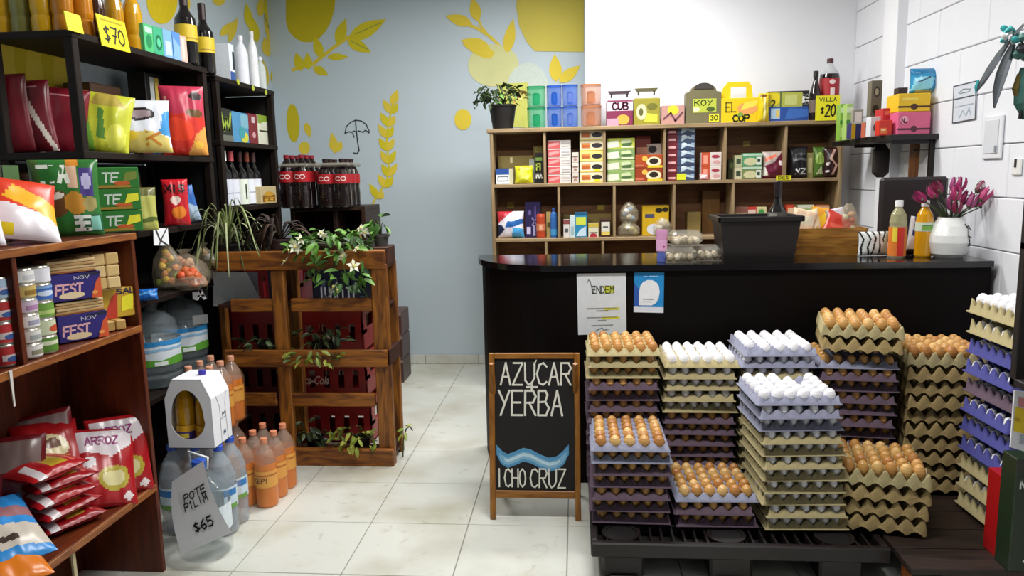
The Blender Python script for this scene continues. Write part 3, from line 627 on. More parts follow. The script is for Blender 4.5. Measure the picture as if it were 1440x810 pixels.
# ---- narrow rack goods
g2 = 'cartons on the narrow rack'
rack_carton('black carton with green claw letter W on the narrow rack', 308, 325, 152, -2.10, 1.80, '#16180f', [('t', 'W', .5, .6, .5, '#9fb83a', .8, .22), ('r', 0, 0, 1, .2, '#6a6a60')], .12, g2)
rack_carton('blue juice carton with yellow fruit on the narrow rack', 326, 348, 158, -2.10, 1.80, '#4f95c4', [('r', .5, .5, 1, .95, '#7fb6cc'), ('e', .7, .2, .25, .18, '#d6d23a'), ('e', .55, .35, .2, .2, '#3fa0a8')], .12, g2)
rack_carton('dark red carton between the blue and the white carton', 349, 361, 160, -2.10, 1.80, '#7e1c28', [('r', .3, .7, .7, .9, '#d0bcc0'), ('e', .5, .3, .2, .1, '#d8a0a8')], .12, g2)
rack_carton('white and green milk carton at the end of the narrow rack', 362, 384, 163, -2.10, 1.80, '#dfe0cc', [('r', 0, .72, .6, 1, '#8aa63a'), ('r', .6, .72, 1, 1, '#8a4a30'), ('r', .05, .45, .95, .5, '#3a3a34'), ('e', .5, .68, .35, .12, '#dfe0cc')], .12, g2)
for i, (px, cap, labc) in enumerate(((318, '#e8e8e8', '#d8dcea'), (328, '#c8505a', '#dfe2ec'), (340, '#3a1414', '#e6efe0'), (350, '#7c3a24', '#e8ecf4'), (359, '#4a2a28', '#dfe4f2'))):
    p = at(px, 275, X=-2.12); k = .95
    bottle('liquor_bottle', ['dark bottle with white seal, first in the row on the narrow rack', 'dark bottle with pale red neck, second in the narrow rack row', 'dark bottle whose label shows a dark feather', 'dark bottle with copper neck in the narrow rack row', 'dark bottle with brown neck, last of the white labels'][i], 'bottle', (-2.12, p.y, 1.41), [(r * .92, z * .86) for r, z in WINE], wg, 14, 'bottles with white labels on the narrow rack', (.0175, .275, .338, cap), (.008, .165, .0442, labc, [('r', .46, .2, .54, .8, '#3a4038')] if i == 2 else [('r', .3, .45, .7, .49, '#a8b0ba')]), rz=PI / 2 - .4)
for i, px in enumerate((369, 376, 383)):
    p = at(px, 285, X=-2.2)
    bottle('dark_bottle', ['small dark bottle with white cap next to the labelled bottles', 'middle small dark bottle with white cap on the narrow rack', 'small dark bottle at the end of the narrow rack'][i], 'bottle', (-2.2, p.y, 1.41), [(r * .72, z * .8) for r, z in WINE], wg, 12, 'small dark bottles', (.014, .28, .315, '#c9ccce'), (.05, .13, .0345, '#26262a', [('r', .4, .2, .5, .9, '#dddddd'), ('r', .55, .2, .62, .9, '#c8c8c8')]), rz=PI / 2 - .4)
rack_carton('beige biscuit box with gold print at the narrow rack end', 366, 388, 262, -2.05, 1.412, '#c7b68c', [('r', .1, .1, .9, .5, '#8a5a1c'), ('e', .5, .55, .3, .15, '#c89a3a'), ('t', 'EE', .5, .22, .2, '#e0b04a', .6, .3)], .08, name='biscuit_box')
# ================================================================== brown wooden cabinet
CXF, CXB, CY0, CY1 = -1.68, -2.03, 1.15, 2.71
CABW = wood('reddish_cabinet_wood', '#4a1c0a', '#6e2e10', 1, 5, .4); CABE = wood('cabinet_edge_wood', '#6a3414', '#a0622a', 1, 5, .45); CABP = wood('cabinet_panel_wood', '#4a1a08', '#662a0e', 2, 4, .4)
cab = tag(empty('wooden_cabinet', ((CXF + CXB) / 2, (CY0 + CY1) / 2, 0)), 'reddish brown wooden cabinet with shelves of groceries at the left edge', 'cabinet')
cx, cy = cab.location.x, cab.location.y
for z in (1.375, 1.02, .375):
    MB().box(CXB - cx, CXF - .004 - cx, CY0 - cy, CY1 - .02 - cy if z < 1.3 else CY1 + .004 - cy, z - .022, z, CABW, .002).obj('shelf_board', cab)
    MB().box(CXF - .004 - cx, CXF + .008 - cx, CY0 - cy, CY1 - .02 - cy if z < 1.3 else CY1 + .004 - cy, z - .024, z + .002, CABE, .002).obj('edge_strip', cab)
for y in (CY1 - .02, 2.08, CY0):
    z0 = 0 if y != 2.08 else 1.0
    MB().box(CXB - cx, CXF - cx, y - cy, y + .02 - cy, z0, 1.355, CABP, .002).obj('side_panel', cab)
MB().box(CXB - .008 - cx, CXB - cx, CY0 - cy, CY1 - cy, .0, 1.375, CABP).obj('back_panel', cab)
MB().box(CXF - .02 - cx, CXF - .012 - cx, 2.205 - cy, 2.22 - cy, 0, .351, M('#b6a884', .6)).obj('pale_strip', cab)
def cbx(label, px, py, z, size, col, el=(), X=-1.80, rz=PI / 2, name='grocery_box', cat='box', group=None, gloss=.4, dz=0):
    p = at(px, py, X=X); return carton(name, label, cat, (X, p.y, z + dz), size, col, el, rz, group, gloss=gloss)
# -- goods standing on the cabinet top
for i, px in enumerate((3, 22, 42, 62, 76)):
    cc = ['#2f5a22', '#3f8a2c', '#34552a', '#2c4a3c', '#4a4a7a'][i]; p = None
    carton('cookie_pack', ['dark green cookie pack behind the red snack bag, leftmost', 'bright green cookie pack behind the snack bags', 'olive green cookie pack with white letter behind the snack bags', 'teal green cookie pack with white ring behind the snack bags', 'violet and green cookie pack with pale oval beside the big green bag'][i], 'pack', (-1.965, 2.10 + i * .079, 1.377), (.074, .10, .255), cc, [('t', 'TU8O0'[i], .5, .62, .22, '#d8dcc8', .6, .22), ('e', .5, .25, .35, .12, '#6a5a2c'), ('r', 0, .85, 1, 1, '#2a3a1c')] if i < 4 else [('e', .5, .6, .35, .18, '#b8b4d8'), ('r', 0, .8, 1, 1, '#4a6a3c')], PI / 2, 'green cookie packs on the cabinet top')
pg = at(112, 332, X=-1.80)
pouch('cookie_bag', 'large green cookie bag with brown cookies on the cabinet top', 'bag', (-1.82, pg.y - .02, 1.378), (.22, .275, .07), '#2e7430', [('r', .0, 0, .16, 1, '#4a6a2c'), ('r', .52, .62, .68, .95, '#e0b89a'), ('r', .52, .90, .70, 1, '#d98a2c'), ('r', .72, .52, .9, .88, '#4a3a86'), ('e', .81, .72, .07, .11, '#c6c0e8'), ('e', .34, .42, .22, .17, '#6e4420'), ('e', .38, .52, .1, .04, '#f0e6d8'), ('e', .62, .42, .16, .15, '#c68a2e'), ('e', .84, .42, .1, .1, '#a89a5c'), ('r', .62, .04, 1, .28, '#1c5a38'), ('r', .82, .07, .97, .25, '#8ad0c0'), ('t', 'TIA', .34, .80, .2, '#eef2e6', .4, .26), ('t', 'BE', .70, .16, .16, '#e8eee6', .2, .28)], .62, None, 21, rot=(-.1, 0, .62), n=26)
for k in range(3):
    p = at(165, 326, X=-1.80)
    carton('tea_box', ['green tea box at the bottom of the stack of three', 'green tea box with yellow sticker in the middle of the stack', 'green tea box on top of the stack of three'][k], 'box', (-1.79, p.y, 1.378 + k * .083), (.155, .09, .081), '#2f7a30', [('t', 'TE', .36, .52, .42, '#dfeade', .36, .17, .1), ('r', .06, .05, .8, .16, '#a8862c'), ('e', .6, .25, .2, .1, '#c8602c'), ('p', [(.62, .3), (.95, .45), (.95, .8), (.7, .75)], '#7a8a3a' if k == 2 else '#ece83a')], .75, 'green tea boxes on the cabinet top', gloss=.35)
pouch('snack_bag', 'big red, yellow and white snack bag lying on the cabinet top', 'bag', (-1.80, 2.20, 1.40), (.33, .25, .09), '#ece8ee', [('p', [(0, .62), (1, .30), (1, 1), (0, 1)], '#dc3c20'), ('p', [(.5, .55), (1, .25), (1, .55), (.6, .8)], '#f0b428'), ('p', [(.1, .68), (.4, .45), (.45, .25), (.25, .4)], '#e8c818'), ('p', [(0, .30), (.3, .25), (.3, .45), (0, .5)], '#b0402c'), ('p', [(.15, .02), (.6, .02), (.6, .16), (.15, .16)], '#e6d41c'), ('e', .35, .27, .12, .05, '#4a2a18'), ('t', 'LA', .14, .16, .2, '#1a1a20', .24, .14)], .75, None, 22, rot=(-.72, .16, .82), n=28)
pouch('snack_bag', 'red snack bag at the very left edge of the cabinet top', 'bag', (-1.82, 2.02, 1.385), (.28, .22, .10), '#d83a26', [('p', [(0, 0), (1, 0), (1, .5), (0, .4)], '#e8e6ec'), ('p', [(.2, .3), (.7, .4), (.7, .55), (.2, .5)], '#c02c2a')], .8, None, 23, rot=(-.5, 0, .7), n=22)
# -- middle shelf: cans, cookies, crackers
def can(label, px, X, z, r, h, col, el, grp):
    p = at(px, 480, X=X)
    o = bottle('food_can', label, 'can', (X, p.y, z), [(r * .94, 0), (r, .004), (r, h - .004), (r * .94, h)], M('#b8b4aa', .3, metal=.6), 16, grp, None, (.006, h - .006, r + .0006, col, el), rz=1.0)
    return o
A7 = ['bottom', 'second', 'third', 'fourth', 'fifth', 'sixth', 'top']
for k in range(6):
    can('white can, %s of the left can stack in the cabinet' % ['bottom', 'second from bottom', 'third from bottom', 'fourth from bottom', 'fifth from bottom', 'topmost'][k], 40, -1.735, 1.022 + k * .0475, .036, .047, ['#d8d6d2', '#cfd0cc', '#e0dedc', '#c8b6c8', '#c0a860', '#e6e4e2'][k], [('r', .45, .2, .8, .6, ['#8a8a70', '#9aa0a0', '#9a9ab0', '#a87ca8', '#8a6a2a', '#c8c8cc'][k])], 'left can stack in the cabinet')
for k in range(5):
    can('%s of the right can stack beside the navy cookie boxes' % ['green and red can, bottom', 'green can, second from bottom', 'pale green can, third from bottom', 'blue can, fourth from bottom', 'white can with dark square, topmost'][k], 62, -1.735, 1.022 + k * .057, .038, .0565, ['#5a8a34', '#c8cfae', '#6c9a3c', '#3a6ab8', '#dcdce4'][k], [[('r', .3, .5, .9, .8, '#d0d8b8')], [('e', .75, .4, .2, .25, '#b84a2c')], [('r', .3, .2, .9, .5, '#a8c070')], [('e', .6, .45, .25, .2, '#c4d4ea'), ('r', .2, .8, 1, 1, '#7aa0d8')], [('r', .2, .55, .35, .8, '#22264a')]][k], 'right can stack in the cabinet')
COOK = [('t', 'FEST', .36, .42, .34, '#f0b8c0', .52, .2, .1), ('e', .40, .18, .26, .12, '#e8d0a8'), ('p', [(.78, 0), (1, 0), (1, .8), (.9, .6)], '#d8582c'), ('p', [(.6, .82), (1, .86), (1, .96), (.6, .93)], '#1a1a3c'), ('e', .86, .2, .06, .06, '#f0a050'), ('t', 'NOV', .62, .80, .12, '#c8c4d8', .3)]
for k in range(2):
    z = 1.024 + k * .145; p = at(118, 455, X=-1.74)
    cbx(['navy cookie box with festive lettering, lower of two', 'navy cookie box with festive lettering, upper of two'][k], 103 if k else 107, 455, z, (.165, .11, .095), '#2b2078', COOK, -1.765, 1.02, 'cookie_box', 'box', 'navy cookie boxes')
    o = tag(empty('wafer_tray', (-1.765, at(100 if k else 106, 455, X=-1.765).y, z + .096), 1.02), ['tray of cream wafers lying between the navy cookie boxes', 'tray of cream wafers on the upper navy cookie box'][k], 'wafers', 'wafer trays')
    for i in range(4):
        MB().box(-.08, .08, -.05, .05, .002 + i * .0105, .0115 + i * .0105, M('#c9ac7c' if i % 2 else '#b89260', .6, .15, 60), .002, Matrix.Rotation(.05 * (i % 2), 4, 'Z')).obj('wafer', o)
    MB().box(-.083, .083, -.053, .053, 0, .002, M('#a8602c', .5)).obj('tray_base', o)
cr = tag(empty('cracker_pack', (-1.775, 2.578, 1.178), 1.05), 'stack of square tan crackers in three rows by the cabinet side', 'crackers')
for i in range(3):
    for j in range(3):
        MB().box(-.075 + i * .05, -.027 + i * .05, -.06, .06, .004 + j * .044, .046 + j * .044, M(['#d2b478', '#c9a86a', '#d9bc84'][(i + j) % 3], .6, .12, 50), .004).obj('cracker', cr)
MB().box(-.076, .076, -.062, .062, 0, .004, M('#8a6a3a', .6)).obj('wrapper', cr)
cbx('yellow and red cookie box under the square crackers', 158, 455, 1.062, (.165, .12, .112), '#c9a22c', [('p', [(.12, 0), (.45, 0), (.5, .9), (.35, .7)], '#c03a24'), ('p', [(.55, .2), (.85, .25), (.85, .75), (.6, .7)], '#ece42c'), ('t', 'SAL', .70, .88, .16, '#2a2048', .45, .28), ('p', [(.82, .2), (1, .8), (.9, 1), (.85, .6)], '#b0482c')], -1.775, 1.05, 'cookie_box', 'box')
cr2 = tag(empty('cracker_pack', (-1.775, 2.578, 1.022), 1.05), 'flat row of tan crackers under the yellow cookie box', 'crackers')
for i in range(4): MB().box(-.08 + i * .04, -.043 + i * .04, -.06, .06, .001, .039, M('#b8924e', .6, .15, 50), .004).obj('cracker', cr2)
for k in range(4):
    p = at(8, 480, X=-1.74)
    can('red can, %s of the stack at the left edge of the cabinet' % ['bottom', 'second', 'third', 'topmost'][k], 4, -1.74, 1.022 + k * .068, .036, .067, ['#b82a2c', '#c23034', '#b02a2a', '#a8c0d8'][k], [('r', .35, .2, .9, .55, '#d8c8c8'), ('e', .6, .3, .15, .15, '#3a5a9a')], 'red cans at the left edge')
flatcard('shelf_label', 'white strip label hanging under the cabinet shelf', 'label', [(13, 522), (17, 520), (22, 571), (20, 572)], X=-1.668, col='#cfcac4')
# -- lower shelf: rice bags
RICE = [('p', [(.05, .7), (.6, .62), (.95, .75), (.95, .95), (.05, .95)], '#d9cfd4'), ('e', .62, .34, .26, .16, '#b0a038'), ('e', .62, .34, .18, .10, '#d8d09a'), ('e', .25, .55, .12, .07, '#d8d4d8'), ('t', 'ARROZ', .45, .82, .1, '#8a2a6a', .5, .2), ('e', .85, .1, .08, .05, '#e8dcdc')]
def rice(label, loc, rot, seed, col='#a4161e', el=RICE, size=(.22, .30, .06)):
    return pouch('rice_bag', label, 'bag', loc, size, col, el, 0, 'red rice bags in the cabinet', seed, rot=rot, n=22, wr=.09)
for k in range(5):
    y = 2.30 + .012 * (k % 2)
    rice('red rice bag lying flat, %s in the stack' % ['bottom', 'second from bottom', 'third from bottom', 'fourth from bottom', 'topmost'][k], (-1.73 - .008 * k, y, .402 + k * .047), (-PI / 2 + .03 * ((k % 3) - 1), 0, 1.15 + .1 * ((k * 2) % 3)), 31 + k, ['#8e121a', '#9a141c', '#a0161e', '#94141c', '#a81a20'][k], [('p', [(.1, 0), (.25, 0), (.25, .35), (.1, .35)], '#cfc6c8'), ('p', [(.4, .1), (.7, .1), (.75, .5), (.45, .5)], '#b89a2e'), ('r', .8, .1, .84, .9, '#d86a60')])
rice('red and white rice bag standing by the cabinet side', (-1.745, 2.585, .38), (-.30, .05, .75), 41)
rice('red and white rice bag leaning left of the standing one', (-1.735, 2.46, .385), (-.55, .18, .80), 42)
rice('red rice bag leaning at the back, coloured darker for shadow', (-1.93, 2.44, .38), (-.25, -.1, .6), 43, '#7c1820', [('p', [(.05, .7), (.95, .6), (.95, .95), (.05, .95)], '#8f7a78'), ('e', .6, .3, .25, .15, '#c8b04a'), ('r', .1, .45, .5, .6, '#a89a98')], (.25, .36, .08))  # bag and print colours darkened to carry the cabinet's shade
rice('red rice bag at the far left, coloured darker for shadow', (-1.93, 2.22, .38), (-.25, .05, .6), 44, '#6c1820', [('p', [(.05, .7), (.95, .6), (.95, .95), (.05, .95)], '#7f6a66')], (.25, .34, .08))  # same bag again, cabinet shade put into its colours
rice('red rice bag with yellow bowl print leaning on the stack', (-1.85, 2.37, .50), (-.7, .1, .9), 45, '#a8181e', [('e', .5, .55, .3, .2, '#d8cc9a'), ('p', [(.3, .2), (.8, .2), (.75, .42), (.35, .4)], '#d8c02c'), ('e', .55, .6, .14, .08, '#6a3a1c')], (.22, .26, .06))
pouch('flour_bag', 'blue and white flour bag at the bottom left corner', 'bag', (-1.70, 2.00, .42), (.20, .30, .07), '#2f8ed8', [('p', [(0, .2), (1, .1), (1, .42), (0, .55)], '#cfc6b8'), ('p', [(0, .62), (1, .55), (1, .7), (0, .8)], '#9c6a70'), ('p', [(.1, .3), (.6, .22), (.6, .3), (.1, .38)], '#4a4038')], 0, None, 51, rot=(-1.15, 0, 1.0), n=22)
pouch('flour_bag', 'orange and white bag at the bottom left corner below the blue bag', 'bag', (-1.665, 1.93, .385), (.20, .24, .06), '#e07c1c', [('p', [(0, .5), (1, .5), (1, 1), (0, 1)], '#d8d2c4')], 0, None, 52, rot=(-1.25, 0, .95), n=18)
# ================================================================== drinks on the floor by the cabinet
jug_o = jug('large water jug on the floor with a handwritten paper sign', (-1.585, 2.86, 0), 1.13, '#2456c0', -.5)
mbh = MB(); pts = []
sg = tag(empty('paper_sign', (-1.49, 2.74, .06)), 'white handwritten paper sign hanging over the floor water jug', 'sign')
def sheet(u, v):    # curled sheet hanging from the jug neck
    a = at(242 + 44 * u + (13 + 27 * u) * (1 - v) * 1.0 + 6 * math.sin(PI * v) * -1, 677 - 29 * u + (1 - v) * (103 - 2 * u), Y=2.70 + .09 * (1 - abs(v - .45)) * 0 + .10 * v * (1 - .2 * u)); return a - sg.location
N = 10; vs = [sheet(i / N, j / N) for j in range(N + 1) for i in range(N + 1)]
MB().add(vs, [(j * (N + 1) + i, j * (N + 1) + i + 1, (j + 1) * (N + 1) + i + 1, (j + 1) * (N + 1) + i) for j in range(N) for i in range(N)], M('#e9eef4', .7, .03), True).obj('sheet', sg)
INKB = M('#16161c', .6)
for txt, u, v, hh, wd in (('POTE', .62, .66, .10, .55), ('P1LIM', .60, .54, .10, .55), ('$65', .60, .24, .12, .40)):
    mb = MB()
    for q in letters(txt, 0, 0, hh, wd, .2): mb.add([sheet(min(1, max(0, u + x)), v + y) + Vector((.0, -.004, .001)) for x, y in q], [(0, 1, 2, 3)], INKB)
    mb.obj('handwriting', sg)
ORG = M('#dc780c', .12, .18, 9, coat=.4); ORGL = M('#f0b048', .4)
SODA = [(.045, 0), (.052, .012), (.053, .10), (.049, .14), (.053, .18), (.052, .22), (.040, .265), (.016, .305), (.0145, .325)]
def pack(name, label, loc, rz, liquid, cap, nx, ny, prof, r, labcol, wrap, group=None, label_el=None, k=1.0, neck=None, bz=(.105, .185)):
    root = tag(empty(name, loc, rz), label, 'drink pack', group); b0 = None
    for j in range(ny):
        for i in range(nx):
            pos = ((i - (nx - 1) / 2) * r * 2.03, (j - (ny - 1) / 2) * r * 2.03, 0)
            if b0 is None:
                b0 = bottle('bottle', '', '', pos, [(a * k, z * k) + ((neck,) if neck and q_ >= 5 else ()) for q_, (a, z) in enumerate(prof)], liquid, 14, None, (.0175 * k, prof[-1][1] * k - .012, prof[-1][1] * k + .012, cap), (bz[0] * k, bz[1] * k, (prof[3][0] + .0052) * k, labcol, label_el) if labcol else None, parent=root)
                b0.parent = root
            else:
                c = copy_tree(b0, root); c.location = pos
    w, d, hh = nx * r * 1.015 + .003, ny * r * 1.015 + .003, prof[5][1] * k
    def ringp(s_, z, rr=.045):
        out = []
        for (sx, sy, a0) in ((1, 1, 0), (-1, 1, PI / 2), (-1, -1, PI), (1, -1, 3 * PI / 2)):
            for t in range(4):
                a = a0 + t * PI / 6; out.append(((w * s_ - rr) * sx + rr * math.cos(a), (d * s_ - rr) * sy + rr * math.sin(a), z))
        return out
    rows = [ringp(1, .004), ringp(1.0, hh * .5), ringp(1.0, hh), ringp(.93, hh * 1.16), ringp(.82, hh * 1.28)]; vs = sum(rows, []); n = 16
    MB().add(vs, [(q * n + i, q * n + (i + 1) % n, (q + 1) * n + (i + 1) % n, (q + 1) * n + i) for q in range(4) for i in range(n)], wrap, True).obj('shrink_wrap', root)
    return root
WRAP = glassy('clear_shrink_wrap', '#e8b080', .12, .12)
NECK = glassy('clear_bottle_neck', '#d8c0b0', .06, .3)
olab = [('r', 0, .7, 1, .8, '#b85a10'), ('t', 'CEPI', .5, .45, .3, '#5a2a0a', .4)]
pack('orange_drink_pack', 'wrapped pack of orange drink bottles on the floor, front one', (-1.56, 3.44, 0), -.04, ORG, '#e0906a', 2, 3, SODA, .053, ORGL, WRAP, 'orange drink packs', olab, 1.0, NECK)
pack('orange_drink_pack', 'lower pack of orange drink bottles half hidden behind the white oil carton', (-1.83, 3.48, 0), -.02, ORG, '#e0906a', 2, 3, SODA, .053, ORGL, WRAP, 'orange drink packs', olab, 1.0, NECK)
pack('orange_drink_pack', 'upper pack of orange drink bottles stacked behind the white oil carton', (-1.83, 3.49, .342), -.02, ORG, '#e0a080', 2, 3, SODA, .053, ORGL, WRAP, 'orange drink packs', olab, 1.0, NECK)
WTR = glassy('water_bottle_plastic', '#b8c8d4', .08, .45)
pack('water_pack', 'wrapped pack of water bottles with blue caps under the white oil carton', (-1.70, 3.10, 0), 0, WTR, '#2a58c8', 3, 2, SODA, .053, '#cfe2ee', WRAP, None, [('r', 0, .6, 1, .9, '#2f7ac0'), ('r', 0, 0, 1, .2, '#6aa040')], 1.22)
# white carton with an oval window full of oil bottles
oc = tag(empty('oil_carton', (-1.685, 3.08, .41)), 'white carrier carton with oval window showing yellow oil bottles', 'carton')
hw, hd, hh = .105, .085, .31
WC = M('#eef0f6', .5, .03)
front = []; ne = 32
oval = [(-.008 + .080 * math.cos(2 * PI * i / ne) * (1 if math.sin(2 * PI * i / ne) < 0 else .93), .135 + (.128 if math.sin(2 * PI * i / ne) > 0 else .095) * math.sin(2 * PI * i / ne)) for i in range(ne)]
def outer(i):
    a = 2 * PI * i / ne; c, s = math.cos(a), math.sin(a); k = 1 / max(abs(c) / hw, abs(s) / (hh / 2)); x, z = c * k, s * k + hh / 2
    lim = hw if z < hh * .72 else hw - (z - hh * .72) * .45
    return (max(-lim, min(lim, x)), z)
for yy, nm in ((-hd, 'front_panel'),):
    vs = [(x, yy, z) for x, z in oval] + [(outer(i)[0], yy, outer(i)[1]) for i in range(ne)] + [(x, yy + .003, z) for x, z in oval]
    MB().add(vs, [(i, (i + 1) % ne, (i + 1) % ne + ne, i + ne) for i in range(ne)] + [(i, i + 2 * ne, (i + 1) % ne + 2 * ne, (i + 1) % ne) for i in range(ne)], WC).obj(nm, oc)
sl = hw - hh * .28 * .45
MB().prism([(-hw, 0), (hw, 0), (hw, hh * .72), (sl, hh), (-sl, hh), (-hw, hh * .72)], -hd, -hd + .003, WC, Matrix.Rotation(PI / 2, 4, 'X')).obj('back_panel', oc)
for s_ in (-1, 1):
    MB().add([(s_ * hw, -hd, 0), (s_ * hw, hd, 0), (s_ * hw, hd, hh * .72), (s_ * hw, -hd, hh * .72), (s_ * sl, hd, hh), (s_ * sl, -hd, hh)], [(0, 1, 2, 3), (3, 2, 4, 5)], WC).obj('side_panel', oc)
MB().box(-sl, sl, -hd, hd, hh - .003, hh, WC).obj('top_panel', oc)
MB().box(-hw, hw, -hd, hd, 0, .003, WC).obj('base_panel', oc)
mb = MB(); x = hw + .0008
for poly, cc in shapes([('l', [(.25, 1), (.4, .75), (.4, .0)], .012, '#7a8088'), ('l', [(.8, 1), (.7, .75), (.75, .0)], .012, '#7a8088'), ('l', [(.4, .5), (.74, .5)], .012, '#8a9098'), ('t', 'M', .6, .58, .06, '#26262c', .16, .3), ('e', .58, .2, .09, .06, '#b8c4d8'), ('e', .58, .2, .05, .03, '#3a4a6a')], 2 * hd, hh * .72): mb.add([(x + (.0004 if cc != '#7a8088' else 0), p[0], p[1]) for p in poly], [list(range(len(poly)))], M(cc, .6))
mb.obj('printed_side', oc)
OILY = M('#c9930a', .1, .12, 12, coat=.4)
for i, px in enumerate((-.05, .042)):
    b = bottle('oil_bottle', '', '', (px, -.02, .004), [(r * .98, z * 1.05) for r, z in OIL], OILY, 14, None, (.016, .275, .295, '#3a2c9a'), (.02, .09, .0445, '#e8b020', [('r', .1, .1, .9, .6, '#4a3a8a' if i == 0 else '#c87a20'), ('r', .3, .2, .7, .5, '#f0d850')]), parent=oc)
MB().lathe([(.016, 0), (.016, .018), (.013, .02)], 12, M('#3a34a8', .4)).obj('blue_cap', oc, (.03, 0, hh))
# ================================================================== pallet-wood plant shelf
PY = 3.85
PW = wood('stained_pallet_wood', '#552a0a', '#a4641c', 0, 5, .5, 7, .3); PWV = wood('stained_pallet_wood_upright', '#552c0a', '#a4661e', 2, 5, .5, 7, .3); PWD = wood('dark_pallet_wood', '#2a1208', '#4a200c', 0, 5, .5)
ps = tag(empty('pallet_plant_shelf', (-1.5, PY + .1, 0)), 'plant shelf made of stained pallet boards in front of the racks', 'shelf')
ox, oy = ps.location.x, ps.location.y
def zz(py, px=480, Y=PY): return at(px, py, Y=Y).z
def xx(px, py=500, Y=PY): return at(px, py, Y=Y).x
def board(name, px0, px1, py0, py1, y0, y1, mat, py=None):
    MB().box(xx(px0, (py0 + py1) / 2) - ox, xx(px1, (py0 + py1) / 2) - ox, PY + y0 - oy, PY + y1 - oy, zz(py1), zz(py0), mat, .006).obj(name, ps)
XLp, XRp = 303, 546
board('top_beam', XLp, 541, 352, 379, -.01, .03, PW)
MB().box(xx(302) - ox, xx(541, 360) - ox, .04 - .1, .22 - .1, zz(379), zz(379) + .025, PWD, .004).obj('shelf_board', ps)
board('end_block', 519, 543, 349, 374, .03, .20, PWD)
board('upright', 527, 549, 372, 655, 0, .045, PWV); board('upright', 388, 407, 379, 655, .005, .045, PWV)
board('upright', 527, 549, 372, 655, .19, .235, PWV); board('upright', 388, 407, 379, 655, .19, .235, PWV); board('upright', 290, 300, 379, 655, .19, .235, PWV)
board('front_board', 322, 388, 420, 439, .012, .035, PW); board('front_board', 407, 527, 420, 439, .012, .035, PW)
board('front_board', 318, 546, 491, 515, -.025, 0, PW)
board('front_board', 322, 388, 554, 573, .012, .035, PW); board('front_board', 407, 527, 554, 573, .012, .035, PW)
board('front_board', 318, 555, 629, 655, -.03, 0, PW)
for py in (434, 509, 645):
    MB().box(xx(306) - ox, xx(546) - ox, -.1 + .045, -.1 + .19, zz(py), zz(py) + .018, PWD, .003).obj('shelf_board', ps)
board('side_board', 541, 549, 491, 515, 0, .235, PWD); board('side_board', 541, 549, 629, 655, 0, .235, PWD)
# ---- red drink crates stacked behind the plant shelf
RED = M('#8e1a1c', .4, .15, 12); DRED = M('#4a0c10', .5)
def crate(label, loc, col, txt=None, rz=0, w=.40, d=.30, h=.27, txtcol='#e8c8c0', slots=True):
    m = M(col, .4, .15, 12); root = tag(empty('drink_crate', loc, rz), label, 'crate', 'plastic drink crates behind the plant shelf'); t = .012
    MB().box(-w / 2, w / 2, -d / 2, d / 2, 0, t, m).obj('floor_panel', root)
    for s_ in (-1, 1):
        y = s_ * (d / 2 - t / 2)
        mb = MB().box(-w / 2, w / 2, y - t / 2, y + t / 2, h * .62, h, m, .004).box(-w / 2, w / 2, y - t / 2, y + t / 2, 0, h * .22, m, .004)
        for k in range(5): mb.box(-w / 2 + k * (w - .05) / 4, -w / 2 + .05 + k * (w - .05) / 4, y - t / 2, y + t / 2, h * .2, h * .64, m)
        mb.obj('long_wall', root)
        x = s_ * (w / 2 - t / 2)
        MB().box(x - t / 2, x + t / 2, -d / 2, d / 2, h * .78, h, m, .004).box(x - t / 2, x + t / 2, -d / 2, d / 2, 0, h * .5, m, .004).box(x - t / 2, x + t / 2, -d / 2, -d / 4, h * .4, h * .8, m).box(x - t / 2, x + t / 2, d / 4, d / 2, h * .4, h * .8, m).obj('short_wall', root)
    if txt: print_mesh([txt], w, h, -d / 2, .4, 'printed_lettering', root)
    return root
def script_logo(parent, w, h, x, z, y, col):
    """flowing lettering read on the crate"""
    cu = bpy.data.curves.new('lettering', 'FONT'); cu.body = 'Coca-Cola'; cu.size = h; cu.shear = .35; cu.align_x = 'CENTER'; cu.offset = .0012; cu.extrude = .0005
    o = bpy.data.objects.new('lettering', cu); me = bpy.data.meshes.new_from_object(o); bpy.data.objects.remove(o); me.materials.clear(); me.materials.append(M(col, .5))
    q = link('printed_lettering', me, parent, (x, y - .0012, z), rot=(PI / 2, 0, 0)); q.scale = (w / max(.01, me_w(me)), 1, 1); return q
def me_w(me): return max(v.co.x for v in me.vertices) - min(v.co.x for v in me.vertices)
ca = crate('red crate with white script lettering, second from the floor', (-1.44, 4.34, .275), '#8a181a'); script_logo(ca, .21, .07, at(438, 540, Y=4.19).x + 1.44, at(438, 540, Y=4.19).z - .275, -.15, '#d8b8b0')
crate('red crate standing on the floor behind the shelf', (-1.42, 4.33, 0), '#98181c')
crate('red crate, third from the floor, dark openings', (-1.45, 4.35, .55), '#8a1a14')
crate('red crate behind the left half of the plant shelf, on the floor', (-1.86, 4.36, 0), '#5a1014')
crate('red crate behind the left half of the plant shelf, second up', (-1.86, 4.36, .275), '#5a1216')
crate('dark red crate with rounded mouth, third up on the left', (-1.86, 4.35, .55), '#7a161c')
cb = crate('navy crate with white upright strokes on top of the red crates', (-1.36, 4.35, .825), '#20263a', ('t', 'IUMIITI', .42, .30, .22, '#e0e4ea', .6, .16), w=.36)
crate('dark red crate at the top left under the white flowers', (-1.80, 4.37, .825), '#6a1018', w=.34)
flatcard('white_card', 'pale white card standing behind the left of the plant shelf', 'card', [(299, 383), (347, 383), (371, 431), (300, 431)], Y=4.02, col='#e2f2fa')
flatcard('white_card', 'grey card standing to the right of the pale card', 'card', [(348, 383), (362, 383), (364, 431), (352, 431)], Y=4.03, col='#9aa0b0')
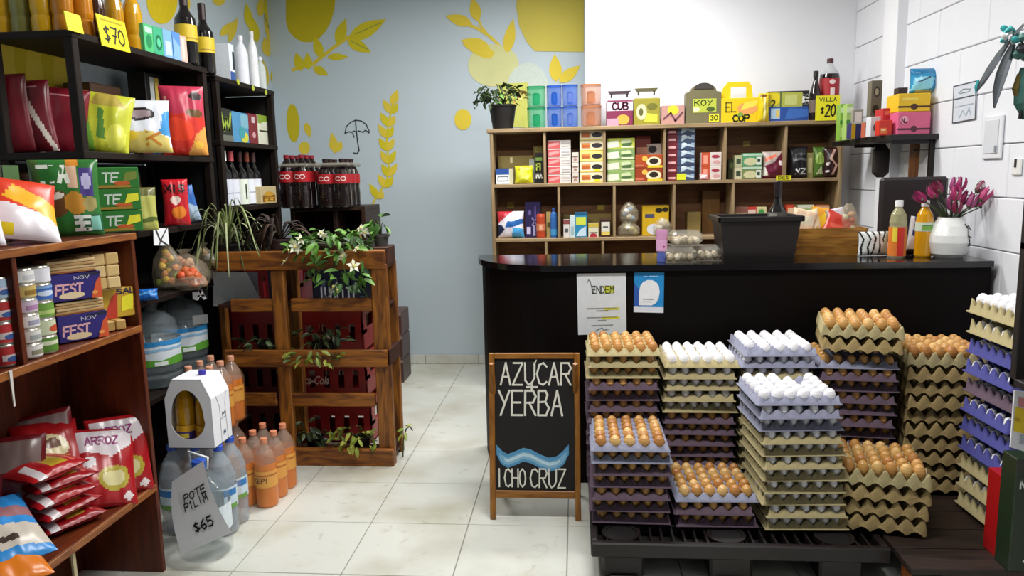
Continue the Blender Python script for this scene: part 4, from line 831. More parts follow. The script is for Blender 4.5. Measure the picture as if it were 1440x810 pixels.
tag(MB().box(xx(364, 400) - ox, xx(378, 400) - ox, -.04, .02, 0, .20, M('#2c2c4e', .5), .004).obj('navy_folder_box', None, (ox, oy + .06, zz(434) + .019)), 'slim navy box between the grey card and the upright', 'box')
# ---- dark unit and cola packs against the back wall
DY = 5.35
du = tag(empty('drink_unit', (-1.84, DY + .2, 0)), 'dark wooden shelf unit carrying cola packs by the mural wall', 'shelf unit')
DW = wood('dark_unit_wood', '#1a0d08', '#3a2112', 0, 5, .5); DWB = wood('unit_back_wood', '#3a2010', '#5a341a', 0, 5, .5)
ux0, ux1 = at(410, 330, Y=DY).x - du.location.x, at(515, 330, Y=DY).x - du.location.x; zt = at(460, 291, Y=DY).z
for x in (ux0, (ux0 + ux1) / 2 + .04, ux1 - .03): MB().box(x, x + .03, -.2, .2, 0, zt - .03, DW, .003).obj('side_panel', du)
for z in (.08, .5, .88, zt): MB().box(ux0, ux1, -.2, .2, z - .03, z, DW, .003).obj('shelf_board', du)
MB().box(ux0, ux1, .2, .21, 0, zt, DWB).obj('back_panel', du)
COLA = M('#150406', .1, .2, 10, coat=.5); WRAPG = glassy('dull_shrink_wrap', '#a8a294', .25, .55)
WRAPC = glassy('thin_shrink_wrap', '#706a66', .1, .05)
clab = [('r', 0, 0, 1, 1, '#b01420'), ('t', 'CO', .5, .5, .4, '#f0dcd8', .4, .2)]
pk1 = pack('cola_pack', 'wrapped cola bottles with red labels, left pack on the dark unit', (-1.99, DY - .03, zt), 0, COLA, '#8a1a2a', 2, 3, SODA, .053, '#b01420', WRAPC, 'cola packs', clab, 1.12, None, (.165, .232))
pk2 = pack('cola_pack', 'wrapped cola bottles with red labels, right pack on the dark unit', (-1.72, DY + .02, zt), .0, COLA, '#2a1014', 2, 3, SODA, .053, '#a81822', WRAPC, 'cola packs', clab, 1.02, None, (.165, .232))
pk2.scale = (1.12, 1, 1)
for pk, w_ in ((pk1, .115), (pk2, .115)):
    MB().box(-w_, w_, -.16, .16, .285, .315, WRAPG, .012).obj('grey_film_top', pk)
for i, (dx, nm) in enumerate(((-.12, 'lower left'), (.10, 'lower right'))):
    bottle('dark_bottle', 'dark bottle in the %s of the unit below the cola packs' % nm, 'bottle', (du.location.x + dx, DY + .08, .88), [(r * .9, z * .85) for r, z in WINE], wg, 14, 'dark bottles in the unit', (.016, .28, .335, '#1a1014'))
# stacked dark packs between the plant shelf and the wall
for k in range(3):
    p0 = at(540, 500, Y=5.5)
    carton('drink_case', 'dark red wrapped drink case, %s of the stack behind the plant shelf' % ['bottom', 'middle', 'top'][k], 'drink case', (-1.50, 5.62, k * .185), (.33, .26, .18), ['#3a2420', '#42261f', '#4a2a26'][k], [('r', .0, .86, 1, 1, '#7a6a5c'), ('t', 'OU', .80, .60, .22, '#d8ccc8', .22, .2), ('t', 'WE', .80, .25, .2, '#cfc4c0', .22, .2), ('t', 'OM', .35, .5, .25, '#b8a8a0', .3, .2), ('r', 0, 0, 1, .1, '#5a4a40')], 0, 'drink cases by the wall')
# ---- plants
def leaf_mesh(cols, l=.05, w=.022, bend=.25, name='leaf'):
    out = []
    for c in cols:
        mb = MB(); n = 4; vs = []
        for i in range(n + 1):
            t = i / n; ww = w * math.sin(PI * (t * .9 + .05)) ** .8 * .5; zc = -bend * l * t * t
            vs += [(-ww, l * t, zc + ww * .5), (0, l * t, zc), (ww, l * t, zc + ww * .5)]
        fs = []
        for i in range(n): a = i * 3; fs += [(a, a + 1, a + 4, a + 3), (a + 1, a + 2, a + 5, a + 4)]
        mb.add(vs, fs, M(c, .42, .25, 60), True); out.append(mb.mesh(name))
    return out
LG = leaf_mesh(['#4a7a2c', '#5c8a34', '#3a6424', '#6c9a44', '#2c4a1e']); LY = leaf_mesh(['#8a9a3a', '#a8b048', '#6a7a30', '#55682c']); LD = leaf_mesh(['#2c3a20', '#3c4c2a', '#4a5a34', '#22301c'], .05, .024)
def scatter(root, meshes, n, cen, rad, seed, s0=.8, s1=1.5, down=.3, name='leaf'):
    r = random.Random(seed)
    for i in range(n):
        a = r.uniform(0, 2 * PI); q = r.uniform(.15, 1) ** .6; h = r.uniform(-1, 1)
        o = link(name, meshes[r.randrange(len(meshes))], root, (cen[0] + rad[0] * q * math.cos(a), cen[1] + rad[1] * q * math.sin(a), cen[2] + rad[2] * h * (1 - .3 * q)), rot=(r.uniform(-.9, .9) - down, r.uniform(-.8, .8), a - PI / 2 + r.uniform(-.7, .7)))
        o.scale = [r.uniform(s0, s1)] * 3
def pot(root, r0, r1, h, col, x=0, y=0, z=0, n=18):
    MB().lathe([(r0, 0), (r1, h), (r1 + .006, h), (r1 + .006, h + .012), (r1 - .004, h + .012), (r1 - .008, h - .01)], n, M(col, .5)).obj('pot', root, (x, y, z))
    MB().lathe([(r1 - .009, h - .014), (r1 - .012, h - .006)], n, M('#20150e', .9)).obj('soil', root, (x, y, z))
def stems(root, ends, col='#4a5a2c', r=.0025, base=(0, 0, 0)):
    for e in ends:
        b = Vector(base); e = Vector(e); mid = (b + e) / 2 + Vector((0, 0, .03)); MB().tube([b, mid, e], r, 5, M(col, .6)).obj('stem', root)
TZ = zz(379) + .025
# white flowering plant on the shelf top
fpos = Vector((xx(462, 380), PY + .11, TZ))
fp = tag(empty('flowering_plant', fpos), 'bushy green plant with white flowers trailing over the shelf top', 'plant')
pot(fp, .06, .08, .10, '#5a5650')
scatter(fp, LG, 150, (0, -.06, .115), (.22, .13, .075), 3, 1.0, 1.6); scatter(fp, LG, 40, (.10, -.14, -.02), (.11, .04, .11), 4, 1.0, 1.5, .6); scatter(fp, LG, 10, (-.06, -.12, -.04), (.05, .03, .06), 5, .9, 1.3, .6)
stems(fp, [(.15, -.1, .12), (-.15, -.1, .1), (0, -.12, .18), (.1, -.14, -.04), (-.06, -.13, -.05), (-.2, -.08, .05)], '#4a6a2c', .003, (0, 0, .1))
petal = MB()
for k in range(5):
    a = 2 * PI * k / 5; petal.add([(0, 0, 0), (.012 * math.cos(a - .5), .012 * math.sin(a - .5), .004), (.022 * math.cos(a), .022 * math.sin(a), .002), (.012 * math.cos(a + .5), .012 * math.sin(a + .5), .004)], [(0, 1, 2, 3)], M('#e9ecd2', .5), True)
petal.ball((0, 0, .004), .005, M('#e2d67a', .5), 8, 4); pm = petal.mesh('flower')
for (fx, fy) in ((401, 368), (415, 348), (422, 337), (452, 328), (482, 362), (512, 327), (502, 350), (418, 352), (404, 352), (473, 408), (497, 374), (456, 332), (508, 321), (480, 358), (412, 342), (470, 404)):
    p = at(fx, fy, Y=PY - .06 - .02 * ((fx * 7) % 3)); o = link('flower', pm, fp, p - fpos, rot=(1.1 + .3 * math.sin(fx), .3 * math.cos(fy), fx)); o.scale = [1.5 + .3 * math.sin(fx * 3)] * 3
# spider plant
spos = Vector((xx(307, 372), PY + .13, TZ)); sp = tag(empty('spider_plant', spos), 'spider plant with long striped arching leaves at the left of the shelf top', 'plant'); pot(sp, .05, .065, .10, '#120e0d')
r = random.Random(9); SPM = [M('#7c8a54', .45, .2, 30), M('#a4aa80', .45, .2, 30), M('#5a6a3a', .5)]
for i in range(30):
    a = 2 * PI * i / 30 + r.uniform(-.1, .1); L = r.uniform(.18, .36); up = r.uniform(.05, .16) if i % 3 else r.uniform(.18, .26); dn = r.uniform(.02, .26) if i % 3 else r.uniform(0, .12)
    if math.sin(a) > .35: L *= .5; dn *= .3
    if math.cos(a) < -.3: L *= .8
    pts = [(math.cos(a) * L * t, math.sin(a) * L * t, .10 + up * math.sin(PI * min(1, t * 1.05)) * 1.1 - dn * t ** 2.4) for t in [k / 9 for k in range(10)]]
    ww = [.0025 + .0036 * math.sin(PI * min(1, t * .9 + .12)) for t in [k / 9 for k in range(10)]]
    MB().tube(pts, ww, 6, SPM[i % 3], flat=.22).obj('leaf', sp)
# brown dry fern in a dark pot
dpos = Vector((xx(385, 352), PY + .10, TZ)); dp = tag(empty('potted_dry_fern', dpos), 'dark plum pot with a drooping dry brown fern on the shelf top', 'plant'); pot(dp, .048, .056, .125, '#3a2628')
for i in range(26):
    a = r.uniform(2.2, 4.6) if i < 18 else r.uniform(-.8, 1.2); L = r.uniform(.10, .24); up = r.uniform(.06, .17)
    pts = [(math.cos(a) * L * t, math.sin(a) * L * t * .7, .12 + up * math.sin(PI * t * .8) - .10 * t ** 3) for t in [k / 7 for k in range(8)]]
    MB().tube(pts, [.004 + .012 * math.sin(PI * k / 7.5) for k in range(8)], 6, M(['#2a1a10', '#3a2616', '#1e130c'][i % 3], .7), flat=.25).obj('frond', dp)
# amber jar and little pot
jp = Vector((xx(488, 352), PY + .16, TZ))
bottle('amber_jar', 'tall amber glass jar behind the white flowers', 'jar', jp, [(.034, 0), (.037, .01), (.037, .13), (.030, .15), (.030, .165)], glassy('amber_glass', '#a8702a', .08, .55), 16)
lp = Vector((xx(528, 345), PY + .12, zz(349))); pl = tag(empty('small_potted_plant', lp), 'small grey pot with drooping striped green leaves at the shelf corner', 'plant'); pot(pl, .034, .042, .05, '#4a4644'); scatter(pl, LG, 16, (-.01, -.01, .12), (.05, .04, .045), 6, 1.0, 1.7, .5); stems(pl, [(-.03, 0, .12), (.02, -.02, .13), (0, 0, .15)], base=(0, 0, .04))
# trailing greens on the lower tiers
def trail(label, px, py, zb, n, rad, meshes, seed, group='trailing plants on the pallet shelf', dy=.06, s=(.7, 1.2)):
    q = Vector((xx(px, py), PY + .115, zz(zb) + .018)); o = tag(empty('trailing_plant', q), label, 'plant', group); pot(o, .04, .05, .06, '#17120f')
    c = at(px, py, Y=PY + dy - .02) - q; scatter(o, meshes, n, c, rad, seed, s[0], s[1], .4); stems(o, [(c.x + rad[0] * k, c.y, c.z) for k in (-.7, 0, .7)], base=(0, 0, .06)); return o
trail('leafy green plant at the left end of the middle tier', 362, 484, 509, 26, (.11, .05, .05), LD, 11)
trail('yellow green vine hanging over the middle board', 440, 500, 509, 46, (.16, .045, .05), LY, 12, dy=-.02)
trail('dark leafy plant filling the gap above the middle board', 452, 472, 509, 40, (.15, .06, .055), LD, 13, dy=.1)
trail('dark leafy plant in the bottom tier beside the orange packs', 432, 612, 645, 46, (.11, .06, .09), LD, 14, dy=.08)
trail('bright green plant in the bottom tier by the right upright', 500, 614, 645, 50, (.14, .07, .06), LY, 15, dy=.04)
vr = tag(empty('vine_shoot', (xx(552, 600) + .02, PY + .12, 0)), 'thin green vine shoot curling out at the right of the plant shelf', 'plant')
MB().tube([(-.0, 0, .0), (.01, -.01, .1), (.03, -.02, .17), (.055, -.03, .19), (.07, -.03, .165)], .004, 6, M('#4a5a34', .6)).obj('stem', vr); scatter(vr, LY, 8, (.025, -.02, .16), (.035, .03, .03), 16, .7, 1.0)
# ================================================================== pigeon-hole shelf behind the counter
SY, SD = 5.30, .29
SHW = wood('taupe_shelf_wood', '#86704f', '#a58c68', 0, 4, .5); SHI = wood('brown_shelf_back', '#6a4424', '#8a5c30', 0, 4, .55); SHV = wood('taupe_divider_wood', '#86704f', '#a58c68', 2, 4, .5)
SX0, SX1 = -.60, 1.80
Z1, Z2, Z3 = 1.885, 1.50, 1.115
sh = tag(empty('display_shelf', ((SX0 + SX1) / 2, SY + SD / 2, 0)), 'wide taupe pigeon-hole shelf behind the black counter', 'shelf')
hx, hy = sh.location.x, sh.location.y
MB().box(SX0 - .02 - hx, SX1 + .01 - hx, SY - .012 - hy, SY + SD - hy, Z1 - .028, Z1, SHW, .004).obj('top_board', sh)
for z in (Z2, Z3, .73, .34, .05): MB().box(SX0 + .02 - hx, SX1 - .02 - hx, SY - hy, SY + SD - .012 - hy, z - .024, z, SHW, .003).obj('shelf_board', sh)
for x in (SX0, SX1 - .022): MB().box(x - hx, x + .022 - hx, SY - .004 - hy, SY + SD - hy, 0, Z1 - .028, SHV, .003).obj('side_panel', sh)
MB().box(SX0 - hx, SX1 - hx, SY + SD - .012 - hy, SY + SD - hy, .02, Z1 - .028, SHI).obj('back_panel', sh)
for (za, zb, pxs, py) in ((Z2, Z1 - .028, (766, 850, 935, 1020, 1105), 220), (Z3, Z2 - .024, (786, 864, 948, 1031), 300), (.73, Z3 - .024, (768, 848, 930, 1015, 1100), 355), (.34, .706, (786, 864, 948, 1031, 1110), 420)):
    for px in pxs:
        x = at(px, py, Y=SY).x; MB().box(x - .009 - hx, x + .009 - hx, SY + .003 - hy, SY + SD - .012 - hy, za, zb, SHV, .002).obj('divider', sh)
def bx(label, rect, zb, col, el=(), d=.10, Y=5.34, name='grocery_box', cat='box', group='goods on the display shelf', rz=0, gloss=.4):
    x0, y0, x1, y1 = rect; a = at(x0, (y0 + y1) / 2, Y=Y); b = at(x1, (y0 + y1) / 2, Y=Y); h = at((x0 + x1) / 2, y0, Y=Y).z - zb
    return carton(name, label, cat, ((a.x + b.x) / 2, Y + d / 2, zb), (b.x - a.x - .003, d, max(.02, h)), col, el, rz, group, gloss=gloss)
def bstack(lab, rect, n, zb, cols, elf, d=.10, Y=5.34, name='grocery_box', group=None):
    x0, y0, x1, y1 = rect; a = at(x0, (y0 + y1) / 2, Y=Y); b = at(x1, (y0 + y1) / 2, Y=Y); H = at((x0 + x1) / 2, y0, Y=Y).z - zb
    O = {2: ['lower', 'upper'], 3: ['bottom', 'middle', 'top'], 4: ['bottom', 'second from bottom', 'third from bottom', 'top'], 5: ['bottom', 'second from bottom', 'middle', 'fourth from bottom', 'top'], 6: ['bottom', 'second from bottom', 'third from bottom', 'fourth from bottom', 'fifth from bottom', 'top'], 7: ['bottom', 'second from bottom', 'third from bottom', 'middle', 'fifth from bottom', 'sixth from bottom', 'top']}[n]
    for k in range(n):
        carton(name, lab % O[k], 'box', ((a.x + b.x) / 2, Y + d / 2, zb + k * H / n), (b.x - a.x - .003, d, H / n - .0015), cols[k % len(cols)], elf(k), 0, group or (lab % 'any'))
def bp(label, rect, zb, col, el=(), t=.06, Y=5.38, seed=0, rz=0, lean=.08, name='snack_bag', cat='bag', group='goods on the display shelf', n=34, roll=0):
    x0, y0, x1, y1 = rect; a = at(x0, (y0 + y1) / 2, Y=Y); b = at(x1, (y0 + y1) / 2, Y=Y); h = at((x0 + x1) / 2, y0, Y=Y).z - zb - .003
    return pouch(name, label, cat, ((a.x + b.x) / 2, Y, zb + .003), (b.x - a.x, h, t), col, el, 0, group, seed, rot=(-lean, roll, rz), n=n)
def sticker(px, py, Y, w=.035, h=.022, col='#e8e02c', txt='', lab=''):
    p = at(px, py, Y=Y); return carton('price_sticker', lab, 'price sticker', (p.x, Y, p.z - h / 2), (w, .002, h), col, [('t', txt, .5, .5, .6, '#3a3a14', .7)] if txt else (), 0, 'yellow price stickers on the display shelf')
# ---- upper row
bx('blue and white carton at the left end of the upper row', (697, 237, 721, 257), Z2, '#dfe6ea', [('r', 0, .62, .8, 1, '#2a4f96'), ('r', .1, .2, .75, .5, '#3a4450'), ('r', .15, .25, .7, .45, '#e8eef2'), ('r', .82, 0, 1, 1, '#c8c4a0')])
bp('bright yellow bag beside the blue and white carton', (724, 233, 750, 258), Z2, '#d8da28', [('e', .5, .4, .3, .25, '#e9ea60'), ('e', .3, .8, .15, .1, '#b0a010'), ('p', [(.2, .1), (.8, .1), (.5, .3)], '#b8b820')], Y=5.36, seed=61)
bx('silver packet standing behind the yellow bag', (744, 224, 752, 256), Z2, '#b0b4ac', [('r', .2, .3, .8, .6, '#4a4a48')], .06, 5.42)
bx('tall black box with green print left of the first divider', (752, 215, 764, 256), Z2, '#18160e', [('t', 'FI', .5, .55, .2, '#b8cc4a', .6), ('t', 'MA', .5, .25, .16, '#e6e6d6', .7), ('r', .1, .75, .9, .85, '#6a8a3a')], .08, 5.35)
bx('olive cardboard box at the back of the first upper bay', (700, 219, 750, 256), Z2, '#8c7a42', [('r', 0, .5, 1, .53, '#6a5a2c'), ('r', .35, .75, .42, .95, '#d8cfa0')], .10, 5.46)
bx('dull yellow label box at the back above the black box', (750, 205, 764, 256), Z2, '#7c6a30', [('r', .2, .84, .8, .95, '#b0a040'), ('t', 'OO', .5, .9, .06, '#3a3010', .4)], .06, 5.47)
bstack('pink and white soap box, %s of five by the first divider', (770, 197, 803, 256), 5, Z2, ['#d8d2cc', '#e2dcd6'], lambda k: [('r', 0, .06, .53, .94, '#cc5a5c'), ('p', [(.05, .2), (.5, .5), (.5, .8), (.05, .6)], '#e49a98'), ('r', .60, .55, .95, .7, '#b8b0b0'), ('r', .6, .25, .95, .32, '#8a8688')])
bstack('narrow pale box, %s of three beside the cream boxes', (804, 214, 814, 255), 3, Z2, ['#cfc6ba', '#d8cfc4'], lambda k: [('r', .1, .5, .9, .65, '#8a6a60'), ('e', .5, .3, .25, .15, '#a88a80')])
bstack('cream box with orange square and dark oval, %s of five', (815, 182, 849, 255), 5, Z2, ['#e6dcb8', '#ebe2c0', '#e8d880'], lambda k: [('r', .07, .25, .45, .75, '#d08a4a'), ('e', .72, .5, .22, .24, '#2e2a2c'), ('r', 0, .0, 1, .08, '#e2c040'), ('p', [(.1, .3), (.4, .35), (.4, .55), (.1, .6)], '#b8602c')] + ([('r', .6, .1, .85, .3, '#e8e02c')] if k < 2 else []))
bstack('green and white tea box, %s of four in the third upper bay', (854, 194, 893, 253), 4, Z2, ['#8aa860', '#9ab06c', '#7c9a5c', '#b4bc4a'], lambda k: [('p', [(0, .1), (.45, .2), (.4, .8), (0, .7)], '#dfe6cc'), ('e', .7, .5, .2, .3, '#4a6a3c'), ('r', .5, .1, .95, .25, '#d8e0b8'), ('p', [(.5, .5), (.9, .6), (.8, .9), (.5, .8)], '#c8d4a4')])
bx('dark cherry box at the back of the third upper bay', (893, 191, 915, 252), Z2, '#7a2c1a', [('r', .1, .6, .8, .75, '#c08a70')], .08, 5.44)
bx('grey white box above the pie boxes', (909, 202, 930, 252), Z2, '#c8c0b4', [('e', .4, .85, .3, .1, '#2a2624')], .06, 5.44)
bstack('red brown pie box, %s of two in the third upper bay', (893, 217, 932, 253), 2, Z2, ['#9a3c1c', '#a8481e'], lambda k: [('e', .68, .45, .28, .38, '#e8dcb8'), ('e', .68, .5, .17, .22, '#2c2018'), ('r', .45, 0, 1, .18, '#e0c02c'), ('e', .35, .7, .1, .2, '#f0b84a'), ('r', .0, .1, .3, .25, '#c86a50')], .09, 5.34)
bstack('red and blue wafer box, %s of seven in the tall stack', (938, 178, 978, 250), 7, Z2, ['#3a4a66', '#44526e'], lambda k: [('r', 0, 0, .36, 1, '#6e1f28'), ('r', .05, .22, .3, .5, '#e4b0ac'), ('p', [(.5, .1), (.7, .5), (.95, .3), (.98, .5), (.75, .8), (.5, .6)], '#b8ccd8'), ('r', .85, .6, .97, .9, '#9ab0c4'), ('e', .6, .75, .1, .2, '#d4e0e6')] + ([('r', .35, .1, .68, .95, '#d6dc2c')] if k == 0 else []))
bstack('red and white candy box, %s of two next to the tall stack', (986, 214, 1015, 250), 2, Z2, ['#e0d4cc', '#dcd0cc'], lambda k: [('r', 0, 0, .42, 1, '#c4502f'), ('r', .1, .2, .3, .8, '#e89a84'), ('e', .7, .7, .2, .12, '#a8344a'), ('e', .75, .3, .18, .12, '#d8a0a0')])
bp('small crumpled pink packet lying before the candy boxes', (984, 243, 997, 254), Z2, '#c48a88', [('e', .5, .5, .3, .2, '#e8d8d4')], .02, 5.315, 62, lean=.5)
bx('dark green packet at the left of the fifth upper bay', (1024, 224, 1033, 249), Z2, '#3a3f24', [('e', .5, .7, .3, .15, '#6a7a4a')], .06, 5.40)
bstack('cream and green pasta box, %s of two in the fifth upper bay', (1033, 218, 1044, 249), 2, Z2, ['#c8c4a0', '#b8b890'], lambda k: [('r', .2, .3, .8, .7, '#3a4a34')])
bstack('green yerba box with pale oval, %s of two in the fifth upper bay', (1044, 215, 1072, 248), 2, Z2, ['#7a8a58', '#5a9a6c'], lambda k: [('e', .4, .35, .35, .3, '#cfcca0'), ('r', 0, .8, 1, .95, '#b8d8c0'), ('r', .7, .1, .95, .7, '#dfe6dc'), ('r', .75, .3, .9, .55, '#2e4a3a')])
bp('maroon shiny snack bag by the divider', (1072, 213, 1103, 247), Z2, '#6a1c36', [('p', [(0, .4), (.5, .6), (.9, 1), (0, 1)], '#b8a8a0'), ('p', [(.1, .6), (.6, .8), (.6, .9), (.1, .75)], '#d86a50'), ('e', .8, .55, .1, .1, '#f0e0e8'), ('p', [(0, .1), (.25, .1), (.1, .4), (0, .4)], '#e8e2d4')], .08, 5.37, 63)
bp('black coffee bag with white letters in the last upper bay', (1108, 206, 1136, 247), Z2, '#201e22', [('r', .25, .55, 1, .62, '#6a6a70'), ('t', 'MZ', .6, .2, .16, '#e2e2e2', .5, .22), ('r', .25, .72, .9, .78, '#4a4a52')], .07, 5.36, 64)
bx('olive packet leaning between the black and green bags', (1134, 215, 1144, 246), Z2, '#8c8450', [('r', .2, .2, .8, .8, '#b8b07c')], .05, 5.36)
bp('green coffee bag in the last upper bay', (1143, 206, 1161, 244), Z2, '#4a6a24', [('e', .5, .6, .35, .2, '#9ab85a'), ('p', [(.2, .1), (.8, .1), (.6, .35)], '#c8d0a0')], .06, 5.37, 65)
bp('dark brown coffee bag at the right end of the upper row', (1158, 207, 1182, 244), Z2, '#2e1614', [('l', [(.6, .9), (.35, .6), (.7, .4), (.5, .1)], .07, '#c8a090'), ('e', .2, .45, .12, .06, '#d8ccc8'), ('r', .1, .15, .3, .22, '#e2dcd8')], .07, 5.35, 66)
sticker(1102, 250, 5.285, .10, .032, '#e6df22', 'DES', 'yellow price sticker on the middle board near the right end')
for i, (px, py) in enumerate(((1050, 202), (718, 288), (845, 292))): sticker(px, py, 5.575, .05, .04, '#b09a34', '', ['dull yellow sticker on the back of the fifth upper bay', 'dull yellow sticker on the back of the first lower bay', 'dull yellow sticker on the back of the second lower bay'][i])
# ---- lower row
bp('red, white and blue detergent bag in the first lower bay', (699, 297, 737, 335), Z3, '#e8e4ee', [('p', [(0, .55), (.25, .7), (.6, 1), (0, 1)], '#c03440'), ('p', [(.3, .35), (1, .5), (1, .7), (.4, .6)], '#2f6ab4'), ('p', [(0, 0), (.3, .3), (.15, .5), (0, .5)], '#1c2a4a'), ('p', [(.55, 0), (1, 0), (1, .3), (.6, .4)], '#4aa0d8')], .09, 5.37, 67)
bx('navy violet box with white specks in the first lower bay', (738, 284, 761, 334), Z3, '#2a2250', [('r', .1, .1, .35, .3, '#c8c0e0'), ('r', .5, .05, .65, .35, '#a8a4cc'), ('e', .3, .7, .1, .08, '#6a5a9a'), ('r', .6, .55, .7, .9, '#5a4a8a'), ('t', 'X', .6, .45, .2, '#8a84b8', .3)], .09, 5.38)
bottle('red_tube', 'orange red tube beside the navy box', 'tube', (at(761, 330, Y=5.36).x, 5.36, Z3), [(.032, 0), (.034, .006), (.034, .15), (.030, .165), (.026, .17)], '#b84a2c', 14, None, None, (.05, .10, .0346, '#d07a50', [('r', .4, .2, .6, .8, '#e8b090')]))
bx('tan slim packet between the red tube and the blue bottle', (768, 298, 775, 333), Z3, '#a8925a', [('r', .2, .4, .8, .6, '#4a4a2a')], .06, 5.37)
bottle('blue_bottle', 'slim blue bottle by the divider of the lower row', 'bottle', (at(779, 330, Y=5.36).x, 5.36, Z3), [(.024, 0), (.026, .01), (.026, .14), (.022, .17), (.010, .185), (.010, .20)], '#3a6cb0', 14, None, (.012, .19, .21, '#2a56a0'), (.02, .06, .0265, '#4a9ad0'))
bx('white and red slim box in the second lower bay', (792, 309, 801, 332), Z3, '#d8d4d0', [('r', 0, .75, 1, 1, '#8a4a4a'), ('r', .2, .3, .8, .5, '#5a5a60')], .06)
bx('white and pale grey box next to the blue yellow box', (801, 303, 809, 331), Z3, '#c8d8dc', [('r', .2, .1, .8, .5, '#a0b8c0')], .08)
bx('blue box with yellow panel in the second lower bay', (808, 299, 826, 331), Z3, '#2f86b0', [('r', .1, .5, .9, .82, '#cdd84a'), ('p', [(.1, .05), (.9, .05), (.9, .45), (.4, .3)], '#c4dcec'), ('r', 0, .9, 1, 1, '#1f5a7c')], .09)
bx('low white box with red arc in the second lower bay', (827, 314, 842, 331), Z3, '#d8d4bc', [('e', .5, .1, .35, .18, '#a83040'), ('r', 0, .72, 1, 1, '#c8b04a'), ('r', .1, .3, .9, .36, '#4a4a40')], .07)
bx('white box with dark brown border right of the low white box', (844, 308, 859, 331), Z3, '#3a2014', [('r', .1, .1, .92, .84, '#dcdacf'), ('r', .25, .5, .75, .6, '#5a5a54'), ('r', .1, .1, .92, .3, '#e2c860')], .08)
bx('olive cardboard box at the back of the second lower bay', (792, 301, 860, 331), Z3, '#8c7640', [('r', 0, .48, 1, .5, '#6a5828')], .08, 5.48)
def film_bag(label, rect, zb, seed, cols, Y=5.38, name='film_bag'):
    x0, y0, x1, y1 = rect; a = at(x0, (y0 + y1) / 2, Y=Y); b = at(x1, (y0 + y1) / 2, Y=Y); h = at((x0 + x1) / 2, y0, Y=Y).z - zb; w = b.x - a.x; r = random.Random(seed)
    root = tag(empty(name, ((a.x + b.x) / 2, Y, zb)), label, 'bag', 'film bags of small goods')
    MB().lathe([(w * .38, 0), (w * .5, h * .2), (w * .5, h * .55), (w * .3, h * .85), (w * .14, h)], 12, glassy('thin_bag_film', '#c8bca0', .15, .3), sy=.7).obj('clear_film', root)
    s_ = w * .17
    for i in range(9):
        q = r.uniform(0, 2 * PI); v = i / 9; rr = w * .27 * (1 - .5 * v)
        MB().ball((0, 0, 0), s_, M(cols[i % len(cols)], .5, .2, 50), 9, 6, .85).obj('piece', root, (rr * math.cos(q), rr * .6 * math.sin(q), s_ + v * (h * .78 - s_)))
    return root
film_bag('film bag of white and blue sweets stacked in the third lower bay', (871, 284, 898, 311), Z3 + .095, 1, ['#e2e6ea', '#7a98b8', '#c9c2a8'])
film_bag('film bag of olive nuts at the bottom of the third lower bay', (868, 311, 900, 331), Z3, 2, ['#8c8450', '#a89a60', '#6e6638'])
bx('yellow box with sunglasses print in the third lower bay', (903, 289, 941, 329), Z3, '#d0a81c', [('e', .62, .84, .14, .08, '#2a2418'), ('e', .86, .86, .12, .08, '#2a2418'), ('r', .1, .6, .45, .72, '#4a4a6a'), ('e', .42, .22, .25, .18, '#d8dce4'), ('e', .8, .45, .18, .1, '#e8d890')], .09, 5.38)
film_bag('film bag with a pale ball in front of the yellow box', (918, 306, 946, 330), Z3, 3, ['#c8c4bc', '#a89c80'], 5.345)
bx('plain olive cardboard box in the fourth lower bay', (966, 298, 986, 329), Z3, '#96824a', [('r', 0, .0, 1, .03, '#6a5a2c')], .12, 5.44)
bx('brown cardboard at the back of the fourth lower bay', (987, 268, 1012, 328), Z3, '#7a5626', [('r', .4, .2, .44, .8, '#8c6a34')], .04, 5.52)
for i, (a, b, c, e, lab) in enumerate(((1034, 1052, '#c8a888', [('r', 0, .8, 1, 1, '#8a5a4a')], 'tan biscuit box at the left of the wide lower bay'), (1050, 1064, '#c23c34', [('r', .1, .75, .9, .9, '#e8c8b8')], 'red biscuit box in the wide lower bay'), (1063, 1078, '#d8cc9a', [('e', .5, .8, .3, .12, '#4a9a4a')], 'cream biscuit box with green dot in the wide lower bay'))):
    bx(lab, (a, 291, b, 331), Z3, c, e, .09, 5.36)
bx('orange red box right of the dark bottle on the lower row', (1106, 288, 1117, 331), Z3, '#d24a2c', [('r', .1, .7, .9, .9, '#f0c8a0')], .08, 5.36)
bx('green and white box behind the snack basket', (1121, 288, 1144, 331), Z3, '#b8c48a', [('e', .5, .75, .3, .1, '#4a9a5a'), ('r', 0, .9, 1, 1, '#e2e6cc')], .09, 5.36)
bx('orange brown box behind the snack basket', (1146, 288, 1166, 331), Z3, '#b06a3c', [('r', 0, .85, 1, .95, '#e0b08a')], .09, 5.36)
